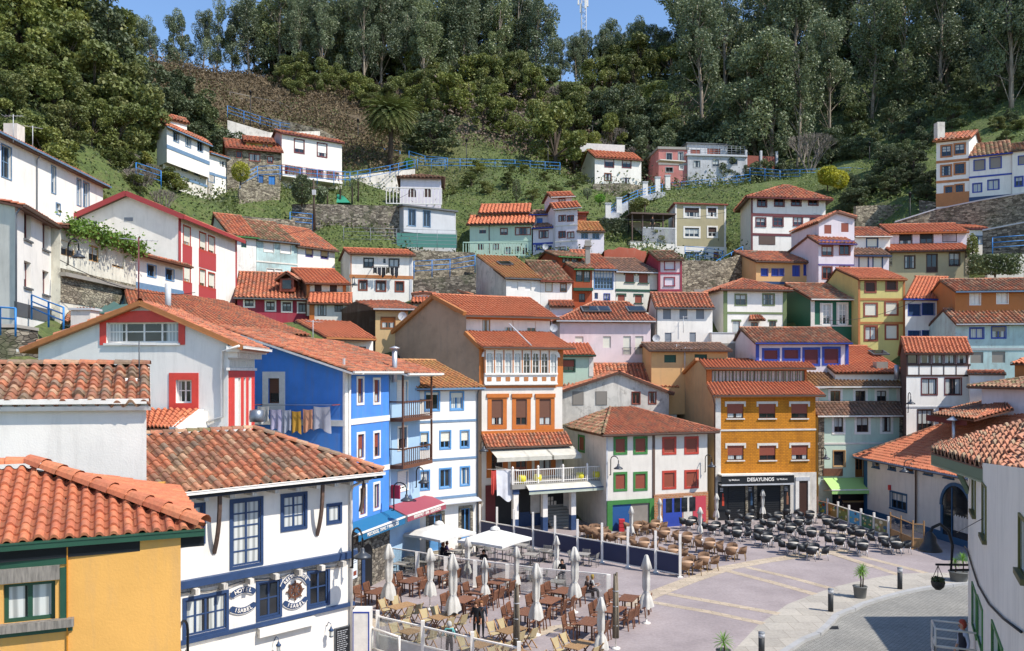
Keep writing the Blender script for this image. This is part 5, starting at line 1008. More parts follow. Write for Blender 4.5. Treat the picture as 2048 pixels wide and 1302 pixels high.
ws = st('shut', 'dbrown', None, bc='dbrown', nx=2)
body(R, z, 508, 77, 735, 77.6, top=1142, bot=1245, wall='plaster:offw:.3', D=6, roof=('F', 1095, .35, 'new', .4, .2), gut='brown', W=[(552, 1155, 603, 1222, st('glass', 'umb', nx=3)), (648, 1162, 697, 1200, st('glass', 'umb', nx=3))], B=[('v', 515, .45, 'orange')])
body(R, z, 492, 79, 715, 79.8, top=1030, bot=1100, wall='plaster:cream:.2', wallL='plaster:umb:.2', D=7, bl=(402, 84), deep=2, ctl=False, roof=('F', 957, .8, 'new', .5, .3), gut='brown', W=[(535, 1040, 575, 1098, ws), (622, 1045, 662, 1100, ws)], B=[('h', 1033, .3, 'orange'), ('v', 498, .3, 'orange'), ('v', 705, .3, 'orange')])
wsh = st('shut', 'white', 'offw', .05, bc='white')
R = root('house', P(200, 900, 88, z), 'long dilapidated white house with peeling turquoise walls and moss on its sagging roof', 'house')
body(R, z, 60, 86, 205, 87.5, top=760, bot=900, wall='plaster:white:.6', D=7, roof=('F', 645, .8, 'mid', .4, .2), gut='green', W=[(120, 795, 150, 835, st('glass', 'green'))])
body(R, z, 207, 87.6, 437, 90.5, top=782, bot=985, wall='plaster:turq:.9', D=7, roof=('F', 672, .8, 'mossy', .4, .1), gut='dgrey', W=[(248, 797, 305, 860, wsh), (343, 805, 402, 868, wsh), (265, 955, 305, 985, wsh), (312, 958, 352, 985, wsh)], B=[('h', 912, .15, 'offw')])
body(R, z, 439, 90.6, 650, 94, top=822, bot=985, tr=None, wall='plaster:white:.35', D=7, roof=('F', 705, .8, 'mid', .4, .3), gut='umb', W=[(486, 840, 524, 886, st('half', 'purple', 'purple', .06, bc='sand', fc=.7)), (572, 853, 611, 897, st('half', 'purple', 'purple', .06, bc='sand', fc=.7))])
bd = st('half', 'umb', 'rbrown', .12, bc='dbrown', fc=.25)
R, b = house('white house with brown framed windows, brown band and dark clothes drying below its window', z, 735, 90, 1092, 91.5, top=865, bot=1165, wall=PW+'.35', wallL='plaster:offw:.5', D=8, bl=(683, 95), roof=('F', 842, .5, 'new', .4, .2), gut='brown',
    W=[(815, 896, 868, 946, st('glass', 'dark', 'dark', .06, nx=2)), (924, 898, 938, 924, st('glass', 'dark')), (958, 900, 1013, 944, st('curt', 'dark', 'dark', .06, nx=2)), (788, 1022, 830, 1074, bd), (887, 1026, 936, 1080, bd), (995, 1030, 1038, 1082, bd)], B=[('h', 997, .35, 'clay'), ('v', 742, .1, 'clay'), ('v', 1080, .25, 'lgrey')])
cl = ['2a2c30', '3c3e46', '1e2024', '4a4438', '22242a', '34363e']
laundry(z, 0, [(865+24*i, 886+24*i, 950, 985+9*(i % 3), 'fabric:'+cl[i], 'shirt' if i % 2 else 'trousers', '%s %s, %s from the left on the line of the brown banded house' % (('dark', 'grey', 'black', 'olive', 'black', 'slate')[i], 'shirt' if i % 2 else 'trousers', ('first', 'second', 'third', 'fourth', 'fifth', 'last')[i])) for i in range(6)], b['pf'], .6, 'washing line with dark clothes under the curtained window', (862, 948, 1010, 948), 'dark washing on the hill house')
gm = st('glass', 'steel', 'steel', .08, nx=2, dp=.15)
R = root('house', P(1040, 800, 105, z), 'modern pale grey house with tall slate blue windows above a green glass fence', 'house')
body(R, z, 1040, 105, 1328, 109, top=600, bot=745, wall='plaster:lgrey:.1', D=7, deep=0, roof=('P', 'dgrey', .35, .18), gut=None, ctl=False, W=[(1068, 620, 1107, 712, gm), (1152, 627, 1190, 717, gm)])
b = body(R, z, 1022, 106, 1335, 109.4, top=600, bot=830, wall='plaster:lgrey:.15', D=7, roof=None, W=[(1112, 758, 1145, 800, gm), (1195, 765, 1225, 802, gm), (1272, 768, 1308, 805, gm)])
b = root('glass_fence', P(1000, 835, 103, z), 'green tinted glass fence in front of the modern grey house', 'fence'); m = MB(); p0, p1, p2 = P(700, 828, 100, z), P(1000, 832, 103, z), P(1340, 838, 107, z)
m.box8([p1, p2, p2+V3((0, .06, 0)), p1+V3((0, .06, 0)), p1+E*1.7, p2+E*1.7, p2+E*1.7+V3((0, .06, 0)), p1+E*1.7+V3((0, .06, 0))], 'hex:3f6f62:.25'); m.build('glass_panel', b); railing(b, [p0, p1, p2], 2.2, 'greyb', 5, 3, .03)
aw_ = st('shut', 'dbrown', None, bc='dbrown', nx=2, arch=True, dp=.15)
R, b = house('small square white house with two arched brown shutters and a white balustrade', z, 1022, 118, 1252, 118.5, top=436, bot=592, wall='plaster:lilac:.1', D=9, roof=('H', 424, .5, 'dark', .5, 3, 3), gut=None, W=[(1066, 497, 1110, 550, aw_), (1153, 497, 1196, 550, aw_)])
def balustrade(label, pts, h=1.0, c='white', s=.3, name='balustrade'):
    rt = root(name, pts[0], label, 'balustrade'); m = MB(); k = MB()
    for a, b_ in zip(pts, pts[1:]):
        m.bar(a+E*h, b_+E*h, .2, .12, c); m.bar(a+E*.06, b_+E*.06, .2, .14, c); n = int((b_-a).length/s)
        for i in range(n+1): q = a+(b_-a)*i/max(1, n); k.bar(q, q+E*h, .1, .1, c, up=V3((0, 1, 0)))
    m.build('rail', rt); k.build('balusters', rt); return rt
balustrade('white balustrade below the house with two arched shutters', [P(942, 588, 116, z), P(1255, 592, 116, z)], 2.2, s=.45)
rs = st('half', 'maroon', 'maroon', .14, bc='white', fc=.7)
R = root('house', P(350, 450, 115, z), 'white house with dark red window frames above an open porch with a red railing', 'house')
b = body(R, z, 350, 115, 690, 120, top=185, bot=365, wall=PW+'.15', wallL='plaster:pink:.1', D=8, bl=(290, 120), deep=0, ctl=False, roof=('F', 172, .5, 'mid', .35, .3), gut='maroon', W=[(424, 226, 474, 298, rs), (553, 248, 603, 320, rs)])
b2 = body(R, z, 350, 117, 690, 122, top=330, bot=470, wall=PW+'.3', D=6, roof=None, W=[(362, 345, 382, 430, st('door', 'rbrown')), (520, 372, 585, 440, st('shut', 'white', bc='lgrey')), (420, 350, 428, 362, st('glass', 'maroon'))])
pf = b['pf']; zf = pf.uv(z, 355, 420)[1]; m = MB(); pbox(m, pf, 0, pf.L, zf-.3, zf, -2, .3, 'white'); m.build('porch_floor', R)
for x in (360, 476, 594, 680): u = pf.uv(z, x, 300)[0]; m = MB(); pbox(m, pf, u-.2, u+.2, zf, pf.uv(z, 350, 362)[1], -.4, .0, 'white'); m.build('pillar', R)
railing(R, [pf.at(0, zf, .2), pf.at(pf.L, zf, .2)], 1.3, 'hex:9c3a4a', 3, .5, .03)
rbw = st('glass', 'rbrown', 'rbrown', .06, nx=2)
R = root('house', P(150, 460, 112, z), 'rough stone house with red brown windows, blue doors and an ochre dormer on top', 'house')
b = body(R, z, 40, 111, 345, 113.5, top=262, bot=470, wall='rubble', D=8, roof=('F', 222, .5, 'mid', .5, .3), gut='rbrown', W=[(95, 292, 122, 326, rbw), (166, 305, 226, 345, st('glass', 'rbrown', 'rbrown', .06, nx=3)), (270, 320, 299, 356, rbw), (276, 430, 312, 478, st('solid', 'hex:2b74b8')), (218, 425, 246, 468, st('solid', 'hex:2b5f98'))])
body(R, z, 148, 113, 298, 114.2, top=228, bot=270, wall='plaster:lemon:.2', D=5, deep=1, ctl=False, roof=('F', 206, .5, 'mid', .5, .4), gut=None, W=[(168, 228, 202, 262, st('curt', 'rbrown', nx=2)), (240, 238, 272, 272, st('curt', 'rbrown', nx=2))])
z = Z1
bb_ = st('glass', 'steel', 'steel', .07, nx=2)
R = root('house', P(920, 520, 98, z), 'tall white house with pale blue window trim jutting over its lower wall on the hillside', 'house')
b = body(R, z, 945, 99, 1185, 107, top=145, bot=352, tr=250, wall=PW+'.2', D=7, bl=(888, 101), deep=0, ctl=False, roof=('F', 118, .5, 'mid', .5, .3), gut='steel', W=[(981, 182, 1012, 236, bb_), (1050, 206, 1080, 266, bb_), (1118, 236, 1148, 291, bb_)], B=[('h', 262, .45, 'steel')])
b2 = body(R, z, 925, 99.7, 1172, 107.6, top=255, bot=520, wall='plaster:offw:.4', D=7, bl=(892, 103), roof=None, W=[(1028, 345, 1058, 401, bb_), (1100, 370, 1127, 426, bb_)], B=[('h', 405, .3, 'steel')])
body(R, z, 950, 102, 1058, 104, top=100, bot=150, wall=PW+'.2', D=4, deep=1, ctl=False, bl=(915, 104), roof=('F', 78, .5, 'mid', .3, .3), gut=None)
R, b = house('narrow white annex with pale blue lines and a small terrace below the tall house', z, 1186, 108.5, 1310, 112, top=300, bot=520, wall=PW+'.25', D=6, roof=('F', 285, .5, 'mid', .4, .2), gut='steel', W=[(1242, 345, 1290, 382, st('glass', 'white', nx=3)), (1181, 412, 1214, 464, bb_)], B=[('h', 415, .3, 'steel')])
# ---- view 3
z = Z3
mw = st('glass', 'rbrown', 'maroon', .05, nx=2)
R = root('house', P(115, 760, 110, z), 'mint green house with two orange roof tiers and a white lattice balustrade', 'house')
body(R, z, 112, 110, 462, 109, top=585, bot=765, wall='plaster:lmint:.15', D=7, roof=('F', 545, .35, 'new', .5, .4), gut='dbrown', W=[(165, 610, 204, 642, st('half', 'maroon', bc='cream', fc=.4)), (286, 613, 325, 648, mw), (370, 608, 456, 650, st('glass', 'rbrown', 'rbrown', .06, nx=4)), (158, 702, 192, 735, st('glass', 'maroon')), (248, 703, 275, 730, mw), (313, 722, 345, 758, mw), (375, 719, 397, 740, mw), (415, 727, 440, 758, mw)], B=[('h', 690, .2, 'mint'), ('v', 222, .12, 'umb')])
body(R, z, 168, 112, 445, 111.5, top=522, bot=580, wall='plaster:cream:.1', D=6, deep=2, ctl=False, roof=('F', 482, .5, 'new', .5, .2), gut='dbrown', W=[(242, 541, 288, 575, st('shut', 'pink', bc='peach')), (370, 547, 412, 581, mw)], B=[('v', 428, 1.1, 'mint')])
balustrade('pale green balustrade with white lattice in front of the mint house', [P(75, 765, 107, z), P(440, 768, 107.5, z)], 1.6, 'mint', s=.35)
R = root('house', P(475, 735, 109, z), 'narrow pale house with bright blue trim squeezed between the mint house and the white tower', 'house')
body(R, z, 470, 109, 596, 108, top=612, bot=742, wall='plaster:lilac:.15', D=6, roof=('F', 592, .3, 'dark', .2, .1), gut='rblue', W=[(504, 626, 556, 668, mw), (488, 706, 522, 735, st('glass', 'rblue', 'rblue', .05)), (548, 712, 574, 735, st('glass', 'rblue', 'rblue', .05))], B=[('h', 612, .35, 'rblue'), ('h', 702, .22, 'rblue'), ('v', 591, .25, 'rblue')])
body(R, z, 455, 111, 575, 110.5, top=535, bot=595, wall='plaster:lilac:.15', D=5, deep=2, ctl=False, roof=('F', 515, .5, 'dark', .3, .1), gut='rblue', W=[(492, 556, 524, 588, st('solid', 'hex:3d74c0'))])
R = root('house', P(600, 745, 107, z), 'slim pink white tower house with paired brown windows and three small roofs', 'house')
body(R, z, 597, 107, 722, 106, top=498, bot=748, wall='plaster:lilac:.12', D=7, bl=(545, 111), roof=('F', 474, .3, 'new', .4, .4), gut='white', W=[(616, 540, 654, 573, mw), (663, 541, 700, 573, mw), (616, 631, 654, 666, mw), (664, 633, 702, 668, mw), (608, 716, 655, 742, st('glass', 'umb', nx=3))], B=[('h', 600, .12, 'offw'), ('h', 690, .12, 'offw')])
body(R, z, 578, 109, 690, 108.5, top=432, bot=478, wall='plaster:lilac:.12', D=6, bl=(535, 112), deep=2, ctl=False, roof=('F', 414, .4, 'new', .4, .3), gut='white', W=[(616, 444, 652, 474, mw)])
R, b = house('low pink white annex with grey windows and a rusty orange roof right of the tower', z, 722, 106, 872, 106.5, top=625, bot=748, wall='plaster:lilac:.2', D=6, roof=('F', 577, .5, 'ochre', .3, .1), gut='umb', W=[(742, 640, 782, 672, st('glass', 'steel', nx=2)), (806, 641, 846, 674, st('glass', 'steel', nx=2)), (748, 720, 770, 745, st('glass', 'umb'))], B=[('h', 630, .12, 'dgrey')])
R, b = house('small dark red flat roofed hut peeping over the annex beside the tower house', z, 728, 111, 772, 111, top=527, bot=600, wall='plaster:rbrown:.3', D=4, roof=('P', 'rbrown', .3, .15), name='hut', cat='hut')
rw3 = st('half', 'maroon', 'maroon', .12, bc='pink', fc=.35)
R, b = house('lone white house high on the slope with red window frames and a stone terrace', z, 820, 140, 1083, 142, top=208, bot=368, wall=PW+'.25', wallL='plaster:offw:.4', D=9, bl=(742, 148), roof=('F', 174, .5, 'new', .4, .1), gut='rbrown', W=[(878, 221, 926, 266, rw3), (977, 224, 1024, 269, rw3), (876, 303, 912, 343, st('glass', 'maroon', 'rbrown', .1)), (981, 326, 1015, 362, st('glass', 'maroon', nx=2))])
m = MB(); m.bar(P(735, 162, 150, z), P(985, 175, 150, z), 2, 1.5, 'white'); m.build('roof_kerb', R); m = MB(); pbox(m, b['pf'], 7.5+3.4, 15.5, b['zb']+5.6-1.2, b['zb']+5.75-1.2, 0, 1.6, 'offw'); m.build('porch_canopy', R)
# terracotta group
R = root('house', P(700, 1035, 88, z), 'terracotta orange house with green windows and grass growing on its stepped roofs', 'house')
dg = st('glass', 'dgrey', 'dgreen', .08, nx=2, nz=2)
body(R, z, 700, 88, 803, 88.2, top=840, bot=1040, wall='plaster:terr:.3', D=6, bl=(600, 94), roof=('F', 812, .4, 'mossy', .4, .1), gut='green', W=[(717, 854, 747, 910, dg), (760, 856, 790, 912, dg), (730, 982, 765, 1032, st('door', 'dbrown'))], B=[('h', 960, .3, 'dgreen', .5)])
body(R, z, 615, 92, 760, 93, top=770, bot=880, wall='plaster:terr:.3', wallL='plaster:terr:.5', D=6, bl=(478, 99), deep=2, ctl=False, roof=('F', 745, .5, 'mossy', .4, .2), gut='green', W=[(640, 775, 675, 805, dg), (690, 780, 722, 808, dg)])
body(R, z, 700, 91, 800, 91, top=850, bot=900, wall='plaster:terr:.3', D=6, deep=2, ctl=False, roof=('F', 740, .9, 'mid', .2, .1), gut=None)
m = MB(); p = P(780, 830, 90, z); m.box(p+E*.6, (.5, .5, 3.2), 'concrete'); m.box(p+E*2.2, (.8, .8, .15), 'concrete'); m.box(p+E*2.5, (.6, .6, .5), 'concrete'); m.build('chimney', R)
R, b = house('white house with a tall blue glazed gallery next to the terracotta house', z, 805, 88.2, 937, 88.6, top=842, bot=1035, wall=PW+'.15', D=8, roof=('F', 762, .8, 'mid', .35, .1), gut='steel', W=[(818, 850, 922, 956, st('glass', 'steel', 'hex:3d74b0', .06, nx=6, nz=5)), (818, 978, 838, 1013, st('glass', 'rblue')), (872, 984, 904, 1032, st('glass', 'rblue', 'rblue', .05, nx=2, nz=2))])
gc = st('shut', 'dgreen', 'dgreen', .16, bc='rbrown', cap=True, sill='dgreen')
R, b = house('cream house with dark green lintels and band under a dark slate brown roof', z, 939, 88.6, 1176, 89.6, top=855, bot=1040, wall='plaster:cream:.15', D=8, roof=('F', 782, .85, 'dark', .35, .1), gut='lgrey', W=[(992, 870, 1042, 918, gc), (1070, 872, 1121, 922, gc), (950, 990, 990, 1035, gc), (1047, 992, 1087, 1035, gc)], B=[('h', 963, .25, 'dgreen')])
m = MB(); q = b['pf']; a = P(870, 765, 96, z); c_ = P(1108, 765, 97, z)
vs = []; 
for i in range(9):
    t = i/8; p = a+(c_-a)*t; hh_ = .5+.45*math.sin(t*math.pi)+.12*math.sin(t*19); vs += [p-E*2, p+V3((0, -.6, hh_*.7)), p+V3((0, .6, hh_)), p+V3((0, 2.5, hh_*.8)), p+V3((0, 3, -2))]
m.add(vs, [(i*5+j, (i+1)*5+j, (i+1)*5+j+1, i*5+j+1) for i in range(8) for j in range(4)], 'plaster:rbrown:.3', True); m.build('painted_roof_hump', R)
pr_ = st('shut', 'pink', 'crimson', .1, bc='lilac', sill='crimson')
R, b = house('narrow pale pink house outlined in crimson with two shuttered windows', z, 1182, 89, 1312, 89, top=788, bot=975, wall='plaster:pink:.12', wallL='plaster:crimson:.2', D=7, bl=(1100, 95), roof=('F', 745, .6, 'mossy', .35, .2), gut='umb', W=[(1217, 802, 1270, 845, pr_), (1216, 893, 1269, 936, pr_)], B=[('h', 868, .2, 'crimson'), ('h', 965, .25, 'crimson'), ('v', 1185, .2, 'crimson'), ('v', 1308, .2, 'crimson')])
R = root('house', P(318, 1005, 84, z), 'white house with a streaked gable wall and a skylight in its orange roof', 'house')
b = body(R, z, 318, 84, 512, 85, top=898, bot=1010, wall=PW+'.2', wallL='plaster:offw:.85', D=8, bl=(145, 93), roof=None, gut=None, W=[(346, 915, 386, 962, st('shut', 'white', bc='white', dp=.15)), (426, 920, 461, 966, st('shut', 'white', bc='white', dp=.15))])
pf = b['pf']; c0, c1 = pf.at(-.2, b['zt'], .35), pf.at(pf.L+.1, b['zt'], .35); r0, r1 = P(147, 768, 94, z), P(370, 785, 95, z); r1.z = r0.z; tiles(R, c0, c1, r1, r0, 'ochre', .33, .42, 6); line_gutter(R, c0, c1, 'dgrey'); pl = b['pl']
m = MB(); m.add([pl.at(0, b['zt']), pl.at(pl.L, b['zt']), pl.px(z, 147, 772)], [(0, 1, 2)], 'plaster:offw:.85'); m.build('gable', R)
def skylight(R, p0, wx, hy, dv_, name='skylight'):
    m = MB(); x = V3((wx, 0, 0)); y = dv_; n = x.cross(y).normalized()*.12; m.box8([p0, p0+x, p0+x+y, p0+y, p0+n, p0+x+n, p0+x+y+n, p0+y+n], 'dgrey'); q0 = p0+x*.1+y*.1+n*1.15; o = m.build(name, R); m = MB(); m.box8([q0, q0+x*.8, q0+x*.8+y*.8, q0+y*.8, q0+n*.2, q0+x*.8+n*.2, q0+x*.8+y*.8+n*.2, q0+y*.8+n*.2], 'glass'); m.build('pane', o)
sd = (r0-c0).normalized(); skylight(R, c0+(c1-c0)*.3+(r0-c0)*.5+E*.15, 1.4, 1, sd*1.6)
R, b = house('old low white house with wooden windows and broken mossy roof tiles', z, 513, 85, 690, 85.6, top=905, bot=1012, wall=PW+'.4', D=8, roof=('F', 800, .9, 'mossy', .4, .1), gut='rbrown', W=[(542, 920, 578, 970, st('shut', 'lwood', 'lwood', .05, bc='cream')), (626, 926, 658, 970, st('glass', 'wood', 'wood', .06, nx=2))])
# ---- view 4
z = Z4
R = root('house', P(615, 330, 145, z), 'faded pink house with plants sprouting on its parapet and small balconies', 'house')
gw4 = st('glass', 'dgrey', 'grey', .1, nx=2)
body(R, z, 615, 145, 778, 145.5, top=108, bot=330, wall='plaster:pinkw:.75', D=8, roof=('P', 'mossy' if 0 else 'concrete', .2, .4), gut=None, W=[(660, 131, 690, 178, gw4), (727, 126, 755, 172, gw4), (656, 212, 695, 238, gw4), (735, 203, 752, 223, st('glass', 'white', 'white', .15))], B=[('h', 190, .4, 'concrete')])
R = root('house', P(780, 330, 145, z), 'weathered grey white house with a roof terrace and brown shutters high on the slope', 'house')
b = body(R, z, 780, 145, 1105, 146, top=145, bot=330, wall='plaster:lgrey:.8', D=8, roof=('P', 'lgrey', .3, .3), gut=None, W=[(814, 174, 850, 211, gw4), (920, 168, 956, 206, gw4), (1024, 166, 1061, 196, gw4)])
body(R, z, 778, 149, 1003, 150, top=78, bot=150, wall='plaster:lgrey:.4', D=6, deep=1, ctl=False, roof=('P', 'dgrey', .3, .2), gut=None, W=[(795, 112, 850, 145, st('shut', 'maroon', bc='rbrown')), (890, 105, 965, 138, st('shut', 'maroon', bc='rbrown'))])
pf = b['pf']; railing(R, [pf.at(0, b['zt']+.3, -.2), pf.at(pf.L, b['zt']+.3, -.2)], 1.6, 'greyb', 4, .8, .04)
R, b = house('low concrete terrace block with red brown screens beside the weathered house', z, 1108, 146, 1288, 147, top=220, bot=310, wall='plaster:grey:.8', D=6, roof=('P', 'grey', .1, .2), gut=None, name='terrace_block', cat='terrace')
pf = b['pf']; m = MB(); pbox(m, pf, .3, pf.L*.45, b['zt']+.2, b['zt']+2.4, -.4, -.3, 'rbrown'); pbox(m, pf, pf.L*.52, pf.L-.3, b['zt']+.2, b['zt']+2.4, -.4, -.3, 'rbrown'); m.build('screen', R)
for u in (0, pf.L*.47, pf.L-.2): m = MB(); pbox(m, pf, u, u+.35, b['zt'], b['zt']+3.3, -.5, -.1, 'lgrey'); m.build('pillar', R)
bs = st('half', 'white', 'white', .2, bc='dbrown', nx=3, fc=.5)
R = root('house', P(712, 760, 112, z), 'boxy beige house with white framed windows on a white painted base', 'house')
b = body(R, z, 710, 112, 995, 113, top=418, bot=655, wall='plaster:beige:.15', wallL='plaster:offw:.4', D=9, bl=(670, 118), deep=0, roof=('P', 'rbrown', .3, .15), gut=None, ctl=False, W=[(763, 441, 844, 492, bs), (893, 441, 942, 492, bs), (763, 554, 844, 605, st('half', 'white', 'white', .2, bc='dbrown', nx=3, fc=.1)), (896, 551, 942, 603, st('half', 'white', 'white', .2, bc='dbrown', nx=2, fc=.5))], B=[('v', 713, .2, 'white'), ('v', 992, .25, 'white')])
body(R, z, 705, 112, 1000, 113, top=656, bot=760, wall=PW+'.35', D=8.8, roof=None, W=[(763, 690, 844, 736, st('glass', 'steel', nx=6, nz=2)), (926, 690, 956, 752, st('solid', 'rbrown')), (885, 694, 897, 707, st('glass', 'dark'))])
R, b = house('white garage terrace with a dark pergola left of the boxy beige house', z, 455, 111, 708, 112, top=632, bot=700, wall=PW+'.4', D=7, roof=('P', 'concrete', .05, .1), gut=None, name='terrace_block', cat='terrace')
pf = b['pf']; m = MB(); zt = b['zt']; pbox(m, pf, 0, pf.L, zt+3.6, zt+3.8, -5, .4, 'umb'); m.build('pergola_roof', R); m = MB(); pbox(m, pf, .5, pf.L-.3, zt, zt+3.5, -5.2, -5, 'plaster:offw:.5'); m.build('back_wall', R)
for i in range(5): u = .2+i*(pf.L-.5)/4; m = MB(); pbox(m, pf, u, u+.15, zt, zt+3.6, -.2, 0, 'umb'); m.build('pergola_post', R)
m = MB(); pbox(m, pf, pf.L*.28, pf.L, zt+1.8, zt+1.95, .0, .1, 'lgrey'); 
for i in range(30): u = pf.L*(.28+.72*i/29); pbox(m, pf, u-.05, u+.03, zt, zt+1.8, .02, .08, 'lgrey')
m.build('railing', R)
rt = root('person', P(580, 566, 108, z), 'person in dark clothes standing behind the white terrace pergola', 'person'); PERS = []; PERS.append((rt, 'far'))
mz = st('half', 'maroon', 'maroon', .12, bc='grey', nx=2, nz=2, fc=.1, sill='maroon')
R, b = house('broad white house with maroon window frames and bands and a wide brown hip roof', z, 1140, 105, 1560, 106.5, top=368, bot=690, wall=PW+'.3', wallL='plaster:offw:.3', D=10, bl=(1078, 113), roof=('H', 310, .45, 'mid', .8, 5, 4), gut='maroon',
    W=[(1177, 389, 1225, 432, mz), (1273, 386, 1324, 430, mz), (1369, 383, 1419, 427, mz), (1466, 380, 1516, 424, mz), (1168, 499, 1220, 543, mz), (1265, 495, 1318, 542, mz), (1380, 491, 1428, 539, mz), (1475, 486, 1520, 534, mz), (1233, 630, 1263, 652, st('solid', 'hex:2b74b8'))], B=[('h', 478, .35, 'maroon'), ('h', 590, .3, 'maroon'), ('v', 1143, .2, 'maroon'), ('r', 1182, 592, 1275, 650, 'umb')])
# view 4 front rows
pk = st('shut', 'pink', None, bc='cream', dp=.15); z = Z8
pkr = st('shut', 'pink', None, bc='cream', dp=.15, rail=True)
R, b = house('large plain pink house with cream shutters and three skylights in its hip roof', z, 572, 80, 1045, 81, top=205, bot=570, wall='plaster:pink:.15', D=9, roof=('H', 116, .5, 'mid', .4, 4.2, 1.2), gut='lgrey', seg=6,
    W=[(652, 294, 695, 322, pk), (797, 293, 838, 353, pk), (902, 292, 942, 388, pkr), (965, 292, 1007, 388, pkr)])
pf = b['pf']; zt = b['zt']
for x, w_ in ((690, 1.7), (772, 1.3), (928, 1.8)): q, S = onroof(b, z, x, 178, .2); skylight(R, q, w_, 1, S*1.5)
R, b = house('small white walled tiled outhouse at the upper left corner of the pink house', z, 528, 82, 640, 82, top=135, bot=220, wall='plaster:pink:.2', D=5, roof=('F', 112, .5, 'mid', .3, .2), gut=None, name='outhouse', cat='outhouse')
gs = st('shut', 'dgrey', None, bc='greyb', dp=.12); z = Z4
R, b = house('white house with five grey shutters and a dark grey gutter beside the pink house', z, 600, 82, 920, 82.6, top=995, bot=1215, wall=PW+'.2', wallL='plaster:offw:.3', D=8, bl=(558, 86), roof=('F', 925, .6, 'mid', .4, .15), gut='dgrey', seg=6, W=[(640, 1012, 685, 1071, gs), (733, 1012, 778, 1071, gs), (827, 1011, 873, 1070, gs), (650, 1148, 688, 1206, gs), (790, 1146, 826, 1200, gs)], pipe=(603, 'dgrey'))
gn = st('glass', 'hex:7c7466', 'hex:6f7c50', .1, nx=2, nz=2)
R, b = house('white house with olive green trim, low hip roof and tiny tiled hood over its door', z, 983, 85, 1338, 85.8, top=898, bot=1155, wall=PW+'.15', D=9, roof=('H', 845, .45, 'mid', .5, 3.6, 3.0), gut='umb',
    W=[(1050, 932, 1110, 990, gn), (1207, 930, 1268, 990, gn), (1034, 1080, 1076, 1148, st('curt', 'brown', 'hex:6f7c50', .12, nx=1, cap=True)), (1240, 1080, 1280, 1130, st('glass', 'brown', 'hex:6f7c50', .12, nx=2, cap=True)), (1138, 1088, 1178, 1150, st('door', 'rbrown'))], B=[('v', 978, .4, 'hex:6f7c50'), ('v', 1335, .4, 'hex:6f7c50'), ('h', 1035, .2, 'hex:6f7c50')])
pf = b['pf']; u = pf.uv(z, 1160, 1075)[0]; h_ = pf.uv(z, 1160, 1078)[1]; tiles(R, pf.at(u-.9, h_, .6), pf.at(u+.9, h_, .6), pf.at(u+.6, h_+.5, 0), pf.at(u-.6, h_+.5, 0), 'mid')
R, b = house('low white terrace wall with one olive post in front of the olive trimmed house', z, 915, 82, 1165, 82.5, top=1150, bot=1250, wall=PW+'.3', D=2, roof=('P', 'lgrey', .05, .08), gut=None, B=[('v', 1058, .35, 'hex:6f7c50'), ('r', 915, 1207, 1165, 1300, 'concrete')], name='terrace_wall', cat='wall')
# ---- view 5
z = Z5
nw = st('solid', 'rblue', 'rblue', .05)
R, b = house('salmon orange house with royal blue shutters and a blue band below the maroon trimmed house', z, -142, 92, 224, 93, top=892, bot=1200, wall='plaster:peach:.35', D=8, roof=('F', 838, .7, 'mid', .4, .2), gut='umb',
    W=[(-110, 940, -72, 980, nw), (-48, 940, -10, 980, nw), (75, 922, 115, 982, nw), (141, 917, 182, 978, nw), (-2, 940, 22, 980, nw), (125, 1050, 170, 1110, nw)], B=[('h', 1022, .3, 'dblue')])
pw_ = st('glass', 'rbrown', 'rbrown', .08, nx=2); ps = st('shut', 'rbrown', None, bc='rbrown', dp=.08)
R = root('house', P(228, 1020, 90, z), 'tall white gabled house with a purple fascia and pairs of brown framed windows', 'house')
body(R, z, 228, 90, 437, 90.4, top=785, bot=1030, wall='plaster:lilac:.12', D=8, roof=('F', 748, .3, 'mid', .4, .15), gut='purple', W=[(250, 806, 311, 862, pw_), (353, 795, 413, 856, pw_), (252, 929, 307, 998, pw_), (355, 918, 411, 991, pw_)], B=[('h', 782, .5, 'purple'), ('h', 915, .15, 'purple')])
body(R, z, 230, 92, 440, 92.4, top=660, bot=760, wall='plaster:lilac:.1', D=7, deep=2, ctl=False, topR=635, roof=('G', 335, 604, 'mid', .3, .2), gut=None, W=[(262, 680, 304, 732, ps), (362, 669, 406, 722, ps)])
nc_ = st('shut', 'navy', 'navy', .12, bc='cream', dp=.1)
R = root('house', P(440, 940, 91, z), 'white house with navy trimmed windows between the purple fascia house and the beige one', 'house')
body(R, z, 440, 91, 645, 91.2, top=855, bot=950, wall='plaster:lilac:.12', D=7, roof=('F', 818, .3, 'dark', .4, .1), gut='navy', W=[(470, 870, 520, 936, nc_), (553, 866, 603, 936, nc_)])
body(R, z, 445, 93, 652, 93, top=745, bot=820, wall=PW+'.15', D=7, deep=2, ctl=False, roof=('F', 700, .5, 'mid', .3, .1), gut='white', W=[(515, 762, 575, 808, nc_)])
dk = st('half', 'dbrown', 'dbrown', .06, bc='dark', fc=.6); dw = st('glass', 'dbrown', 'dbrown', .06, nx=2, nz=2)
R = root('house', P(655, 975, 92, z), 'wide beige house with dark windows under two long bright orange roof tiers', 'house')
body(R, z, 650, 92, 1120, 91, top=832, bot=1000, wall='plaster:beige:.3', D=8, roof=('F', 803, .3, 'new', .5, .2), gut='dbrown', W=[(738, 863, 798, 937, dw), (869, 854, 930, 958, st('door', 'dbrown', 'dbrown', .06)), (1002, 846, 1063, 922, dw)], B=[('r', 645, 850, 662, 925, 'rubble', .06), ('r', 1096, 825, 1122, 975, 'rubble', .06)])
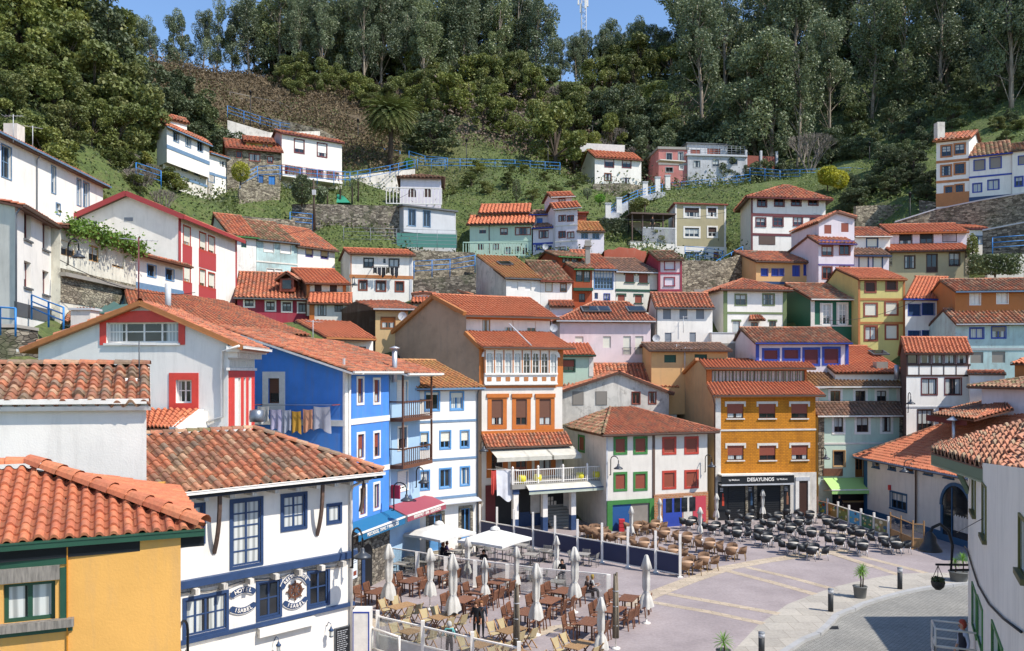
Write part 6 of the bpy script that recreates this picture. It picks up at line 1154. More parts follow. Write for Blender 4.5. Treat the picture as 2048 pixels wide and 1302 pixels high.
body(R, z, 650, 94.3, 1105, 93.3, top=726, bot=805, wall='plaster:lilac:.12', D=7, deep=2, ctl=False, roof=('F', 684, .5, 'new', .4, .1), gut='orange', W=[(708, 735, 780, 798, dk), (830, 723, 905, 788, dk), (964, 711, 1042, 778, dk)])
R, b = house('small narrow white house with one steel blue window beside the long orange roofs', z, 1123, 95, 1222, 95, top=702, bot=890, wall=PW+'.2', D=6, roof=('F', 684, .5, 'new', .2, .1), gut='maroon', W=[(1126, 746, 1204, 791, st('glass', 'steel', 'steel', .06, nx=3))])
ob_ = st('glass', 'dblue', 'clay', .18, nx=2, nz=3)
R, b = house('tall white house outlined in orange with three rows of dark blue windows high up', z, 925, 103, 1118, 102, top=182, bot=545, tr=162, wall=PW+'.15', D=7, br=(1190, 108), roof=('F', 145, .5, 'mid', .35, .35), gut='clay',
    W=[(958, 213, 1012, 272, ob_), (1036, 202, 1091, 258, ob_), (957, 331, 1010, 388, ob_), (1036, 319, 1090, 375, ob_), (978, 454, 1019, 498, ob_), (1041, 444, 1083, 490, ob_)], B=[('h', 310, .3, 'clay'), ('h', 428, .3, 'clay'), ('h', 535, 1.6, 'clay'), ('h', 188, .25, 'clay')])
m = MB(); m.box(P(943, 130, 104, z), (.9, .9, 2.2), 'plaster:offw:.6'); m.build('chimney', R)
bw5 = st('shut', 'rblue', 'rblue', .1, bc='taupe')
R, b = house('white two storey house with blue frames and a mossy roof beside the orange outlined tower', z, 1120, 101.5, 1372, 99.5, top=275, bot=535, wall=PW+'.2', D=8, roof=('F', 210, .6, 'mossy', .3, .1), gut='rblue', W=[(1150, 297, 1211, 355, bw5), (1244, 281, 1307, 343, bw5), (1142, 435, 1193, 485, st('curt', 'rblue', 'rblue', .08, nx=2)), (1231, 414, 1295, 470, st('curt', 'rblue', 'rblue', .08))], B=[('h', 400, .2, 'rblue'), ('h', 530, .5, 'navy')])
R, b = house('white house with small blue windows at the far right end of the upper lane', z, 1374, 99.3, 1800, 96, top=240, bot=500, wall=PW+'.25', D=8, roof=('F', 205, .6, 'mossy', .3, .1), gut='umb', W=[(1413, 273, 1470, 320, bw5), (1392, 396, 1436, 450, st('glass', 'rblue', 'rblue', .1))])
z = Z10
gd_ = st('glass', 'white', 'white', .12, nx=2, nz=3)
R, b = house('dark green boarded house with two white double balcony doors under an old roof', z, 62, 84, 325, 84.5, top=102, bot=420, wall='hex:14583f:.6', D=8, roof=('F', 22, .7, 'old', .45, .2), gut='white', W=[(130, 138, 172, 250, gd_), (222, 134, 262, 250, gd_)], B=[('v', 68, .4, 'offw'), ('v', 322, .2, 'offw'), ('h', 258, .15, 'offw'), ('r', 113, 130, 128, 252, 'offw'), ('r', 174, 130, 184, 252, 'offw'), ('r', 206, 126, 220, 252, 'offw'), ('r', 264, 126, 274, 252, 'offw')])
tl = st('shut', 'rbrown', 'rbrown', .16, bc='cream', dp=.1); td_ = st('shut', 'rbrown', 'rbrown', .16, bc='dbrown', dp=.1)
z = Z5
R, b = house('narrow lemon yellow house banded in red brown with four rows of windows', z, 464, 83, 738, 83.3, top=998, bot=1420, wall='plaster:lemon:.15', D=8, roof=('F', 940, .6, 'new', .3, .1), gut='clay', W=[(508, 1022, 562, 1074, td_), (632, 1012, 688, 1064, td_), (503, 1148, 570, 1215, tl), (626, 1140, 692, 1208, tl), (505, 1282, 570, 1360, st('curt', 'rbrown', 'rbrown', .16)), (628, 1276, 692, 1352, tl)], B=[('h', 1120, .22, 'clay'), ('h', 1260, .22, 'clay'), ('v', 468, .2, 'clay'), ('v', 735, .2, 'clay'), ('h', 1000, .35, 'clay')])
nb = st('solid', 'dblue', 'rblue', .05)
R, b = house('white house with paired navy windows and a wide orange roof beside the yellow one', z, 741, 82, 942, 82.5, top=1112, bot=1420, wall=PW+'.12', D=8, br=(998, 90), roof=('F', 990, .85, 'new', .4, .1), gut='rblue', W=[(760, 1150, 832, 1216, nb), (842, 1144, 914, 1212, nb), (760, 1308, 830, 1345, nb), (842, 1306, 914, 1345, nb)])
wp = st('panels', 'white', 'white', .06, bc='white'); z = Z10
R = root('house', P(880, 530, 78, z), 'two tier house with orange upper walls, sea green lower walls and white shutters', 'house')
body(R, z, 880, 76, 1420, 75, top=240, bot=560, wall='plaster:mint:.8' if 0 else 'plaster:steel:.0' if 0 else 'plaster:turq:.6', D=7, roof=('F', 168, .4, 'old', .4, .1), gut='lgrey', seg=6, W=[(963, 272, 1038, 330, st('curt', 'rblue', 'rblue', .08)), (1086, 266, 1163, 328, st('half', 'rblue', 'rblue', .08, bc='taupe', fc=.4)), (966, 408, 1038, 470, st('shut', 'taupe', bc='taupe')), (1086, 404, 1162, 468, st('shut', 'taupe', bc='taupe'))], B=[('h', 392, .2, 'grey')])
body(R, z, 878, 78, 1420, 77, top=60, bot=170, wall='plaster:dorange:.3' if 0 else 'plaster:clay:.2', D=7, deep=2, ctl=False, roof=('F', 2, .5, 'old', .4, .1), gut='steel', seg=6, W=[(962, 72, 1020, 140, wp), (1114, 60, 1176, 133, wp)])
z = Z9
nv = st('shut', 'rblue', 'rblue', .2, bc='maroon', dp=.1)
R, b = house('long white house with purple blue trim and four dark red shuttered windows', z, 448, 76, 928, 76.3, top=322, bot=452, wall='plaster:lilac:.12', D=7, roof=('F', 252, .6, 'old', .4, .2), gut='rblue', seg=6, W=[(490, 366, 560, 412, nv), (595, 364, 668, 410, nv), (700, 362, 771, 436, nv), (803, 358, 877, 434, nv)], B=[('v', 450, .3, 'rblue'), ('v', 924, .3, 'rblue'), ('h', 326, .3, 'rblue')])
R, b = house('plain peach house with dark green windows tucked under a thin brown roof', z, -97, 77, 300, 77.4, top=362, bot=470, wall='plaster:peach:.15', D=6, roof=('F', 332, .5, 'dark', .5, .3), gut='umb', W=[(-30, 390, 32, 430, st('solid', 'dgreen')), (128, 387, 193, 430, st('solid', 'dgreen'))])
z = Z10
R = root('house', P(430, 500, 77, z), 'house seen only as a broad orange tiled roof with one skylight and a chimney', 'house'); b = body(R, z, 200, 74.5, 590, 74.5, top=520, bot=620, wall=PW+'.2', D=9, roof=('F', 378, .9, 'new', .3, .1), gut=None)
q, S = onroof(b, z, 415, 440, .25); skylight(R, q, 1.5, 1, S*1.4); m = MB(); m.box(P(455, 495, 75.5, z), (1.0, .8, 1.0), 'concrete'); m.build('chimney', R); m = MB(); m.tube([P(548, 560, 74, z), P(548, 480, 74, z)], .22, 'metal:lgrey', 10); m.build('flue', R)
gk = st('glass', 'dbrown', 'maroon', .06, nx=1)
R = root('house', P(600, 880, 70, z), 'white house with a dark timber glazed gallery and brown windows under a bright roof', 'house')
b = body(R, z, 602, 70, 962, 70.4, top=405, bot=890, wall=PW+'.12', wallL='plaster:umb:.3', D=8, bl=(568, 74), roof=('F', 330, .55, 'new', .35, .2), gut='dbrown', seg=6, W=[(610+70*i, 418, 668+70*i, 474, gk) for i in range(5)]+[(690, 558, 774, 648, st('curt', 'dbrown', 'maroon', .08, nx=2)), (822, 556, 911, 648, st('glass', 'dbrown', 'maroon', .08, nx=2)), (668, 735, 750, 864, st('glass', 'dbrown', 'dbrown', .08, nx=3))],
    B=[('h', 480, .16, 'dbrown'), ('h', 541, .16, 'dbrown'), ('v', 605, .14, 'dbrown', 541)]+[('r', 671+70*i, 482, 676+70*i, 538, 'dbrown') for i in range(5)]+[('r', 785, 722, 962, 890, 'rbrown'), ('h', 718, .1, 'lgrey')])
R, b = house('old white outbuilding with a lichen covered roof behind the orange tiled roofs', z, 1028, 66, 1500, 60, top=592, bot=760, wall='plaster:lilac:.3', D=7, roof=('H', 508, .6, 'mossy', .7, 5.5, 2), gut='umb')
R, b = house('white wall with a thin tiled coping joining the gallery house to the outbuilding', z, 962, 69, 1160, 68, top=530, bot=760, wall=PW+'.2', D=3, roof=('F', 520, .5, 'mid', .1, .1), gut=None, name='boundary_wall', cat='wall')
R, b = house('brick red end of a house with a bright orange roof at the right picture edge', z, 1215, 66, 1400, 64, top=470, bot=560, wall='plaster:clay:.2', D=5, roof=('F', 428, .6, 'new', .3, .2), gut=None)
R = root('lean_to', P(900, 790, 64, z), 'low orange tiled lean to roof between the gallery house and the big hip roof', 'lean-to'); tiles(R, P(745, 760, 66, z), P(985, 792, 62, z), P(1150, 672, 66, z), P(1010, 690, 70, z), 'old', .3, .4, 6); tiles(R, P(985, 792, 62, z), P(1210, 730, 62, z), P(1150, 672, 66, z), P(1149, 672, 66.2, z), 'mid', .3, .4, 6)
m = MB(); m.add([P(748, 765, 65.8, z)+V3((0, 1, 0)), P(985, 797, 62.2, z)+V3((0, 1, 0)), P(985, 830, 62.2, z)+V3((0, 1, 0)), P(748, 800, 65.8, z)+V3((0, 1, 0))], [(0, 1, 2, 3)], 'maroon'); m.build('wall', R)
# ---- view 8: behind the green and red corner house
z = Z8
wt = st('shut', 'taupe', 'taupe', .05, bc='taupe', dp=.03); ww = st('glass', 'rbrown', 'rbrown', .06, nx=2)
R, b = house('rough stained white gabled house with taupe shutters and two small wooden windows', z, 560, 75, 1140, 76, top=585, bot=760, wall='plaster:offw:.95', D=3.5, topR=585, roof=('G', 880, 480, 'mid', .35, .4), gut=None, W=[(640, 582, 693, 648, wt), (761, 582, 815, 648, wt), (949, 584, 989, 645, ww), (1036, 584, 1072, 644, ww)])
R, b = house('small mint green house with a brown shuttered window beside the glazed gallery', z, 560, 77, 745, 77.3, top=386, bot=485, wall='plaster:mint:.15', D=6, roof=('F', 322, .6, 'new', .35, .2), gut='dgreen', W=[(588, 418, 648, 474, st('half', 'dgreen', 'dgreen', .1, bc='rbrown', fc=.6))], B=[('v', 740, .4, 'offw')])
R, b = house('low house with two joined red tile roofs and a tiny white attic dormer', z, 600, 77, 1180, 77.3, top=552, bot=640, wall=PW+'.3', D=3.3, roof=('F', 440, .95, 'mid', .2, .2), gut=None, ctl=False)
p = P(1190, 485, 80, z); m = MB(); m.box(p, (4.4, 2.5, 1.8), 'plaster:pink:.2'); m.build('dormer', R); m = MB(); m.box(p+V3((0, -1.3, -.1)), (1.8, .1, 1.1), 'white'); 
for k in (-1, 1): m.box(p+V3((k*.43, -1.36, -.1)), (.7, .06, .85), 'glass')
m.build('dormer_window', R); tiles(R, p+V3((-2.5, -1.6, .85)), p+V3((2.5, -1.6, .85)), p+V3((2.5, 1.2, 1.7)), p+V3((-2.5, 1.2, 1.7)), 'mid')
z = Z2
R, b = house('cream house with a long mould streaked brown side wall and one orange shutter window', z, 880, 72, 1065, 72.6, top=1185, bot=1300, wall='plaster:sand:.15', wallL='plaster:umb:.7', D=9, bl=(640, 79), roof=None, gut=None, W=[(914, 1232, 989, 1292, st('half', 'wood', 'wood', .08, bc='orange', fc=.45, nx=2))])
pf = b['pf']; c0, c1 = pf.at(-.2, b['zt'], .4), pf.at(pf.L+1.1, b['zt'], .4); r0, r1 = P(762, 1140, 80, z), P(1000, 1146, 80, z); r1.z = r0.z; tiles(R, c0, c1, r1, r0, 'mid'); line_gutter(R, c0, c1, 'lgrey'); pl = b['pl']; m = MB(); m.add([pl.px(z, 640, 1215), pl.px(z, 760, 1142), pl.at(pl.L, b['zt']), pl.at(pl.L, b['zt']-3), pl.at(0, b['zt']-3)], [(4, 3, 2, 1, 0)], 'plaster:umb:.7'); m.build('gable', R)
z = Z7
R = root('house', P(560, 260, 60, z), 'low white house with dark windows under a broad new orange roof', 'house')
a, b_, c_, d_ = P(545, 215, 58, z), P(828, 232, 61, z), P(680, 140, 70, z), P(368, 118, 68, z); b_.z = a.z; c_.z = d_.z; tiles(R, a, b_, c_, d_, 'new', .33, .42, 6); line_gutter(R, a, b_, 'clay')
b = body(R, z, 550, 59.5, 810, 62, top=222, bot=330, wall=PW+'.15', D=8, bl=(480, 64), roof=None, W=[(600, 262, 656, 300, st('half', 'brown', 'brown', .06, bc='dbrown', fc=.4)), (705, 268, 765, 300, st('half', 'brown', 'brown', .06, bc='dbrown', fc=.4))], ctl=False)
z = Z2
R, b = house('small house with a red gabled roof in front of the tall brown gable wall', z, 1095, 84, 1210, 84, top=1098, bot=1180, wall=PW+'.2', D=5, topR=1098, roof=('G', 1150, 1092, 'mid', .2, .2), gut=None); tiles(R, P(1080, 1150, 82, z), P(1250, 1150, 82, z), P(1225, 1095, 86, z), P(1090, 1095, 86, z), 'new')
R, b = house('small house whose little red gable roof peeps over the big orange roof', z, 1255, 88, 1410, 88, top=1100, bot=1150, wall='plaster:pink:.1', D=5, topR=1100, roof=('G', 1330, 1072, 'mid', .3, .4), gut=None)
# ================================================================ GROUND
for x, y, Y in [(330, 150, 168), (450, 150, 172), (600, 165, 178), (700, 165, 185), (900, 170, 195), (1050, 165, 205), (1200, 160, 212), (1400, 150, 215), (1700, 130, 210), (2000, 110, 200), (2300, 60, 190),
        (480, 215, 146), (600, 205, 150), (700, 235, 150), (640, 262, 136), (820, 300, 143), (1000, 290, 148), (1150, 290, 155), (1000, 225, 168), (1300, 290, 165), (1550, 300, 160), (1750, 270, 150), (1600, 345, 140), (1800, 330, 128),
        (2048, 205, 128), (1950, 232, 130), (1850, 300, 118), (2100, 330, 102), (2048, 415, 97), (1950, 435, 98), (1750, 400, 112), (1830, 410, 104),
        (900, 372, 124), (1000, 350, 131), (1110, 348, 137), (960, 405, 117), (1090, 400, 120), (1250, 425, 116), (1330, 400, 124), (1450, 375, 130), (1240, 470, 110), (1310, 480, 112), (1430, 560, 100), (1380, 540, 100),
        (640, 455, 100), (560, 402, 106), (700, 480, 99), (780, 470, 103), (620, 420, 108), (720, 400, 113), (680, 330, 124), (760, 335, 130), (830, 335, 134),
        (330, 376, 97), (380, 398, 96), (440, 412, 98), (300, 385, 91), (250, 360, 88), (200, 320, 84), (120, 290, 82), (0, 260, 78), (-200, 250, 76), (470, 430, 96), (520, 440, 96),
        (0, 90, 110), (150, 120, 118), (300, 130, 140), (-300, 0, 120), (250, 230, 108), (100, 200, 95), (330, 240, 120), (-100, 640, 45), (20, 645, 44), (70, 650, 46),
        (1960, 560, 90), (2048, 520, 93), (1990, 500, 94), (880, 560, 92), (900, 600, 90), (840, 560, 93)]:
    p = P(x, y, Y); CTL.append((p.x, p.y, p.z))
for x in range(-260, 261, 40):
    CTL.append((x, 290, 55)); CTL.append((x, 360, 45))
for x, yy in [(a, b) for a in range(-12, 34, 6) for b in range(8, 66, 6)]: 
    if not (x > 24 and yy > 45): CTL.append((x, yy, -.6))
for x, yy in ((-40, 10), (-60, 10), (60, 10), (90, 10), (-40, 25), (60, 30), (45, 45), (-60, 30)): CTL.append((x, yy, -.6 if abs(x) < 50 else 2))
C = np.array(CTL); key = {}
for c in C: key.setdefault((round(c[0]/2.0), round(c[1]/2.0)), []).append(c)
C = np.array([np.mean(v, 0) if v[0][2] > 1 else np.min(v, 0) for v in key.values()])
D_ = np.linalg.norm(C[:, None, :2]-C[None, :, :2], axis=2); Nn = len(C); A_ = np.zeros((Nn+3, Nn+3)); A_[:Nn, :Nn] = D_-np.eye(Nn)*.6; A_[:Nn, Nn] = 1; A_[:Nn, Nn+1:] = C[:, :2]; A_[Nn:, :Nn] = A_[:Nn, Nn:].T
W_ = np.linalg.solve(A_, np.concatenate([C[:, 2], np.zeros(3)]))
def tzs(XY):
    XY = np.atleast_2d(np.array(XY, float)); out = np.zeros(len(XY))
    for i in range(0, len(XY), 4000):
        q = XY[i:i+4000]; out[i:i+4000] = np.linalg.norm(q[:, None]-C[None, :, :2], axis=2) @ W_[:Nn]+W_[Nn]+q @ W_[Nn+1:]
    flat = ((XY[:, 1] < 63) & (XY[:, 0] > -8.5) & (XY[:, 0] < 45)) | ((XY[:, 1] < 74.5) & (XY[:, 0] > 8) & (XY[:, 0] < 36))
    out = np.where(flat, np.minimum(out, -.6), out); return out
def tz(x, y): return float(tzs([(x, y)])[0])
def T(x, Y, dz=0): X = (x-CX)/F*Y; return V3((X, Y, tz(X, Y)+dz))
m, nt, b = new_mat('hillside'); v = coords(nt)
n1 = noise(nt, v, .045, 5, .6); n2 = noise(nt, v, .6, 6, .7); n3 = noise(nt, v, 4, 4, .7)
grass = ramp(nt, n2, [(.3, lin('42512a')), (.5, lin('5e6c36')), (.7, lin('6a6a44'))]); brown = ramp(nt, n2, [(.3, lin('4c4230')), (.5, lin('6a5a42')), (.7, lin('5d5a30'))])
g = nt.nodes.new('ShaderNodeNewGeometry'); s_ = nt.nodes.new('ShaderNodeSeparateXYZ'); nt.links.new(g.outputs['Position'], s_.inputs[0])
mr = nd(nt, 'ShaderNodeMapRange'); mr.inputs['From Min'].default_value = 126; mr.inputs['From Max'].default_value = 142; nt.links.new(s_.outputs[1], mr.inputs[0])
ad = nd(nt, 'ShaderNodeMath', operation='ADD'); nt.links.new(mr.outputs[0], ad.inputs[0]); nt.links.new(n1, ad.inputs[1])
mx = nd(nt, 'ShaderNodeMapRange'); mx.inputs['From Min'].default_value = -2; mx.inputs['From Max'].default_value = -24; nt.links.new(s_.outputs[0], mx.inputs[0]); f = mixc(nt, 1, ramp(nt, ad.outputs[0], [(.62, (0,)*3), (.9, (1,)*3)]), mx.outputs[0], 'MULTIPLY'); col = mixc(nt, f, grass, brown)
f2 = ramp(nt, n3, [(.35, (.6,)*3), (.65, (1.1,)*3)]); nt.links.new(mixc(nt, 1, col, f2, 'MULTIPLY'), b.inputs['Base Color']); b.inputs['Roughness'].default_value = 1; bump(nt, b, n3, .8, .25); MATS['hill'] = m
xs = np.linspace(-230, 230, 231); ys = np.concatenate([np.arange(-40, 160, 1.6), np.arange(160, 420, 5)]); X, Y = np.meshgrid(xs, ys); Z = tzs(np.stack([X.ravel(), Y.ravel()], 1))
rough = (Z > 1)*(.5*np.sin(X.ravel()*.31+2.1*np.sin(Y.ravel()*.17))*np.cos(Y.ravel()*.27+1.9*np.sin(X.ravel()*.13))+nr.normal(0, .12, len(Z)))
Z = Z+rough; i, j = np.meshgrid(np.arange(len(xs)-1), np.arange(len(ys)-1)); q = j*len(xs)+i
tag(npobj('terrain', np.stack([X.ravel(), Y.ravel(), Z], 1), np.stack([q, q+1, q+1+len(xs), q+len(xs)], -1).reshape(-1, 4), ['hill'], smooth=True), kind='structure')
m = MB(); m.quad((-900, -400, -1.2), (900, -400, -1.2), (900, 1500, -1.2), (-900, 1500, -1.2), 'hill'); tag(m.build('ground'), kind='structure')
# ---- square, walkway, cobbled road
def flatmat(name, c1, c2, sc_, bm=.2, joints=None):
    m, nt, b = new_mat(name); v = coords(nt); a = ramp(nt, noise(nt, v, .35, 6, .65), [(.35, lin(c1)), (.68, lin(c2))]); n3 = noise(nt, v, 7, 5, .75); a = mixc(nt, 1, a, ramp(nt, n3, [(.35, (.82,)*3), (.65, (1.06,)*3)]), 'MULTIPLY')
    st_ = ramp(nt, noise(nt, v, .9, 8, .8), [(.58, (0,)*3), (.7, (.45,)*3)]); a = mixc(nt, st_, a, lin('5c5450'))
    if joints:
        br = nt.nodes.new('ShaderNodeTexBrick'); br.inputs['Scale'].default_value = 1; br.inputs['Brick Width'].default_value = joints[0]; br.inputs['Row Height'].default_value = joints[1]; br.inputs['Mortar Size'].default_value = joints[2]
        br.inputs['Color1'].default_value = (1, 1, 1, 1); br.inputs['Color2'].default_value = (.8, .8, .8, 1); br.inputs['Mortar'].default_value = (.5, .48, .46, 1); nt.links.new(v, br.inputs['Vector']); a = mixc(nt, 1, a, br.outputs['Color'], 'MULTIPLY')
        bump(nt, b, br.outputs['Fac'], -.5, .03)
    else: bump(nt, b, n3, bm, .01)
    nt.links.new(a, b.inputs['Base Color']); b.inputs['Roughness'].default_value = .85; MATS[name] = m
flatmat('plaza_floor', '938785', 'a99c99', 1); flatmat('walk', 'b0a89c', 'c0b7a8', 1, joints=(1.2, 1.2, .012)); flatmat('road', '93918a', 'a8a59c', 1, joints=(.24, .13, .02)); flatmat('band', 'bba890', 'c9b8a0', 1, joints=(.8, .4, .012))
curve = [(-60, 1420), (100, 1302), (240, 1215), (330, 1180), (395, 1125), (450, 1062), (505, 1038), (560, 1020), (620, 990), (700, 965), (800, 935), (900, 910), (1000, 890), (1100, 875), (1200, 865), (1320, 850), (1480, 838), (1700, 830)]
kb = [G(x, y, Z14) for x, y in curve]
inner = [(-200, 1302), (-40, 1135), (150, 1000), (330, 930), (480, 880), (700, 830), (870, 803), (1050, 795), (1200, 795), (1500, 790)]; ib = [G(x, y, Z14) for x, y in inner]
def poly(name, pts, z, mname, th=None, kind='structure'):
    m = MB(); tr_ = tessellate_polygon([[V3((p.x, p.y, 0)) for p in pts]]); m.add([(p.x, p.y, z) for p in pts], tr_, mname)
    return tag(m.build(name), kind=kind)
poly('plaza', kb+[V3((60, 52, 0)), V3((60, 76, 0)), V3((-14, 76, 0)), V3((-14, 46, 0)), V3((-9.5, 44, 0)), V3((-3, 20, 0)), V3((3, 12, 0)), V3((9, 12, 0))], 0, 'plaza_floor')
poly('walkway', kb+ib[::-1], .004, 'walk')
m = MB(); m.quad((-40, -5, -.12), (60, -5, -.12), (60, 60, -.12), (-40, 60, -.12), 'road'); tag(m.build('road'), kind='structure')
m = MB(); k = 0
path = [kb[0]]
for a, b in zip(kb, kb[1:]):
    n = max(1, round((b-a).length/.9)); path += [a+(b-a)*(i+1)/n for i in range(n)]
for a, b in zip(path, path[1:]):
    d = (b-a); o = V3((d.y, -d.x, 0)).normalized()*.28; g_ = d.normalized()*.006; a2, b2 = a+g_, b-g_; z0, z1 = V3((0, 0, -.2)), V3((0, 0, .02)); m.box8([a2+z0, b2+z0, b2+o+z0, a2+o+z0, a2+z1, b2+z1, b2+o+z1, a2+o+z1], 'plaster:grey:.4')
tag(m.build('kerb'), kind='structure')
def strip(zz, pts, w, z=.006):
    p = [G(x, y, zz) for x, y in pts]; m = MB(); L_ = []; R_ = []
    for i, q in enumerate(p):
        d = (p[min(i+1, len(p)-1)]-p[max(i-1, 0)]).normalized(); o = V3((-d.y, d.x, 0))*w/2; L_.append(q+o); R_.append(q-o)
    e = V3((0, 0, z))
    for i in range(len(p)-1): m.quad(R_[i]+e, R_[i+1]+e, L_[i+1]+e, L_[i]+e, 'band')
    tag(m.build('paving_band'), kind='structure')
strip(Z13, [(990, 725), (1300, 805), (1620, 895)], .55); strip(Z13, [(1130, 700), (1450, 775), (1745, 855)], .5); strip(Z13, [(560, 890), (950, 960), (1360, 1035)], .55); strip(Z13, [(440, 950), (850, 1020), (1250, 1105)], .5)
strip(Z13, [(300, 985), (430, 905), (700, 800), (980, 705), (1250, 655), (1440, 628), (1700, 595), (1870, 580)], 1.0, .011); strip(Z14, [(410, 655), (650, 735), (885, 812)], .5); strip(Z14, [(630, 690), (850, 745), (1050, 797)], .5); strip(Z18, [(0, 900), (150, 960), (260, 1080)], .9); strip(Z19, [(450, 1180), (800, 1090), (1000, 1060)], .8)
strip(Z21, [(1440, 545), (900, 500)], .8); strip(Z21, [(560, 590), (1000, 690), (1500, 850)], .5, .016)
m = MB(); m.box8([G(415, 1125, Z14)+V3((0, 0, -.14)), G(480, 1125, Z14)+V3((0, 0, -.14)), G(485, 1145, Z14)+V3((0, 0, -.14)), G(425, 1145, Z14)+V3((0, 0, -.14))]+[G(x, y, Z14)+V3((0, 0, -.11)) for x, y in ((415, 1125), (480, 1125), (485, 1145), (425, 1145))], 'dark'); rt = tag(m.build('drain_cover'), 'dark metal drain grate in the cobbled road by the kerb', 'drain')
# ---- retaining walls and lanes
sw = lambda lb, pts, **k: stonewall(lb, Z0, pts, **k)
sw('old dark stone terrace wall below the palm garden and behind the grassy bank', [(585, 408, 455, 101), (640, 408, 470, 102), (800, 412, 478, 106)], th=1)
sw('stone wall under the green glass fence with a blue railed path', [(825, 500, 590, 93), (950, 505, 590, 95)], th=1, m='rubble')
sw('stone wall below the blue railed path right of the brown banded house', [(828, 560, 620, 87), (952, 548, 620, 88)], th=.8)
sw('round stone retaining wall under the lone white house', [(1186, 368, 415, 133), (1240, 366, 410, 133), (1300, 372, 395, 136)], th=1, m='rubble')
sw('stone retaining wall with pale coping climbing towards the right picture edge', [(1790, 445, 470, 101), (1870, 420, 465, 100), (1960, 402, 440, 97), (2120, 375, 425, 93)], cap='lgrey', m='rubble')
sw('lower grey stone wall with pale coping right of the narrow white house', [(1965, 462, 540, 93), (2048, 446, 540, 91), (2150, 430, 540, 89)], cap='lgrey')
sw('dry stone terrace wall right of the maroon trimmed house', [(1712, 412, 470, 106), (1830, 408, 460, 108)], m='rubble')
sw('stone bank below the stairs between the crimson outlined and olive trimmed houses', [(1362, 520, 600, 93), (1440, 522, 600, 94), (1515, 500, 600, 97)], m='rubble')
sw('rough stone garden wall below the stone house', [(478, 378, 408, 104), (560, 372, 405, 107)], m='rubble')
sw('low stone wall at the foot of the path above the crimson house roofs', [(480, 432, 470, 95), (590, 440, 470, 97)], m='rubble')
sw('white rendered garden wall below the palm tree', [(682, 355, 385, 124), (760, 345, 375, 127), (830, 338, 352, 130)], m='plaster:offw:.7')
sw('grey stone wall lined path above the tall white house', [(455, 240, 262, 122), (540, 265, 285, 124), (640, 262, 285, 130)], m='plaster:offw:.8')
sw('stone wall behind the upper path below the brown hillside', [(545, 235, 262, 135), (640, 258, 290, 134), (720, 300, 330, 136)], m='rubble')
sw('slate stone wall of the ramp left of the red windowed gabled house', [(-20, 655, 735, 40), (30, 655, 735, 41), (76, 662, 735, 42)], m='stone', cap='concrete')
sw('dark stone wall below the orange outlined tower house', [(1838, 400, 425, 104), (1880, 405, 425, 103)], m='stone')
sw('ivy topped pale wall at the end of the right lane', [(1975, 512, 560, 90), (2048, 508, 560, 90)], m='plaster:offw:.5')
# railings
RB = 'hex:2f7fc4:.5'; rg = 'sky blue railings on the hillside paths'
rl_ = lambda lb, pts, h=1.6, n=3, step=2.6, c=RB, r=.05: railing(lb, [P(x, y, Y) for x, y, Y in pts], h, c, n, step, r, group=rg if c == RB else None)
rl_('long blue railing along the path over the green knoll', [(835, 338, 134), (890, 338, 135), (950, 338, 136), (1030, 340, 137), (1120, 345, 138)])
rl_('blue railing on the ramp above the garden of the arched window house', [(818, 322, 136), (850, 332, 136), (895, 336, 136)]); rl_('blue railing descending past the white garden wall', [(830, 340, 132), (780, 352, 126), (740, 360, 124), (690, 368, 122)])
rl_('blue railing on the path behind the white red windowed house', [(455, 232, 132), (520, 253, 134), (560, 265, 134), (620, 275, 136)]); rl_('blue railing of the upper path passing behind the palm', [(690, 292, 140), (740, 312, 139), (800, 322, 138)])
rl_('blue stair railing in front of the stone house', [(480, 378, 106), (515, 358, 108), (560, 356, 109), (600, 362, 110), (700, 368, 115)]); rl_('blue railing under the pink and grey houses', [(1335, 386, 138), (1420, 378, 139), (1500, 368, 140)])
rl_('blue railing on the shaded path behind the yellow bush', [(1500, 355, 140), (1560, 360, 138), (1640, 358, 136), (1700, 356, 132), (1830, 366, 126)]); rl_('blue railing under the boxy beige house', [(1370, 517, 110), (1410, 520, 110), (1445, 527, 108)])
rl_('blue railing on the stone stairs left of the olive trimmed house', [(1396, 572, 96), (1440, 545, 98), (1485, 520, 101)]); rl_('blue railing on the walled path right of the brown banded house', [(828, 552, 92), (900, 548, 92), (950, 540, 92)])
rl_('blue railing of the ramp beside the brown windowed white house', [(63, 628, 44), (97, 643, 43), (127, 655, 42)], 1.0, 3, 1.2); rl_('short blue railing at the left picture edge', [(-30, 655, 40), (31, 660, 39)], 1.0, 2, 1.3)
rl_('blue railing at the foot of the grassy bank above the crimson house', [(580, 452, 97), (625, 456, 98)]); rl_('blue railing on the brambly slope over the red verge house', [(272, 356, 88), (322, 372, 90)]); rl_('blue railings on the white steps at the far right lane', [(1985, 505, 91), (2060, 500, 90)])
wf = railing('weathered wooden handrail crossing the brown bracken slope', [P(x, y, Y) for x, y, Y in ((330, 168, 150), (420, 192, 149), (500, 210, 148), (560, 222, 147), (590, 238, 146))], 1.5, 'taupe', 2, 3.2, .07, name='wooden_fence')
wf = railing('wooden fence on the skyline between the eucalyptus trees', [P(x, y, Y) for x, y, Y in ((330, 150, 166), (380, 152, 167), (415, 155, 168))], 1.3, 'lgrey', 1, 3, .1, name='wooden_fence')
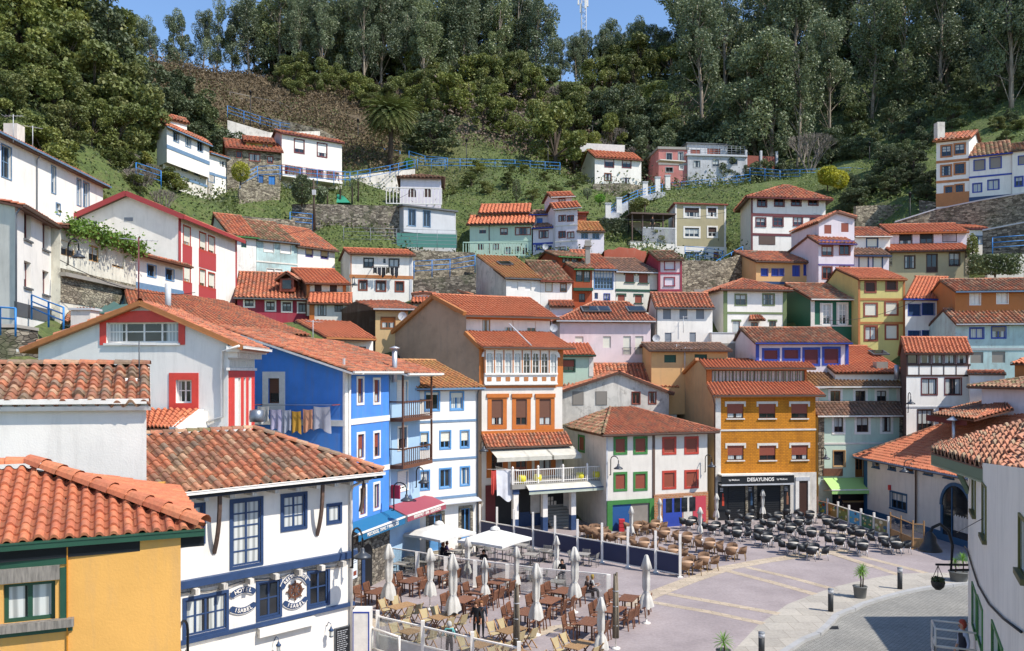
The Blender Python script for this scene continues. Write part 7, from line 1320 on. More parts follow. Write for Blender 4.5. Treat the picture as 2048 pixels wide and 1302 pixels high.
# white posts stair
rt = root('stairway', P(1215, 430, 122), 'white posted stairway climbing the knoll to the lone white house', 'stairway'); m = MB(); pts = [P(1213, 440, 119), P(1240, 415, 123), P(1275, 398, 127), P(1325, 385, 132)]
for a, b in zip(pts, pts[1:]):
    n = 8
    for i in range(n): q = a+(b-a)*i/n; m.box(q+V3((0, 0, -.3)), (1.6, 1.2, .7), 'plaster:lgrey:.5')
m.build('steps', rt)
for i, p in enumerate([(1216, 437, 118.5), (1238, 425, 121), (1290, 392, 129), (1315, 382, 131), (1335, 378, 133)]): m = MB(); q = P(*p); m.box(q+V3((0, 0, .9)), (.75, .75, 2.2), 'white'); m.box(q+V3((0, 0, 2.05)), (.9, .9, .15), 'lgrey'); m.build('post', rt)
railing(rt, pts, 1.3, RB, 3, 4, .05)
rt = root('stairway', P(1400, 575, 95), 'stone stairway with yellow boarding climbing left of the olive trimmed house', 'stairway'); m = MB(); a, b = P(1400, 580, 94), P(1490, 525, 100)
for i in range(16): q = a+(b-a)*i/16; m.box(q+V3((0, 0, -.4)), (1.6, 1.4, .8), 'concrete')
m.build('steps', rt); m = MB(); m.bar(P(1455, 530, 99), P(1485, 512, 100.5), .1, .5, 'lwood'); m.build('boarding', rt)
# ================================================================ VEGETATION
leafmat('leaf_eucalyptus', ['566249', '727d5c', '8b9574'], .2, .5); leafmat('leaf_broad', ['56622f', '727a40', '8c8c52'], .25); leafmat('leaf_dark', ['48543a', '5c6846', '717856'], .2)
leafmat('leaf_yellow', ['8c8f2a', 'a8a838', 'c0b040'], .3); leafmat('leaf_bright', ['5c8a2c', '76a53a', '8ab24a'], .3); leafmat('leaf_dead', ['6a5646', '7f6a5a', '8f7d72'], .1, .8); leafmat('leaf_bracken', ['564832', '74624a', '88785c'], .15, .9); leafmat('leaf_grass', ['586a34', '6e7e42', '868e56'], .3); leafmat('leaf_palm', ['4c5c2c', '707c3c', '90904e'], .2); leafmat('leaf_scrub', ['3c4a24', '566034', '6a6a40'], .2)
MATS['bark_pale'] = None; del MATS['bark_pale']
def barkmat(name, a, c):
    m, nt, b = new_mat(name); nt.links.new(ramp(nt, noise(nt, coords(nt, (3, 3, .5), False), 1.5, 5), [(.35, lin(a)), (.65, lin(c))]), b.inputs['Base Color']); b.inputs['Roughness'].default_value = .9; MATS[name] = m
barkmat('bark_pale', '6a5c4e', 'a89a88'); barkmat('bark_dark', '3a3026', '5a4c3e'); barkmat('bark_grey', '6e655c', '8d8379')
def blob(n, c, r, shell=.55):
    d = nr.normal(size=(n, 3)); d /= np.linalg.norm(d, axis=1)[:, None]; rr = shell+(1-shell)*nr.random(n)**.6; return np.array(c)+d*rr[:, None]*np.array(r)
def proto(name, kind, h, seed):
    rr = random.Random(seed); rt = root(name, (0, 0, 0), None, None); t = MB(); cl = []
    if kind == 'euc':
        lean = rr.uniform(-.04, .04); top = h*.93; pts = [V3((lean*z_*(z_/h), .3*math.sin(z_*.25+seed), z_)) for z_ in np.linspace(-1, top, 8)]; t.tube(pts, list(np.linspace(.32, .07, 8)), 'bark_pale', 6)
        if rr.random() < .5: t.tube([pts[2], pts[2]+V3((rr.uniform(-2, 2), 1, h*.3)), pts[2]+V3((rr.uniform(-3, 3), 1.5, h*.55))], [.2, .14, .05], 'bark_pale', 5)
        for i in range(30):
            z_ = h*(.24+.74*rr.random()); w = 1-.55*(z_/h); a = rr.uniform(0, 6.28); R_ = h*.21*w*rr.uniform(.3, 1.3); c = (lean*z_+R_*math.cos(a), R_*math.sin(a), z_); cl.append((c, rr.uniform(.8, 1.7)*h/20, 1.3)); b0 = pts[min(6, int(z_/h*7))]
            t.tube([b0-V3((0, 0, 1.5)), V3(c)], [.07, .03], 'bark_pale', 4, False)
        m_, sz, n = 'leaf_eucalyptus', .34, 300
    elif kind in ('broad', 'dark'):
        t.tube([(0, 0, -1), (.1, 0, h*.3), (.3, .2, h*.6)], [.28, .2, .08], 'bark_dark', 6)
        for i in range(24):
            a = rr.uniform(0, 6.28); z_ = h*(.12+.8*rr.random()); R_ = h*.36*math.sqrt(max(.05, 1-((z_/h-.45)/.6)**2))*rr.uniform(.35, 1); c = (R_*math.cos(a), R_*math.sin(a), z_); cl.append((c, rr.uniform(.5, 1.25)*h/8, .85)); t.tube([(0, 0, h*.25), c], [.08, .02], 'bark_dark', 4, False)
        m_, sz, n = ('leaf_broad' if kind == 'broad' else 'leaf_dark'), .34, 210
    elif kind == 'bare':
        sg = []
        def br(p, d, L, r, k):
            q = p+d*L; sg.append((p, q, r))
            if k: 
                for _ in range(4): br(q, (d+V3((rr.uniform(-.6, .6), rr.uniform(-.6, .6), rr.uniform(-.1, .5)))).normalized(), L*.68, r*.6, k-1)
        for i in range(6): a = i*1.05; br(V3((0, 0, -.3)), V3((math.cos(a)*.5, math.sin(a)*.5, 1)).normalized(), h*.33, .11, 3)
        for p, q, r in sg: t.tube([p, q], [r, r*.55], 'bark_grey', 3, False)
        t.build('branches', rt); return rt
    t.build('trunk', rt); V = np.concatenate([blob(int(n*(r_ if kind != 'euc' else 1)*1.0+40), c, (r_, r_, r_*fz)) for c, r_, fz in cl]); leafmass(V, sz, m_, 'crown', rt); return rt
ORDS = ['first', 'second', 'third', 'fourth', 'fifth', 'sixth', 'seventh', 'eighth', 'ninth', 'tenth', 'eleventh', 'twelfth', 'thirteenth', 'fourteenth', 'fifteenth', 'sixteenth', 'seventeenth', 'eighteenth', 'nineteenth', 'twentieth']
def ordn(i):
    if i < 20: return ORDS[i]
    t = ['twenty', 'thirty', 'forty', 'fifty', 'sixty', 'seventy', 'eighty', 'ninety'][(i+1)//10-2]; u = (i+1) % 10
    return t+('-'+ORDS[u-1] if u else '').replace('tenth', '') if u else t[:-1]+'ieth'
PRO = {k: [proto({'euc': 'eucalyptus_tree', 'broad': 'broadleaf_tree', 'dark': 'evergreen_tree', 'bare': 'bare_shrub'}[k], k, hh_, s) for s in sd] for k, hh_, sd in (('euc', 20, (1, 2, 3, 4, 5)), ('broad', 8, (11, 12, 13)), ('dark', 8, (21, 22)), ('bare', 5, (41, 42)))}
USED = set()
def plant(k, x, Y, h, label, cat, group=None, base=None, wide=1.0):
    p = rnd.choice(PRO[k]); h0 = {'euc': 20, 'broad': 8, 'dark': 8, 'bare': 5}[k]
    loc = base if base is not None else T(x, Y, -.2); s = h/h0; rz = rnd.uniform(0, 6.28)
    o = copy_tree(p, loc, rz) if p.name in USED else p
    if p.name not in USED: USED.add(p.name); o.location = loc; o.rotation_euler = (0, 0, rz)
    o.scale = (s*wide, s*wide, s); tag(o, label, cat, group); return o
def zone(k, n, x0, x1, Y0, Y1, h0, h1, desc, place, cat, grp, wide=1.0):
    L_ = []
    for i in range(n): L_.append((x0+(x1-x0)*(i+rnd.random())/n, rnd.uniform(Y0, Y1) if callable(Y0) is False else Y0, rnd.uniform(h0, h1)))
    for i, (x, Y, h) in enumerate(L_): plant(k, x, Y, h, '%s, %s from left %s' % (desc, ordn(i), place), cat, grp, wide=wide*rnd.uniform(.85, 1.15))
EG = 'eucalyptus trees on the hilltop'; BG = 'leafy trees on the slopes'
zone('euc', 7, 262, 470, 170, 178, 12, 16, 'slender eucalyptus against the sky', 'in the gap on the left skyline', 'tree', EG, .9)
zone('euc', 16, 480, 860, 168, 180, 16, 21, 'tall grey green eucalyptus', 'in the front row above the bracken', 'tree', EG)
zone('euc', 15, 560, 1060, 184, 198, 20, 27, 'tall eucalyptus', 'in the back row behind the palm', 'tree', EG)
zone('euc', 11, 820, 1085, 176, 190, 18, 25, 'pale trunked eucalyptus', 'in the row above the brambles', 'tree', EG)
zone('euc', 10, 2130, 2650, 125, 180, 24, 30, 'tall eucalyptus', 'beyond the right end of the wood', 'tree', EG)
zone('euc', 9, 1975, 2330, 122, 134, 23, 27, 'near tall eucalyptus', 'over the right grassy bank', 'tree', EG)
zone('euc', 16, 1100, 1380, 200, 214, 10, 15, 'distant eucalyptus', 'on the skyline below the phone mast', 'tree', EG, 1.2)
zone('euc', 12, 1340, 2120, 196, 210, 26, 33, 'very tall eucalyptus', 'rearmost in the shaded wood', 'tree', EG)
zone('euc', 13, 1370, 2120, 172, 186, 24, 30, 'tall shaded eucalyptus', 'midway up the shaded wood', 'tree', EG)
zone('euc', 11, 1480, 2120, 148, 160, 22, 28, 'dark bare trunked eucalyptus', 'lowest in the shaded wood', 'tree', EG)
zone('broad', 14, 560, 900, 156, 167, 4.5, 7, 'rounded green bush', 'between the bracken and the palm', 'tree', BG, 1.2)
zone('dark', 14, 520, 1100, 176, 184, 7, 10, 'dense evergreen', 'under the front eucalyptus row', 'tree', 'evergreens under the eucalyptus', 1.3)
zone('broad', 15, 640, 1330, 172, 186, 7, 11, 'leafy green tree', 'in the upper row above the brambles', 'tree', BG)
zone('broad', 13, 830, 1350, 158, 170, 6, 10, 'bushy green tree', 'midway up the central slope', 'tree', BG)
zone('broad', 6, 960, 1200, 146, 154, 6, 9, 'round leafy tree', 'just above the knoll path', 'tree', BG)
zone('broad', 16, 1200, 1540, 182, 206, 8, 12, 'leafy tree', 'under the skyline eucalyptus', 'tree', BG)
zone('dark', 16, 1180, 1560, 154, 168, 8, 13, 'dark evergreen tree', 'behind the lone white house', 'tree', 'dark trees on the shaded slope')
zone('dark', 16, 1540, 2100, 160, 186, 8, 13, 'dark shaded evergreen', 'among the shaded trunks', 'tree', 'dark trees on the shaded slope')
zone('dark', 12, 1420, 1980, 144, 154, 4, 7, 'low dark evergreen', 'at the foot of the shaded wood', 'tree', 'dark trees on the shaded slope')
zone('broad', 12, -120, 225, 112, 126, 9, 14, 'dense green tree', 'in the top row of the left hill', 'tree', BG, 1.1)
zone('broad', 11, -60, 265, 98, 110, 9, 12, 'dense green tree', 'in the middle row of the left hill', 'tree', BG, 1.1)
zone('dark', 7, 20, 310, 108, 116, 9, 12, 'dark green tree', 'among the lighter trees of the left hill', 'tree', 'dark trees on the left hill', 1.1)
zone('broad', 10, -40, 245, 86, 95, 5, 8, 'bushy green tree', 'in the lowest row of the left hill', 'tree', BG, 1.2)
zone('dark', 7, 325, 455, 118, 124, 6, 8, 'dark clipped evergreen', 'above the tall white house', 'tree', 'dark evergreens above the tall white house', 1.1)
zone('bare', 18, 880, 1340, 150, 180, 4, 7, 'leafless grey brown bush', 'on the central slope', 'shrub', 'leafless shrubs on the slope')
zone('bare', 5, 240, 340, 88, 94, 3, 4, 'leafless brown shrub', 'over the red verge house', 'shrub', 'leafless shrubs on the left hill')
zone('broad', 12, 150, 470, 84, 97, 1.8, 3.4, 'low bramble bush', 'on the slope above the old white roofs', 'shrub', 'bramble bushes on the left slope', 1.5)
zone('broad', 8, -80, 200, 76, 84, 4, 6, 'thick green bush', 'just over the long modern white house', 'tree', BG, 1.2)
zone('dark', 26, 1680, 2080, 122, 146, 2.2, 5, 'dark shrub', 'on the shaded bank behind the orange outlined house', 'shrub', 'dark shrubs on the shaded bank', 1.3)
zone('dark', 16, 1690, 1870, 105, 122, 1.6, 3.2, 'small shaded bush', 'on the terraces below the shaded bank', 'shrub', 'bushes on the terraces below the bank', 1.5)
zone('broad', 10, 1890, 2100, 112, 124, 1.5, 3, 'scrubby bush', 'on the grass above the blue framed houses', 'shrub', 'bushes above the blue framed houses', 1.5)
zone('broad', 8, 520, 860, 152, 166, 3, 5, 'small green bush', 'on the bracken slope', 'shrub', 'bushes on the bracken slope', 1.2)
zone('broad', 14, 860, 1170, 122, 135, 1.6, 2.8, 'low rounded bush', 'on the green knoll', 'shrub', 'bushes on the green knoll', 1.4)
zone('broad', 10, 1190, 1470, 112, 128, 1.6, 3, 'low bush', 'on the bank above the beige house', 'shrub', 'bushes on the bank', 1.4)
zone('dark', 8, 1660, 1860, 112, 126, 1.8, 3.2, 'low shaded bush', 'left of the orange outlined house', 'shrub', 'shaded bushes on the right slope', 1.4)
plant('bare', 1620, 138, 9, 'large leafless grey tree with fanning branches above the maroon trimmed house', 'tree'); plant('dark', 860, 141, 8, 'wide dark evergreen bush to the right of the palm tree', 'shrub', wide=1.5)
plant('broad', 1110, 141, 13, 'large spreading leafy tree left of the lone white house', 'tree', wide=1.0)
def shrub(label, x, y, Y, w, h, m_='leaf_bright', n=1500, sz=.22, cat='shrub', name='shrub', box=False, lobes=1):
    p = P(x, y, Y); rt = root(name, p, label, cat)
    if box: V = np.array(p)+(nr.random((n, 3))-np.array([.5, .5, 0]))*np.array([w, w*.35, h])
    else: V = np.concatenate([blob(n//lobes, np.array(p)+np.array([rnd.uniform(-w, w)*.33*(lobes > 1), rnd.uniform(-w, w)*.2*(lobes > 1), h*.45+rnd.uniform(-h, h)*.24*(lobes > 1)]), (w/2*(1 if lobes == 1 else rnd.uniform(.3, .55)), w/2*(.8 if lobes == 1 else .45), h/2*(1 if lobes == 1 else rnd.uniform(.35, .6))), .6) for _ in range(lobes)])
    leafmass(V, sz, m_, 'foliage', rt); t = MB(); t.tube([p-E*.5, p+E*h*.6], .1, 'bark_dark', 5); t.build('stem', rt); return rt
shrub('bright yellow green conifer bush in front of the stone house', 481, 362, 106, 2.4, 2.6, 'leaf_yellow', 2200, .18)
shrub('dark columnar evergreen beside the utility pole', 604, 405, 101, 2.6, 3.6, 'leaf_dark', 3000, .2, 'tree', 'evergreen_tree')
shrub('clipped green ball bush at the end of the white ramp wall', 817, 337, 133, 1.6, 1.8, 'leaf_bright', 1500, .16)
shrub('long clipped green hedge right of the pink white tower', 1225, 463, 112, 3.9, 1.7, 'leaf_dark', 3500, .2, 'hedge', 'hedge', True)
shrub('big yellow green bush behind the maroon trimmed house', 1655, 378, 124, 5.2, 4.6, 'leaf_yellow', 7000, .26, lobes=6)
shrub('small grey green olive tree beside the yuccas', 655, 405, 106, 3.2, 2.4, 'leaf_eucalyptus', 1500, .2, 'tree', 'olive_tree', lobes=4)
shrub('ivy covering the pale wall at the right edge', 1990, 548, 87, 5, 2, 'leaf_dark', 4500, .22, 'ivy', 'ivy', True); shrub('ivy spilling round the corner of the narrow white house', 1945, 520, 90, 1.2, 3, 'leaf_broad', 900, .2, 'ivy', 'ivy')
shrub('dark green bush at the bottom edge beside the cobbled road', 1830, 1352, 31, 2.8, .8, 'leaf_dark', 2000, .09, lobes=5)
shrub('pale silver green shrub beside the garden steps', 1175, 393, 121, 1.4, 1.3, 'leaf_eucalyptus', 700, .16); shrub('bright round shrub on the garden steps', 1200, 405, 120, 1.6, 1.3, 'leaf_bright', 900, .16); shrub('topiary tree with a clipped dark top on the knoll', 1033, 398, 121, 1.3, 3, 'leaf_dark', 1200, .17)
shrub('leafy bush between the lamp post and the beige house', 1290, 430, 116, 4, 3, 'leaf_broad', 3500, .22, lobes=4)
# palm
def palm(label, base, h, n, L, wv, name='palm_tree', cat='palm tree', trunk=.35, lm='leaf_palm', droop=1.0, up=.9):
    rt = root(name, base, label, cat); t = MB(); base = V3(base); pts = [base+V3((0, 0, -.5)), base+V3((.05, 0, h*.5)), base+V3((0, 0, h))]; t.tube(pts, [trunk*1.1, trunk*.85, trunk], 'bark_dark', 10); t.build('trunk', rt); Q = []; top = base+E*h
    for i in range(n):
        a = i*2.4; el = up-(i/n)*(up+.7*droop); d = V3((math.cos(a)*math.cos(el), math.sin(a)*math.cos(el), math.sin(el))); prev = top; seg = 9
        s_ = V3((-math.sin(a), math.cos(a), 0)); p = V3(top); dd = V3(d)
        for k in range(seg):
            dd = (dd+V3((0, 0, -.13*droop))).normalized(); q = p+dd*L/seg; w0 = wv*math.sin(math.pi*min(1, (k+.6)/seg*.95)); u_ = s_.cross(dd).normalized()
            for sg_ in (-1, 1):
                for f_ in (0, .5): r0 = p+(q-p)*f_; Q += [r0, r0+(q-p)*.34, r0+(q-p)*.9+s_*sg_*w0-u_*w0*.25, r0+(q-p)*.75+s_*sg_*w0*.95-u_*w0*.3]
            p = q
    Q = np.array([tuple(v) for v in Q]); npobj('fronds', Q, np.arange(len(Q)).reshape(-1, 4), [lm], rt); return rt
palm('large date palm with a thick trunk standing above the white garden wall', P(781, 335, 131), 8.5, 150, 4.7, .7, trunk=.42, droop=.85)
for i, (x, y, Y) in enumerate(((680, 400, 108), (704, 400, 109), (716, 395, 110))): palm('spiky yucca, %s of three beside the green tarpaulin' % ['left', 'middle', 'right'][i], P(x, y, Y), 1.4+.3*i, 40, 1.1, .09, 'yucca', 'yucca', .12, 'leaf_dark', .6, 1.3)
# undergrowth
def scatter(name, lm, n, xr, Yr, size, hgt, keep=lambda x, y, Y: True, lbl=None):
    x = nr.uniform(*xr, n); Y = nr.uniform(*Yr, n); X = (x-CX)/F*Y; Z = tzs(np.stack([X, Y], 1)); ypx = HOR-(Z-H)/Y*F; ok = np.array([keep(a, b, c) for a, b, c in zip(x, ypx, Y)]) & (Z > .5)
    clump = (np.sin(X*.37+2.3*np.sin(Y*.23+X*.05))*np.cos(Y*.41+2*np.sin(X*.19))+1)*.8; n_ = nr.random(n); clump = np.where(n_ < .15, clump*2, clump)
    V = np.stack([X, Y, Z+nr.random(n)*hgt*(.3+clump)], 1)[ok]; o = leafmass(V, size, lm, name); tag(o, kind='stuff'); return o
scatter('bracken', 'leaf_bracken', 34000, (300, 800), (128, 175), .4, 1.1); scatter('brambles', 'leaf_dead', 14000, (860, 1400), (145, 182), .45, 2.2); scatter('grass', 'leaf_grass', 45000, (450, 2100), (92, 142), .28, .5)
scatter('scrub', 'leaf_scrub', 40000, (-50, 1500), (74, 150), .34, 1.2, lambda x, y, Y: x < 480 or (x > 560 and Y > 100)); scatter('forest_undergrowth', 'leaf_dark', 30000, (1150, 2150), (140, 215), .5, 2.2)
# phone mast, poles, lamps
rt = root('phone_mast', T(1166, 216), 'white lattice phone mast rising above the skyline trees', 'mast'); b0 = T(1166, 216); m = MB(); tp = P(1166, -40, 216)
for i in range(3):
    a = i*2.094; o = V3((math.cos(a)*.8, math.sin(a)*.8, 0)); m.tube([b0+o, tp+o], .12, 'lgrey', 5)
    hz = b0.z+2
    while hz < tp.z: o2 = V3((math.cos(a+2.094)*.8, math.sin(a+2.094)*.8, 0)); m.tube([V3((b0.x, b0.y, hz))+o, V3((b0.x, b0.y, hz+1.4))+o2], .05, 'lgrey', 4); hz += 1.4
m.build('lattice', rt)
for i in range(4): m = MB(); a = i*1.57+.4; m.box(P(1166, 12 if i % 2 else 2, 216)+V3((math.cos(a)*1.3, math.sin(a)*1.3, 0)), (.4, .4, 2.4), 'white'); m.build('aerial_panel', rt)
def lamp_post(label, p, h=4.5, c='dark', s=1.0):
    rt = root('street_lamp', p, label, 'street lamp', 'lamp posts on the hillside paths'); m = MB(); m.tube([p-E*.3, p+E*h*.3, p+E*h], [.11*s, .07*s, .05*s], c, 6); m.build('post', rt); m = MB(); m.lathe(p+E*h, [(.05, 0), (.16, .1), (.2, .45), (.26, .47), (.05, .62), (0, .8)], c, 8); m.build('lantern', rt); return rt
for x, y0, y1, Y, lb in ((501, 262, 190, 128, 'by the path above the stone house'), (716, 308, 245, 139, 'on the upper path left of the palm'), (933, 337, 285, 137, 'with a yellow sign on the knoll path'), (1096, 345, 290, 138, 'on the knoll path under the spreading tree'), (1257, 460, 395, 113, 'beside the clipped hedge'), (1739, 355, 292, 134, 'on the shaded lane behind the yellow bush'), (1820, 445, 395, 103, 'at the start of the pale coped wall'), (1185, 292, 250, 152, 'far back under the trees behind the lone house')):
    p = P(x, y0, Y); lamp_post('dark iron lamp post '+lb, p, (y0-y1)/F*Y)
rt = root('utility_pole', P(629, 455, 98), 'brown wooden utility pole standing before the stone terrace wall', 'utility pole'); m = MB(); a = P(629, 460, 98); m.tube([a, P(627, 358, 98)], [.16, .1], 'bark_dark', 8); m.build('pole', rt); m = MB(); m.box(P(628, 385, 97.8), (.4, .3, .6), 'lgrey'); m.bar(P(620, 375, 98), P(636, 375, 98), .1, .1, 'bark_dark'); m.build('fittings', rt)
rt = root('tarpaulin', P(690, 405, 107), 'green tarpaulin tent in the garden beside the yuccas', 'tarpaulin'); m = MB(); a, b_, c_, d_ = P(673, 405, 107), P(700, 405, 107), P(688, 392, 109), P(674, 388, 109); m.add([a, b_, c_, d_, a+V3((0, 2, 0)), b_+V3((0, 2, 0))], [(0, 1, 2, 3), (1, 5, 2), (0, 3, 4), (3, 2, 5, 4)], 'hex:2f8a6a'); m.build('sheet', rt)
# ================================================================ TERRACES, FURNITURE, PEOPLE
def chair_brown():
    r = root('slatted_armchair', (0, 0, 0), None, None); w = 'woodm:redw'
    m = MB()
    for i in range(6): m.box((0, -.2+i*.08, .43), (.46, .065, .025), w)
    m.build('seat', r); m = MB()
    for i in range(6): m.bar((-.17+i*.068, -.25, .45), (-.17+i*.068, -.34, .93), .045, .02, w)
    m.bar((-.25, -.345, .94), (.25, -.345, .94), .03, .07, w); m.build('backrest', r)
    for sx in (-1, 1):
        m = MB(); m.bar((sx*.26, .22, 0), (sx*.26, .22, .64), .045, .045, w); m.build('leg', r); m = MB(); m.bar((sx*.26, -.3, 0), (sx*.26, -.25, .45), .045, .045, w); m.bar((sx*.26, -.25, .45), (sx*.26, -.34, .95), .045, .045, w); m.build('leg', r)
        m = MB(); m.bar((sx*.26, -.3, .65), (sx*.26, .25, .66), .06, .025, w); m.build('armrest', r)
    return r
def chair_fold():
    r = root('folding_chair', (0, 0, 0), None, None); w = 'woodm:lwood'; m = MB(); m.box((0, 0, .45), (.42, .4, .03), 'fabric:b8a67e'); m.build('seat', r); m = MB(); m.box8([V3(p) for p in ((-.2, -.2, .52), (.2, -.2, .52), (.2, -.17, .52), (-.2, -.17, .52), (-.2, -.32, .92), (.2, -.32, .92), (.2, -.29, .92), (-.2, -.29, .92))], 'fabric:b8a67e'); m.build('backrest', r)
    for sx in (-1, 1):
        m = MB(); m.bar((sx*.22, .28, 0), (sx*.22, -.34, .95), .03, .045, w); m.build('frame_rail', r); m = MB(); m.bar((sx*.19, -.26, 0), (sx*.19, .2, .46), .03, .045, w); m.build('leg', r)
    return r
def chair_grey():
    r = root('grey_chair', (0, 0, 0), None, None); c = 'hex:7d7a74'; m = MB(); m.box((0, 0, .44), (.44, .44, .03), c); m.build('seat', r); m = MB()
    for i in range(5): m.bar((-.2, -.23-.015*i, .56+i*.065), (.2, -.23-.015*i, .56+i*.065), .03, .04, c)
    m.build('backrest', r)
    for sx in (-1, 1):
        m = MB(); m.tube([(sx*.24, .2, 0), (sx*.24, .2, .64), (sx*.24, -.22, .66)], .016, c, 5); m.build('leg', r); m = MB(); m.tube([(sx*.23, -.27, 0), (sx*.23, -.22, .45), (sx*.22, -.31, .86)], .016, c, 5); m.build('leg', r)
    return r
def chair_tub(nm, c, lc, n=9):
    r = root(nm, (0, 0, 0), None, None); r.scale = (1.12, 1.12, 1.12); m = MB(); m.lathe((0, 0, 0), [(0, .43), (.24, .43), (.25, .4), (.22, .36), (0, .36)], c, 12); m.build('seat', r)
    m = MB(); vs = []; fs = []
    for i in range(n+1):
        a = math.radians(-25+i*230/n); a = -a; t = i/n; hgt = .62+.17*math.sin(math.pi*t)
        for rr_, z_ in ((.24, .42), (.29, hgt), (.325, hgt), (.27, .40)): vs.append((rr_*math.cos(a), rr_*math.sin(a), z_))
    for i in range(n):
        for k in range(4): fs.append((i*4+k, i*4+(k+1) % 4, i*4+4+(k+1) % 4, i*4+4+k))
    m.add(vs, fs+[(0, 1, 2, 3), (n*4+3, n*4+2, n*4+1, n*4)], c, True); m.build('backrest', r)
    for sx, sy in ((-1, 1), (1, 1), (-1, -1), (1, -1)): m = MB(); m.tube([(sx*.24, sy*.24, 0), (sx*.19, sy*.18, .42)], .018, lc, 5); m.build('leg', r)
    return r
PAL['redw'] = '85583f'
def table(nm, top, leg, w, d, ped=False, rnd_=False, x_=False, h=.74):
    r = root(nm, (0, 0, 0), None, None); m = MB()
    if rnd_: m.lathe((0, 0, 0), [(0, h), (w/2, h), (w/2, h-.03), (0, h-.03)], top, 14)
    else:
        n = 6 if not ped else 1
        for i in range(n): m.box((0, -d/2+(i+.5)*d/n, h-.015), (w, d/n-(.008 if n > 1 else 0), .03), top)
    m.build('tabletop', r)
    if ped:
        m = MB(); m.tube([(0, 0, .03), (0, 0, h-.03)], .03, leg, 6)
        for a in range(4): m.bar((0, 0, .04), (.27*math.cos(a*1.571+.78), .27*math.sin(a*1.571+.78), .015), .04, .03, leg)
        m.build('pedestal', r)
    elif x_:
        for sx in (-1, 1): 
            for sy in (-1, 1): m = MB(); m.bar((sx*w*.38, sy*d*.42, 0), (sx*w*.38, -sy*d*.36, h-.03), .035, .05, leg); m.build('leg', r)
    else:
        for sx in (-1, 1):
            for sy in (-1, 1): m = MB(); m.bar((sx*(w/2-.06), sy*(d/2-.06), 0), (sx*(w/2-.06), sy*(d/2-.06), h-.03), .07, .07, leg); m.build('leg', r)
    return r
FIRST = set()
def put(p, loc, rz, label, cat, grp):
    if p.name in FIRST: o = copy_tree(p, loc, rz)
    else: FIRST.add(p.name); o = p; o.location = loc; o.rotation_euler = (0, 0, rz)
    return tag(o, label, cat, grp)
def terrace(tab, ch, pts, rz, seats, tdesc, cdesc, tcat, grp, jit=.06, skip=.0):
    """pts sorted from the back; seats: (x, y, facing, words)"""
    pts = sorted(pts, key=lambda p: -p.y)
    for i, p in enumerate(pts):
        p = V3((p.x, p.y, 0)); a = rz+rnd.uniform(-.08, .08); od = ordn(i); put(tab, p, a, '%s, %s from the back of its terrace' % (tdesc, od), 'table', grp+' tables')
        for x, y, f_, w_ in seats:
            if rnd.random() < skip: continue
            x += rnd.uniform(-jit, jit); y += rnd.uniform(-jit, jit); q = p+V3((x*math.cos(a)-y*math.sin(a), x*math.sin(a)+y*math.cos(a), 0)); put(ch, q, a+f_+rnd.uniform(-.15, .15), '%s %s of the %s %s from the back' % (cdesc, w_, od, tcat), 'chair', grp+' chairs')
GT = lambda z, L: [G(x, y, z, .74) for x, y in L]
four = [(-.36, .72, math.pi, 'front left'), (.36, .72, math.pi, 'rear left'), (-.36, -.72, 0, 'front right'), (.36, -.72, 0, 'rear right')]
terrace(table('wooden_table', 'woodm:redw', 'woodm:brown', 1.35, .82), chair_brown(), GT(Z18, [(565, 645), (830, 575), (262, 745), (1205, 745), (1050, 822)])+GT(Z19, [(265, 655), (860, 740), (735, 830), (520, 935), (1460, 810), (1330, 915), (1100, 1025)]), math.radians(62), four, 'reddish brown slatted wooden table', 'reddish wooden armchair', 'reddish table', 'reddish wooden')
terrace(table('folding_table', 'woodm:tan', 'woodm:brown', 1.3, .75, x_=True), chair_fold(), GT(Z18, [(475, 880), (590, 1105), (860, 975)])+GT(Z19, [(385, 1100), (125, 1225), (1005, 1238), (420, 1330)]), math.radians(50), four, 'light weathered wooden folding table', 'light woven folding chair', 'light folding table', 'light folding')
three = [(0, .66, math.pi, 'left'), (.62, 0, math.pi/2, 'rear'), (-.1, -.66, 0, 'right')]
terrace(table('cafe_table', 'hex:99938a', 'hex:5f5d5a', .78, .78, ped=True), chair_grey(), GT(Z19, [(60, 318), (300, 358), (475, 318), (560, 405), (690, 370), (1045, 402), (800, 655)])+GT(Z18, [(965, 372), (1165, 318), (470, 490), (560, 440), (700, 470)])+GT(Z12, [(1520, 470), (1430, 620)]), math.radians(70), three, 'grey square cafe table on one leg', 'grey slatted cafe chair', 'grey cafe table', 'grey cafe', skip=.12)
tubs = [(.1, .62, math.pi, 'left'), (.62, -.05, math.pi/2, 'rear'), (-.1, -.62, 0, 'right'), (-.62, .1, -math.pi/2, 'front')]
terrace(table('rattan_table', 'fabric:c09c7c', 'hex:8a6a4a', .8, .8, ped=True, rnd_=True), chair_tub('rattan_chair', 'fabric:80624a', 'hex:8f7040'), GT(Z20, [(60, 335), (375, 437), (650, 505), (900, 375), (1170, 432), (1440, 507), (1710, 572), (1370, 687), (1165, 742), (1000, 597), (560, 300), (780, 278)])+GT(Z19, [(1120, 165), (1250, 215)]), math.radians(75), tubs, 'round tan rattan table', 'tan rattan tub chair', 'round rattan table', 'tan rattan', skip=.05)
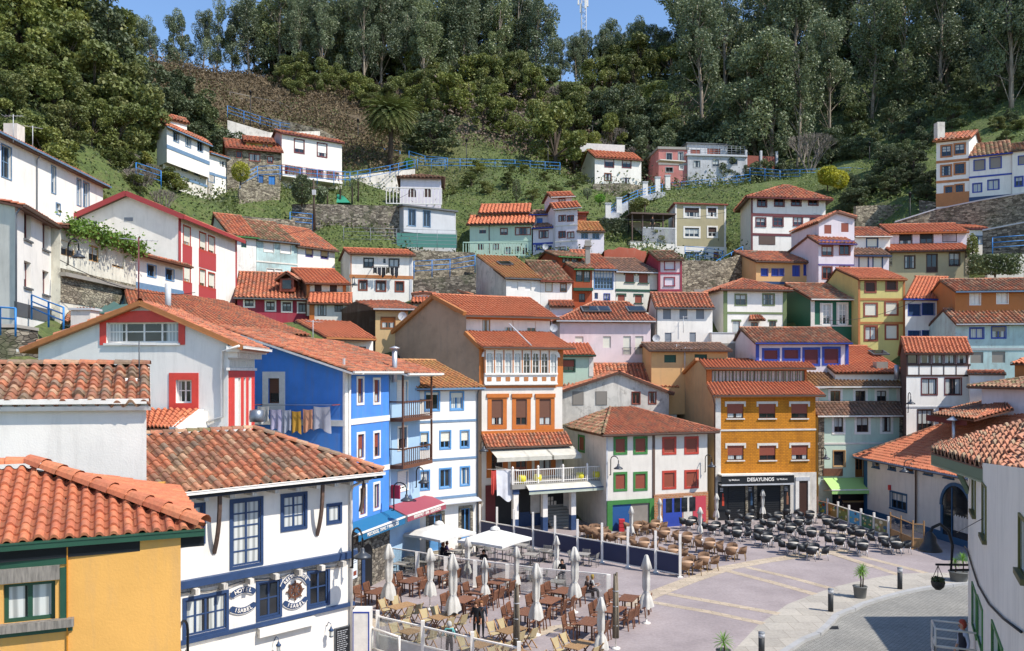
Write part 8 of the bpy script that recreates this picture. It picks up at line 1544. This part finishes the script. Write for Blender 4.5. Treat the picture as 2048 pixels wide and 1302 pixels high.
terrace(table('bistro_table', 'hex:b9b2a6', 'metal:lgrey', .68, .68, ped=True, rnd_=True), chair_tub('black_wicker_chair', 'hex:24272b:.55', 'metal:lgrey'), GT(Z21, [(90, 290), (320, 285), (655, 280), (290, 352), (570, 342), (770, 388), (885, 328), (1040, 380), (1195, 438), (1370, 490), (1590, 550), (170, 412), (505, 405), (690, 455), (385, 472), (170, 493), (465, 545), (890, 495), (715, 610), (905, 655), (1170, 565), (1395, 618), (1720, 603)])+GT(Z20, [(1220, 240), (1500, 300)]), math.radians(75), tubs, 'small round table with a pale top', 'black wicker tub chair', 'bistro table', 'black wicker', skip=.05)
# parasols
def parasol(label, b, h, c='fabric:cfcac0', wide=1.0, seed=0):
    rt = root('closed_parasol', b, label, 'parasol', 'closed parasols of the terraces'); rr = random.Random(seed); m = MB(); n = 22; prof = [(.03, 1), (.09, .985), (.17, .9), (.26, .80), (.16, .785), (.17, .66), (.16, .52), (.11, .46), (.2, .40), (.26, .32), (.30, .235)]; ph = [rr.uniform(0, 6) for _ in range(4)]
    vs = []; fs = []
    for r_, t in prof:
        for k in range(n): a = k*2*math.pi/n; f_ = 1+.28*math.sin(a*5+ph[0])*min(1, r_/.15)+.15*math.sin(a*3+ph[1]+t*4); vs.append((b.x+r_*wide*f_*math.cos(a), b.y+r_*wide*f_*math.sin(a), b.z+h*t+(.07*math.sin(a*4+ph[2]) if t < .25 else 0)))
    for i in range(len(prof)-1):
        for k in range(n): k2 = (k+1) % n; fs.append((i*n+k, i*n+k2, (i+1)*n+k2, (i+1)*n+k))
    m.add(vs, fs, c, True); m.build('canopy', rt); m = MB(); m.tube([b, b+E*h*.97], .028, 'white', 8); m.build('pole', rt); m = MB(); m.lathe(b, [(.2, 0), (.2, .04), (.05, .07), (.04, .2)], 'white', 12); m.build('base', rt)
    m = MB(); m.lathe(b+E*h*.45, [(.13*wide, 0), (.135*wide, .05)], 'lgrey', 12); m.build('tie', rt); return rt
pl_ = [(Z18, 357, 968, 310, 'beside the reddish table nearest the stone arch'), (Z18, 738, 915, 350, 'between the reddish tables near the glass screen'), (Z18, 948, 1110, 400, 'beside the two standing women'), (Z18, 1083, 690, 250, 'just behind the glass screen by the open parasols'), (Z18, 1243, 895, 437, 'over the reddish tables behind the standing women'),
    (Z19, 428, 800, 335, 'rising behind the left net wrapped pole'), (Z19, 612, 1155, 487, 'in the middle of the reddish tables'), (Z19, 798, 640, 235, 'in front of the navy screens'), (Z19, 963, 945, 337, 'right of the reddish tables before the glass screen'), (Z19, 1210, 1420, 800, 'at the bottom edge nearest the viewer'), (Z19, 1628, 1045, 410, 'standing alone on the open paving'),
    (Z20, 496, 490, 75, 'by the green timber posts'), (Z20, 838, 345, -20, 'before the blue double door'), (Z20, 1325, 478, 85, 'between the tan and the black chairs'), (Z13, 910, 388, 168, 'at the left end of the black cafe front'), (Z13, 1242, 362, 140, 'before the black roller doors'), (Z13, 1480, 337, 125, 'before the side door of the ochre house')]
for i, (zz_, x, yb, yt, w_) in enumerate(pl_): b = G(x, yb, zz_); h = 1700*0+(fp(zz_, 0, yb)[1]-fp(zz_, 0, yt)[1])/F*b.y; parasol('closed off white parasol '+w_, b, h, wide=h/3.1*.92, seed=i)
def wrapped(label, x, yt, yb, z_):
    b = G(x, yb, z_); h = (fp(z_, 0, yb)[1]-fp(z_, 0, yt)[1])/F*b.y; rt = root('net_wrapped_pole', b, label, 'pole'); m = MB(); rr = random.Random(x)
    for i in range(9): a = rr.uniform(0, 6.28); o = V3((math.cos(a)*.1, math.sin(a)*.1, 0)); m.tube([b+o*1.1+E*h*.14, b+o*rr.uniform(.6, 1.2)+E*h*.55, b+o*.6+E*h*rr.uniform(.93, 1)], .05, 'fabric:6e6354' if i % 3 else 'fabric:8c806c', 5)
    m.build('wrapping', rt); m = MB(); m.tube([b, b+E*h*.9], .03, 'white', 6); m.lathe(b, [(.2, 0), (.2, .04), (.04, .08)], 'white', 10); m.build('pole', rt)
    for t in (.3, .55, .75): m = MB(); m.lathe(b+E*h*t, [(.14, 0), (.14, .04)], 'lgrey', 10); m.build('strap', rt)
wrapped('tall pole wrapped in brown netting, left one of two', 430, 680, 1400, Z19); wrapped('tall pole wrapped in brown netting beside the end of the glass screen', 1345, 570, 1278, Z19)
def open_parasol(label, ap, s, rz, hh_=2.75):
    b = V3((ap.x, ap.y, 0)); rt = root('open_parasol', b, label, 'parasol', 'open white parasols'); m = MB(); c = [ap+V3((math.cos(rz+k*math.pi/2)*s, math.sin(rz+k*math.pi/2)*s, -.62)) for k in range(4)]; vs = []; fs = []
    for k in range(4):
        a, d = c[k], c[(k+1) % 4]; mid = (a+d)/2+E*.05; m.add([ap, a, mid], [(0, 1, 2)], 'fabric:e2ded6'); m.add([ap, mid, d], [(0, 1, 2)], 'fabric:e2ded6'); m.add([a, mid, mid-E*.14, a-E*.14], [(0, 1, 2, 3)], 'fabric:e2ded6'); m.add([mid, d, d-E*.14, mid-E*.14], [(0, 1, 2, 3)], 'fabric:e2ded6')
    m.build('canopy', rt); m = MB(); m.lathe(ap+E*.02, [(.3, -.08), (.25, .05), (.0, .14)], 'fabric:e2ded6', 8); m.build('vent', rt); m = MB(); m.tube([b, ap], .035, 'greyb', 8); m.build('pole', rt)
    for k in range(4): m = MB(); m.tube([ap-E*.06, c[k]-E*.04], .015, 'greyb', 4); m.build('rib', rt)
open_parasol('open white square parasol nearer the red bar awning', P(878, 1046, 52.5), 2.3, .12); open_parasol('open white square parasol nearer the navy screens', P(990, 1057, 50.5), 2.25, .2)
# screens
def screen(label, pts, h, lo, panel, low=None, post=.07, ph=None, name='glass_screen', railc='white', gz=0):
    rt = root(name, pts[0], label, 'screen'); ph = ph or h
    for i, (a, b) in enumerate(zip(pts, pts[1:])):
        d = (b-a).normalized(); a2, b2 = a+d*post, b-d*post; m = MB(); m.box8([a2+E*lo, b2+E*lo, b2+E*lo+V3((0, .012, 0)), a2+E*lo+V3((0, .012, 0)), a2+E*h, b2+E*h, b2+E*h+V3((0, .012, 0)), a2+E*h+V3((0, .012, 0))], panel[i % len(panel)]); m.build('panel', rt)
        if low: m = MB(); m.box8([a2+E*.1, b2+E*.1, b2+E*.1+V3((0, .02, 0)), a2+E*.1+V3((0, .02, 0)), a2+E*(lo-.05), b2+E*(lo-.05), b2+E*(lo-.05)+V3((0, .02, 0)), a2+E*(lo-.05)+V3((0, .02, 0))], low); m.build('lower_panel', rt)
        m = MB(); m.bar(a+E*h, b+E*h, .08, .06, railc); m.bar(a+E*max(lo-.03, .08), b+E*max(lo-.03, .08), .06, .06, railc); m.build('rail', rt)
    for p in pts: m = MB(); m.box(p+E*ph/2, (post*1.6, post*1.6, ph), railc); m.box(p+E*.03, (.3, .3, .06), railc); m.build('post', rt)
    return rt
screen('low clear screen with white posts running between the reddish and the grey tables', [G(x, y, Z12) for x, y in ((325, 655), (530, 690), (755, 735), (985, 765), (1240, 800), (1500, 838), (2035, 893))], 1.5, .15, ['screen'], post=.14)
screen('clear screen over white lower panels along the bottom left of the terrace', [V3((p.x, p.y, 0)) for p in (G(x, y, Z18, 1.75) for x, y in ((255, 928), (672, 1022), (1130, 1125), (1560, 1215)))], 1.5, .75, ['screen'], 'lgrey', .09, 1.75)
screen('row of navy panels with tall white posts dividing the cafe terraces', [G(*p) for p in ((960, 1078), (994, 1085), (1028, 1091), (1066, 1098), (1110, 1107), (1155, 1116), (1204, 1125), (1255.5, 1135), (1311, 1145), (1360, 1155))], 1.33, .2, ['hex:1d2a4e:.5'], None, .09, 2.5, 'navy_screen')
ms = screen('white fence with painted sea pictures beside the black chairs', [G(*p) for p in ((1619, 1024), (1636, 1028), (1655, 1033), (1676, 1040), (1698, 1048), (1722, 1056), (1748, 1065), (1777, 1074))], 1.15, .15, ['hex:3c7d5a', 'hex:3a86ad', 'hex:8a7a4a', 'hex:6b7a3a', 'hex:4aa0c8', 'hex:3f6f52', 'hex:8f8560'], None, .09, 1.5, 'painted_fence')
pts = [G(*p) for p in ((1636, 1028), (1655, 1033), (1676, 1040), (1698, 1048), (1722, 1056), (1748, 1065), (1777, 1074))]; rr = random.Random(3)
for a, b in zip(pts, pts[1:]):
    m = MB(); d = b-a; n_ = V3((d.y, -d.x, 0)).normalized()
    if n_.y > 0: n_ = -n_
    for k in range(7): t = rr.uniform(.18, .8); h_ = rr.uniform(.3, 1.0); c = a+d*t+E*h_+n_*(.02+k*.003); q = d.normalized(); r1, r2 = rr.uniform(.08, .25), rr.uniform(.05, .15); m.add([c+q*math.cos(s*.785)*r1+E*math.sin(s*.785)*r2 for s in range(8)], [tuple(range(8))], ['hex:c9a05a', 'hex:2f5f7a', 'hex:d8cfae', 'hex:7a4a2e', 'hex:8fb85a'][rr.randrange(5)])
    m.build('painting', ms)
cs = screen('clear screen in curved golden wooden frames above a bamboo planter', [G(*p) for p in ((1781, 1078), (1802, 1087), (1826, 1098), (1848, 1099))], 1.7, .75, ['screen'], 'woodm:lwood', .05, 1.95, 'framed_screen', 'woodm:lwood')
rt = root('screen_gate', G(235, 1330, Z18), 'white framed gate with round hinges beside the white cabinet', 'gate'); m = MB(); a = G(205, 1090, Z18, 1.1); b = G(455, 1175, Z18, 1.1); a.z = b.z = 0
for p in (a, b): m.tube([p, p+E*1.15], .05, 'white', 6)
for h_ in (.25, 1.1): m.tube([a+E*h_, b+E*h_], .05, 'white', 6)
m.build('frame', rt); m = MB(); m.box8([a+E*.3, b+E*.3, b+E*.3+V3((0, .01, 0)), a+E*.3+V3((0, .01, 0)), a+E*1.05, b+E*1.05, b+E*1.05+V3((0, .01, 0)), a+E*1.05+V3((0, .01, 0))], 'screen'); m.build('panel', rt)
p = P(725, 1216, 36); p.z = 0; rt = root('cabinet', p, 'white metal cabinet with blue edges at the hotel corner', 'cabinet'); m = MB(); m.box(p+E*1.0, (.72, .8, 2.0), 'white'); m.build('body', rt); m = MB()
for dx in (-.33, .33): m.box(p+V3((dx, -.405, 1)), (.05, .01, 1.95), 'rblue')
m.box(p+V3((0, -.405, 1.95)), (.7, .012, .06), 'rblue'); m.build('edging', rt)
p = G(65, 640, Z18); rt = root('plastic_crates', p, 'green plastic crates stacked against the stone wall by the hotel', 'crates'); m = MB()
for i in range(5): m.box(p+E*(.16+.31*i), (.5, .4, .28), 'hex:1f6b46')
m.build('crate_stack', rt)
# bollards, planters
for lb, x, yb, yt in (('dark bollard with a grey top standing left of the potted yucca', 432, 1045, 902), ('dark bollard with a grey top right of the potted yucca', 880, 900, 766), ('dark bollard cut by the bottom edge of the paving', -16, 1330, 1185)):
    b = G(x, yb, Z14); h = (yb-yt)/Z14[2]/F*b.y; rt = root('bollard', b, lb, 'bollard', 'bollards along the kerb'); m = MB(); m.tube([b, b+E*h*.8], .13, 'hex:2c2e30', 14); m.build('post', rt); m = MB(); m.tube([b+E*h*.8, b+E*h], .135, 'lgrey', 14); m.lathe(b+E*h, [(.14, -.02), (.14, .04), (0, .06)], 'greyb', 14); m.build('cap', rt)
def planter(lb, b, w, h, plants):
    rt = root('planter', b, lb, 'planter'); m = MB(); vs = []; m.lathe((b.x, b.y, b.z), [(w*.42, 0), (w*.5, h*.9), (w*.54, h*.92), (w*.54, h), (w*.47, h), (w*.45, h*.9), (0, h*.9)], 'hex:6a6a66', 16); m.build('pot', rt)
    for i, (dx, ph_, L_) in enumerate(plants): palm(lb.replace('grey', 'spiky green yucca growing in the grey')[:0]+('spiky yucca %s in the %s' % (('growing', 'growing left', 'growing right')[i], lb.split(' ', 1)[1][:60].rsplit(' ', 1)[0] if 0 else lb)), b+V3((dx, 0, h*.9)), ph_, 46, L_, .05, 'yucca', 'yucca', .04, 'leaf_bright', .6, 1.4)
planter('grey planter between the two bollards', G(622, 955, Z14), .7, .62, [(0, .72, .42), (.12, .9, .4)]); planter('large grey planter near the white corner house', G(1262, 846, Z14), 1.05, .55, [(-.22, .5, .38), (.22, .75, .42)]); planter('low planter hidden at the bottom edge', G(960, 1362, Z13), .6, .4, [(0, .35, .5)])
# gooseneck lamps
def lamp(lb, z_, bx, by, lx, ly, Y, arm=True, s=1.0, grp='black gooseneck wall lamps'):
    a = P(bx, by, Y+.3, z_); l = P(lx, ly, Y-.5, z_); rt = root('wall_lamp', a, lb, 'lamp', grp); top = max(a.z, l.z)+.75*s; d = V3((l.x-a.x, l.y-a.y, 0)); m = MB(); b0 = a+d*.15
    pts = [a, b0, V3((b0.x, b0.y, top-.3*s))]+[V3((b0.x, b0.y, top-.3*s))+d*(.85*(1-math.cos(t))/2)+E*.3*s*math.sin(t) for t in [math.pi*i/6 for i in range(1, 7)]]+[l+E*.12]; m.tube(pts, .035*s, 'dark', 6); m.build('arm', rt)
    m = MB(); m.lathe(l, [(.04, .22), (.09, .16), (.1, .05), (.2, -.02), (.33, -.1), (.35, -.18), (.3, -.17), (.1, -.08)], 'hex:3a3f46:.4', 14); m.build('shade', rt); m = MB(); m.lathe(l-E*.16, [(0, -.06), (.06, -.03), (.05, .05)], 'cream', 8); m.build('bulb', rt); return rt
lamp('large black gooseneck lamp on the hotel corner', Z11, 1300, 760, 1376, 668, 33.2, s=1.2); lamp('black gooseneck lamp above the red bar awning', Z7, 915, 1190, 1000, 1120, 48.5, s=1.1); lamp('black gooseneck lamp on the white house with blue bands', Z7, 1048, 1060, 1097, 1020, 53); lamp('black gooseneck lamp between the green framed windows', Z8, 830, 1015, 877, 972, 64); lamp('black gooseneck lamp on the corner of the ochre house', Z9, 178, 1000, 217, 962, 67); lamp('black gooseneck lamp on the stone strip of the mint house', Z9, 785, 960, 812, 922, 71)
lamp('black gooseneck lamp on the white gallery house', Z9, 1238, 690, 1254, 635, 69.5); lamp('black gooseneck lamp on the long blue trimmed house', Z14, 990, 175, 908, 128, 64); lamp('grey gooseneck lamp at the bottom edge in front of the yellow house', Z11, 255, 1420, 183, 1330, 27, s=1.3); lamp('gooseneck lamp on the corner of the old cream house', Z1, 375, 935, 445, 875, 47, s=1.2); lamp('gooseneck lamp beside the terrace awnings', Z8, 158, 905, 176, 880, 64, s=.7); lamp('gooseneck lamp under the eaves of the brown banded house', Z2, 748, 1060, 762, 1040, 89)
a = P(1955, 1137, 25.7); l = P(1860, 1094, 25); rt = root('street_lamp', a, 'large dark gooseneck lamp hanging over the square from the near white house', 'street lamp'); m = MB(); m.tube([P(1953, 1140, 25.7), P(1902, 1140, 25.7), P(1905, 1090, 25.6), P(1897, 1062, 25.5), P(1880, 1048, 25.3), P(1865, 1055, 25.1), l+E*.4], .045, 'dark', 8); m.build('arm', rt); m = MB(); m.lathe(l, [(.05, .45), (.1, .4), (.17, .3), (.18, .15), (.27, 0), (.33, -.06), (.34, -.11), (.15, -.08)], 'hex:2b2d31:.4', 16); m.build('shade', rt)
c = P(1876, 1165, 25.5); rt = root('hanging_basket', c, 'round wire hanging basket on a black bracket by the near white house', 'hanging basket'); m = MB(); m.tube([P(1940, 1130, 25.9), P(1872, 1129, 25.5)], .035, 'dark', 6); m.build('bracket', rt); m = MB(); m.lathe(c, [(.19, .05), (.2, .0), (.17, -.12), (.08, -.21), (0, -.23)], 'hex:2a2a26', 12)
for a_ in (0, 2.1, 4.2): m.tube([c+V3((.19*math.cos(a_), .19*math.sin(a_), .05)), P(1876, 1131, 25.5)], .01, 'dark', 4)
m.build('basket', rt); leafmass(blob(260, np.array(c)+np.array([0, 0, .08]), (.19, .19, .09)), .07, 'leaf_dark', 'plants', rt)
# ---------------------------------------------------------------- people
def person(label, p, rz, pose='stand', top='2b2d33', legs='23252b', hair='5a3b26', skin='c99677', h=1.64, extra=None, gait=.0, rt=None, cat='person'):
    """one continuous skinned body; hair, cane, bag and such are children"""
    k = h/1.7; sit = pose == 'sit'; pel = V3((0, 0, .52 if sit else .93)); lean = .12 if sit or pose == 'old' else .03
    V = {}; Ed = []; R_ = {}
    def j(n, co, r, par=None): V[n] = V3(co)*k; R_[n] = r*k; Ed.append((par, n)) if par else None
    j('pel', pel, .135); j('wa', pel+V3((0, .02, .17)), .125, 'pel'); j('ch', pel+V3((0, lean*.6, .38)), .15, 'wa'); j('ne', pel+V3((0, lean, .53)), .06, 'ch'); j('hd', pel+V3((0, lean+.03, .62)), .085, 'ne'); j('ht', pel+V3((0, lean+.03, .73)), .08, 'hd')
    for s, n in ((-1, 'l'), (1, 'r')):
        sh_ = pel+V3((s*.17, lean*.8, .46)); j(n+'s', sh_, .065, 'ch')
        if sit: el = sh_+V3((s*.06, .08, -.27)); ha = el+V3((-s*.08, .24, .06))
        elif pose == 'old' and s < 0: el = sh_+V3((s*.12, .05, -.25)); ha = el+V3((s*.06, .16, -.12))
        else: el = sh_+V3((s*.08, -.02, -.28)); ha = el+V3((s*.02, .08, -.24))
        j(n+'e', el, .045, n+'s'); j(n+'w', ha, .03, n+'e'); dr = (ha-el).normalized(); j(n+'p', ha+dr*.07, .032, n+'w'); sd = V3((dr.y, -dr.x, 0)).normalized() if abs(dr.z) < .95 else V3((0, 1, 0))
        for f_ in range(4): b_ = ha+dr*.09+sd*(.027*(f_-1.5)); j(n+'f%d' % f_, b_+dr*(.03+.008*(f_ in (1, 2))), .009, n+'p'); j(n+'g%d' % f_, b_+dr*.055+V3((0, 0, -.018)), .008, n+'f%d' % f_)
        j(n+'t', ha+dr*.05+sd*.045, .01, n+'p')
        hp = pel+V3((s*.09, 0, -.03)); j(n+'h', hp, .1, 'pel')
        if sit: kn = hp+V3((s*.03, .42, .0)); an = kn+V3((0, .03, -.43))
        else: kn = hp+V3((s*.01, .03+s*gait, -.42)); an = V3((s*.1, s*gait*1.6-.02, .08))
        j(n+'k', kn, .065, n+'h'); j(n+'a', an, .042, n+'k'); j(n+'to', an+V3((0, .16, -.045)), .038, n+'a')
    ks = list(V); ix = {n: i for i, n in enumerate(ks)}; me = bpy.data.meshes.new('person'); me.from_pydata([V[n] for n in ks], [(ix[a], ix[b]) for a, b in Ed], []); o = bpy.data.objects.new('tmp', me); COL.objects.link(o)
    md = o.modifiers.new('s', 'SKIN'); 
    for n in ks: me.skin_vertices[0].data[ix[n]].radius = (R_[n], R_[n]*(.75 if n in ('ch', 'wa', 'pel') else 1))
    me.skin_vertices[0].data[0].use_root = True; o.modifiers.new('b', 'SUBSURF').levels = 1; bpy.context.view_layer.update()
    m2 = bpy.data.meshes.new_from_object(o.evaluated_get(bpy.context.evaluated_depsgraph_get())); bpy.data.objects.remove(o)
    mats_ = ['fabric:'+top, 'fabric:'+legs, 'hex:'+skin+':.6', 'hex:2a2522:.6']; m2.materials.clear()
    for q in mats_: m2.materials.append(mat(q))
    for f_ in m2.polygons:
        c_ = f_.center; n = min(ks, key=lambda q: (V[q]-c_).length_squared/(R_[q]+.05)); mi = 0
        if n in ('hd', 'ht') or (n == 'ne' and c_.z > V['ne'].z) or n[1:] in ('w', 'p', 't') or n[1:2] in ('f', 'g'): mi = 2
        elif n[1:] in ('h', 'k', 'a') or n == 'pel': mi = 1
        elif n[1:] == 'to': mi = 3
        f_.material_index = mi; f_.use_smooth = True
    if rt is None: rt = root('person', p, label, cat); 
    rt.rotation_euler = (0, 0, rz); b_ = bpy.data.objects.new('body', m2); COL.objects.link(b_); b_.parent = rt
    q = V['ht']; r0 = root('tmpo', (0, 0, 0), None, None); ORG[rt.name] = V3((0, 0, 0)); bpy.data.objects.remove(r0)
    hm = MB(); hv = 0; c_ = V['hd']+(V['ht']-V['hd'])*.55+V3((0, -.018, .02)); hm.lathe(c_, [(.0, .125), (.06, .11), (.1, .05), (.108, -.02), (.1, -.09), (.07, -.12)], 'fabric:'+hair, 12); vs = [(x, min(y, c_.y+.085+.0*(z_-c_.z)) if z_ > c_.z+.03 else min(y, c_.y+.03), z_) for x, y, z_ in hm.v]; hm.v = vs; hm.build('hair', rt)
    fm = MB(); e_ = V['hd']+V3((0, .083*k, .03)); fm.box(e_+V3((0, .008, -.005)), (.018, .03, .04), 'hex:'+skin+':.6'); fm.build('nose', rt)
    for s in (-1, 1): fm = MB(); fm.box(e_+V3((s*.03, .0, .02)), (.018, .012, .01), 'dark'); fm.build('eye', rt); fm = MB(); fm.box(e_+V3((s*.085, -.085, .0)), (.015, .03, .05), 'hex:'+skin+':.6'); fm.build('ear', rt)
    fm = MB(); fm.box(e_+V3((0, -.002, -.045)), (.04, .012, .01), 'hex:8a4a40'); fm.build('mouth', rt)
    if extra: extra(rt, V)
    return rt
def bag(rt, V): m = MB(); c_ = V['pel']+V3((.17, .12, .0)); m.box(c_, (.24, .1, .18), 'hex:8f4f2c:.5'); m.build('handbag', rt); m = MB(); m.tube([c_+V3((0, 0, .08)), V['ch']+V3((0, .15, 0)), V['ls']+V3((0, 0, .07))], .012, 'hex:6a3a22', 4); m.build('strap', rt)
def cane(rt, V): m = MB(); q = V['lw']+V3((0, .06, 0)); m.tube([V3((q.x-.02, q.y+.05, .0)), q, q+V3((0, -.08, .02))], .014, 'dark', 5); m.build('walking_stick', rt)
S_ = math.pi
person('woman in a dark jacket with a tan handbag standing by the folding tables', G(1210, 1178, Z18), .2+S_, top='2c3546', legs='202227', hair='8a5a34', extra=bag); person('woman in black standing close beside the woman with the tan handbag', G(1168, 1185, Z18), -.4+S_, top='1f2023', legs='1c1d20', hair='6a4226')
person('elderly grey haired person in a turquoise cardigan walking with a stick', G(918, 1395, Z18), .1, 'old', '5fa5a2', '25262b', 'b9b6b0', h=1.58, extra=cane)
def seated(lb, x, y, z_, rz, gz=1.2, **k): p = G(x, y, z_, gz); person(lb, V3((p.x, p.y, 0)), rz, 'sit', **k)
seated('woman in a lilac jumper sitting at the table under the left open parasol', 878, 300, Z18, -1.2, top='a58ac0', legs='2c2a33', hair='6a4030'); seated('woman in dark clothes sitting beside the lilac jumper', 845, 315, Z18, -.9, top='3a2c3a', legs='22222a', hair='9a5a3a'); seated('man in a black shirt and cap sitting under the right open parasol', 1235, 375, Z18, S_, top='1d1e22', legs='24262c', hair='1c1a18')
seated('bald man in a grey shirt sitting behind the glass screen', 1290, 505, Z18, .3, top='7d7f86', legs='3a3c44', hair='b08a70'); seated('man in a black shirt sitting beside the closed parasol near the navy screens', 855, 462, Z19, S_-.3, top='1c1d21', legs='2a2c33', hair='2a2018'); seated('blonde person in a white jacket sitting behind the lettered glass screen', 1110, 610, Z19, -1.4, top='d8d6d2', legs='2c2d33', hair='c0a04a'); seated('brown haired woman sitting opposite the white jacket', 1065, 625, Z19, -1.3, top='4a3a34', legs='26262c', hair='9a6a44')
p = pf_mint = G(1095, 345, Z21); person('man in dark clothes standing inside the bar counter under the green awning', V3((p.x+.4, 70.9, .9-.9)), S_, top='1c1d22', legs='1c1d22', hair='6a6460', h=1.75)
person('', V3(PERS[0][0].location), S_, top='25262a', legs='1f2024', rt=PERS[0][0]); q = pw.at(.6, 2.8, .7) if 0 else P(1928, 1296, 23.5); person('person in a pale shirt leaning on the metal rail of the near white house', V3((q.x, q.y, q.z-.9)), 1.6, top='b8bccb', legs='2a2c36', hair='b04a3a')
# overhead cables
rt = root('overhead_cables', P(1100, 600, 70), 'thin dark overhead cables strung between the houses above the square', 'cables')
for a, b in (((1150, 430, 100), (1450, 425, 110)), ((560, 470, 88), (830, 380, 110)), ((1650, 640, 80), (1850, 590, 82)), ((120, 520, 46), (390, 585, 60)), ((1360, 350, 138), (1700, 440, 100))):
    A_, B_ = P(*a), P(*b); m = MB(); m.tube([A_+(B_-A_)*t-E*2.2*4*t*(1-t)*.35 for t in [i/10 for i in range(11)]], .022, 'dark', 4); m.build('cable', rt)

for i, (zz_, x, y, Y, h, w_) in enumerate(((Z1, 75, 215, 58, 1.6, 'beside the chimney of the long modern white house'), (Z1, 185, 262, 62, 1.5, 'farther along the roof of the long modern white house'), (Z8, 1180, 425, 78, 1.6, 'in front of the tiny attic dormer'), (Z8, 1225, 430, 77, 1.4, 'right of the tiny attic dormer'), (Z9, 75, 455, 77, 1.6, 'on the peach house behind the ochre one'), (Z9, 775, 620, 72, 1.0, 'on the ledge of the mint house'), (Z7, 470, 225, 56, 1.3, 'on the roof ridge of the blue house'), (Z4, 755, 1130, 82, 1.3, 'on the white house with grey shutters'))):
    antenna('thin television antenna '+w_, P(x, y, Y, zz_), h, i*.7, 'lgrey', s=.9, els=6)['group'] = 'roof antennas'
for zz_, x, y, Y, w_ in ((Z3, 540, 718, 107.5, 'below the blue trimmed narrow house'), (Z8, 540, 250, 79.5, 'on the side of the pink house'), (Z2, 1035, 1225, 71.5, 'beside the orange shutter window'), (Z4, 600, 1180, 81.5, 'low on the white house with grey shutters')):
    c = P(x, y, Y, zz_); rt = root('satellite_dish', c, 'small white satellite dish '+w_, 'satellite dish', 'satellite dishes'); m = MB(); vs = []; fs = []
    for r_ in (0, .2, .38):
        for k in range(10): a = k*.628; vs.append(c+V3((r_*math.cos(a), -.1-.0*r_+r_*r_*-.6, r_*math.sin(a))))
    m.add(vs, [(i*10+k, i*10+(k+1) % 10, i*10+10+(k+1) % 10, i*10+10+k) for i in range(2) for k in range(10)], 'lgrey', True); m.build('dish', rt); m = MB(); m.tube([c+V3((0, .3, 0)), c-V3((0, .1, 0)), c-V3((0, .4, .15))], .02, 'dgrey', 4); m.build('arm', rt)
# ---------------------------------------------------------------- camera, light
cam = bpy.data.cameras.new('camera'); co = bpy.data.objects.new('camera', cam); COL.objects.link(co)
co.location = (0, 0, H); co.rotation_euler = (math.pi/2, 0, 0); cam.sensor_width = 36; cam.lens = F/2048*36
cam.shift_y = (HOR-651)/2048; cam.clip_end = 3000; cam.clip_start = .5; sc.camera = co
SUN_AZ = math.radians(28); SUN_EL = math.radians(51)
w = bpy.data.worlds.new('World'); sc.world = w; w.use_nodes = True; nt = w.node_tree
bg = nt.nodes['Background']; sky = nt.nodes.new('ShaderNodeTexSky'); sky.sky_type = 'NISHITA'; sky.sun_disc = False
sky.sun_elevation = SUN_EL; sky.air_density = 1.0; sky.dust_density = 0.1; sky.ozone_density = 5.0
d = V3((math.cos(SUN_AZ)*math.cos(SUN_EL), -math.sin(SUN_AZ)*math.cos(SUN_EL), math.sin(SUN_EL)))   # towards the sun
sky.sun_rotation = math.atan2(d.x, d.y)
nt.links.new(sky.outputs[0], bg.inputs[0]); bg.inputs[1].default_value = .15
sl = bpy.data.lights.new('sun', 'SUN'); sl.energy = 3.9; sl.angle = math.radians(.5); sl.color = (1, .95, .87)
so = bpy.data.objects.new('sun', sl); COL.objects.link(so); so.rotation_euler = d.to_track_quat('Z', 'Y').to_euler(); so.location = (60, -30, 80)
sc.view_settings.view_transform = 'Standard'; sc.view_settings.look = 'None'; sc.view_settings.exposure = 0.55; sc.view_settings.gamma = 1
sc.cycles.max_bounces = 5; sc.cycles.diffuse_bounces = 2; sc.cycles.transparent_max_bounces = 24; sc.cycles.glossy_bounces = 2
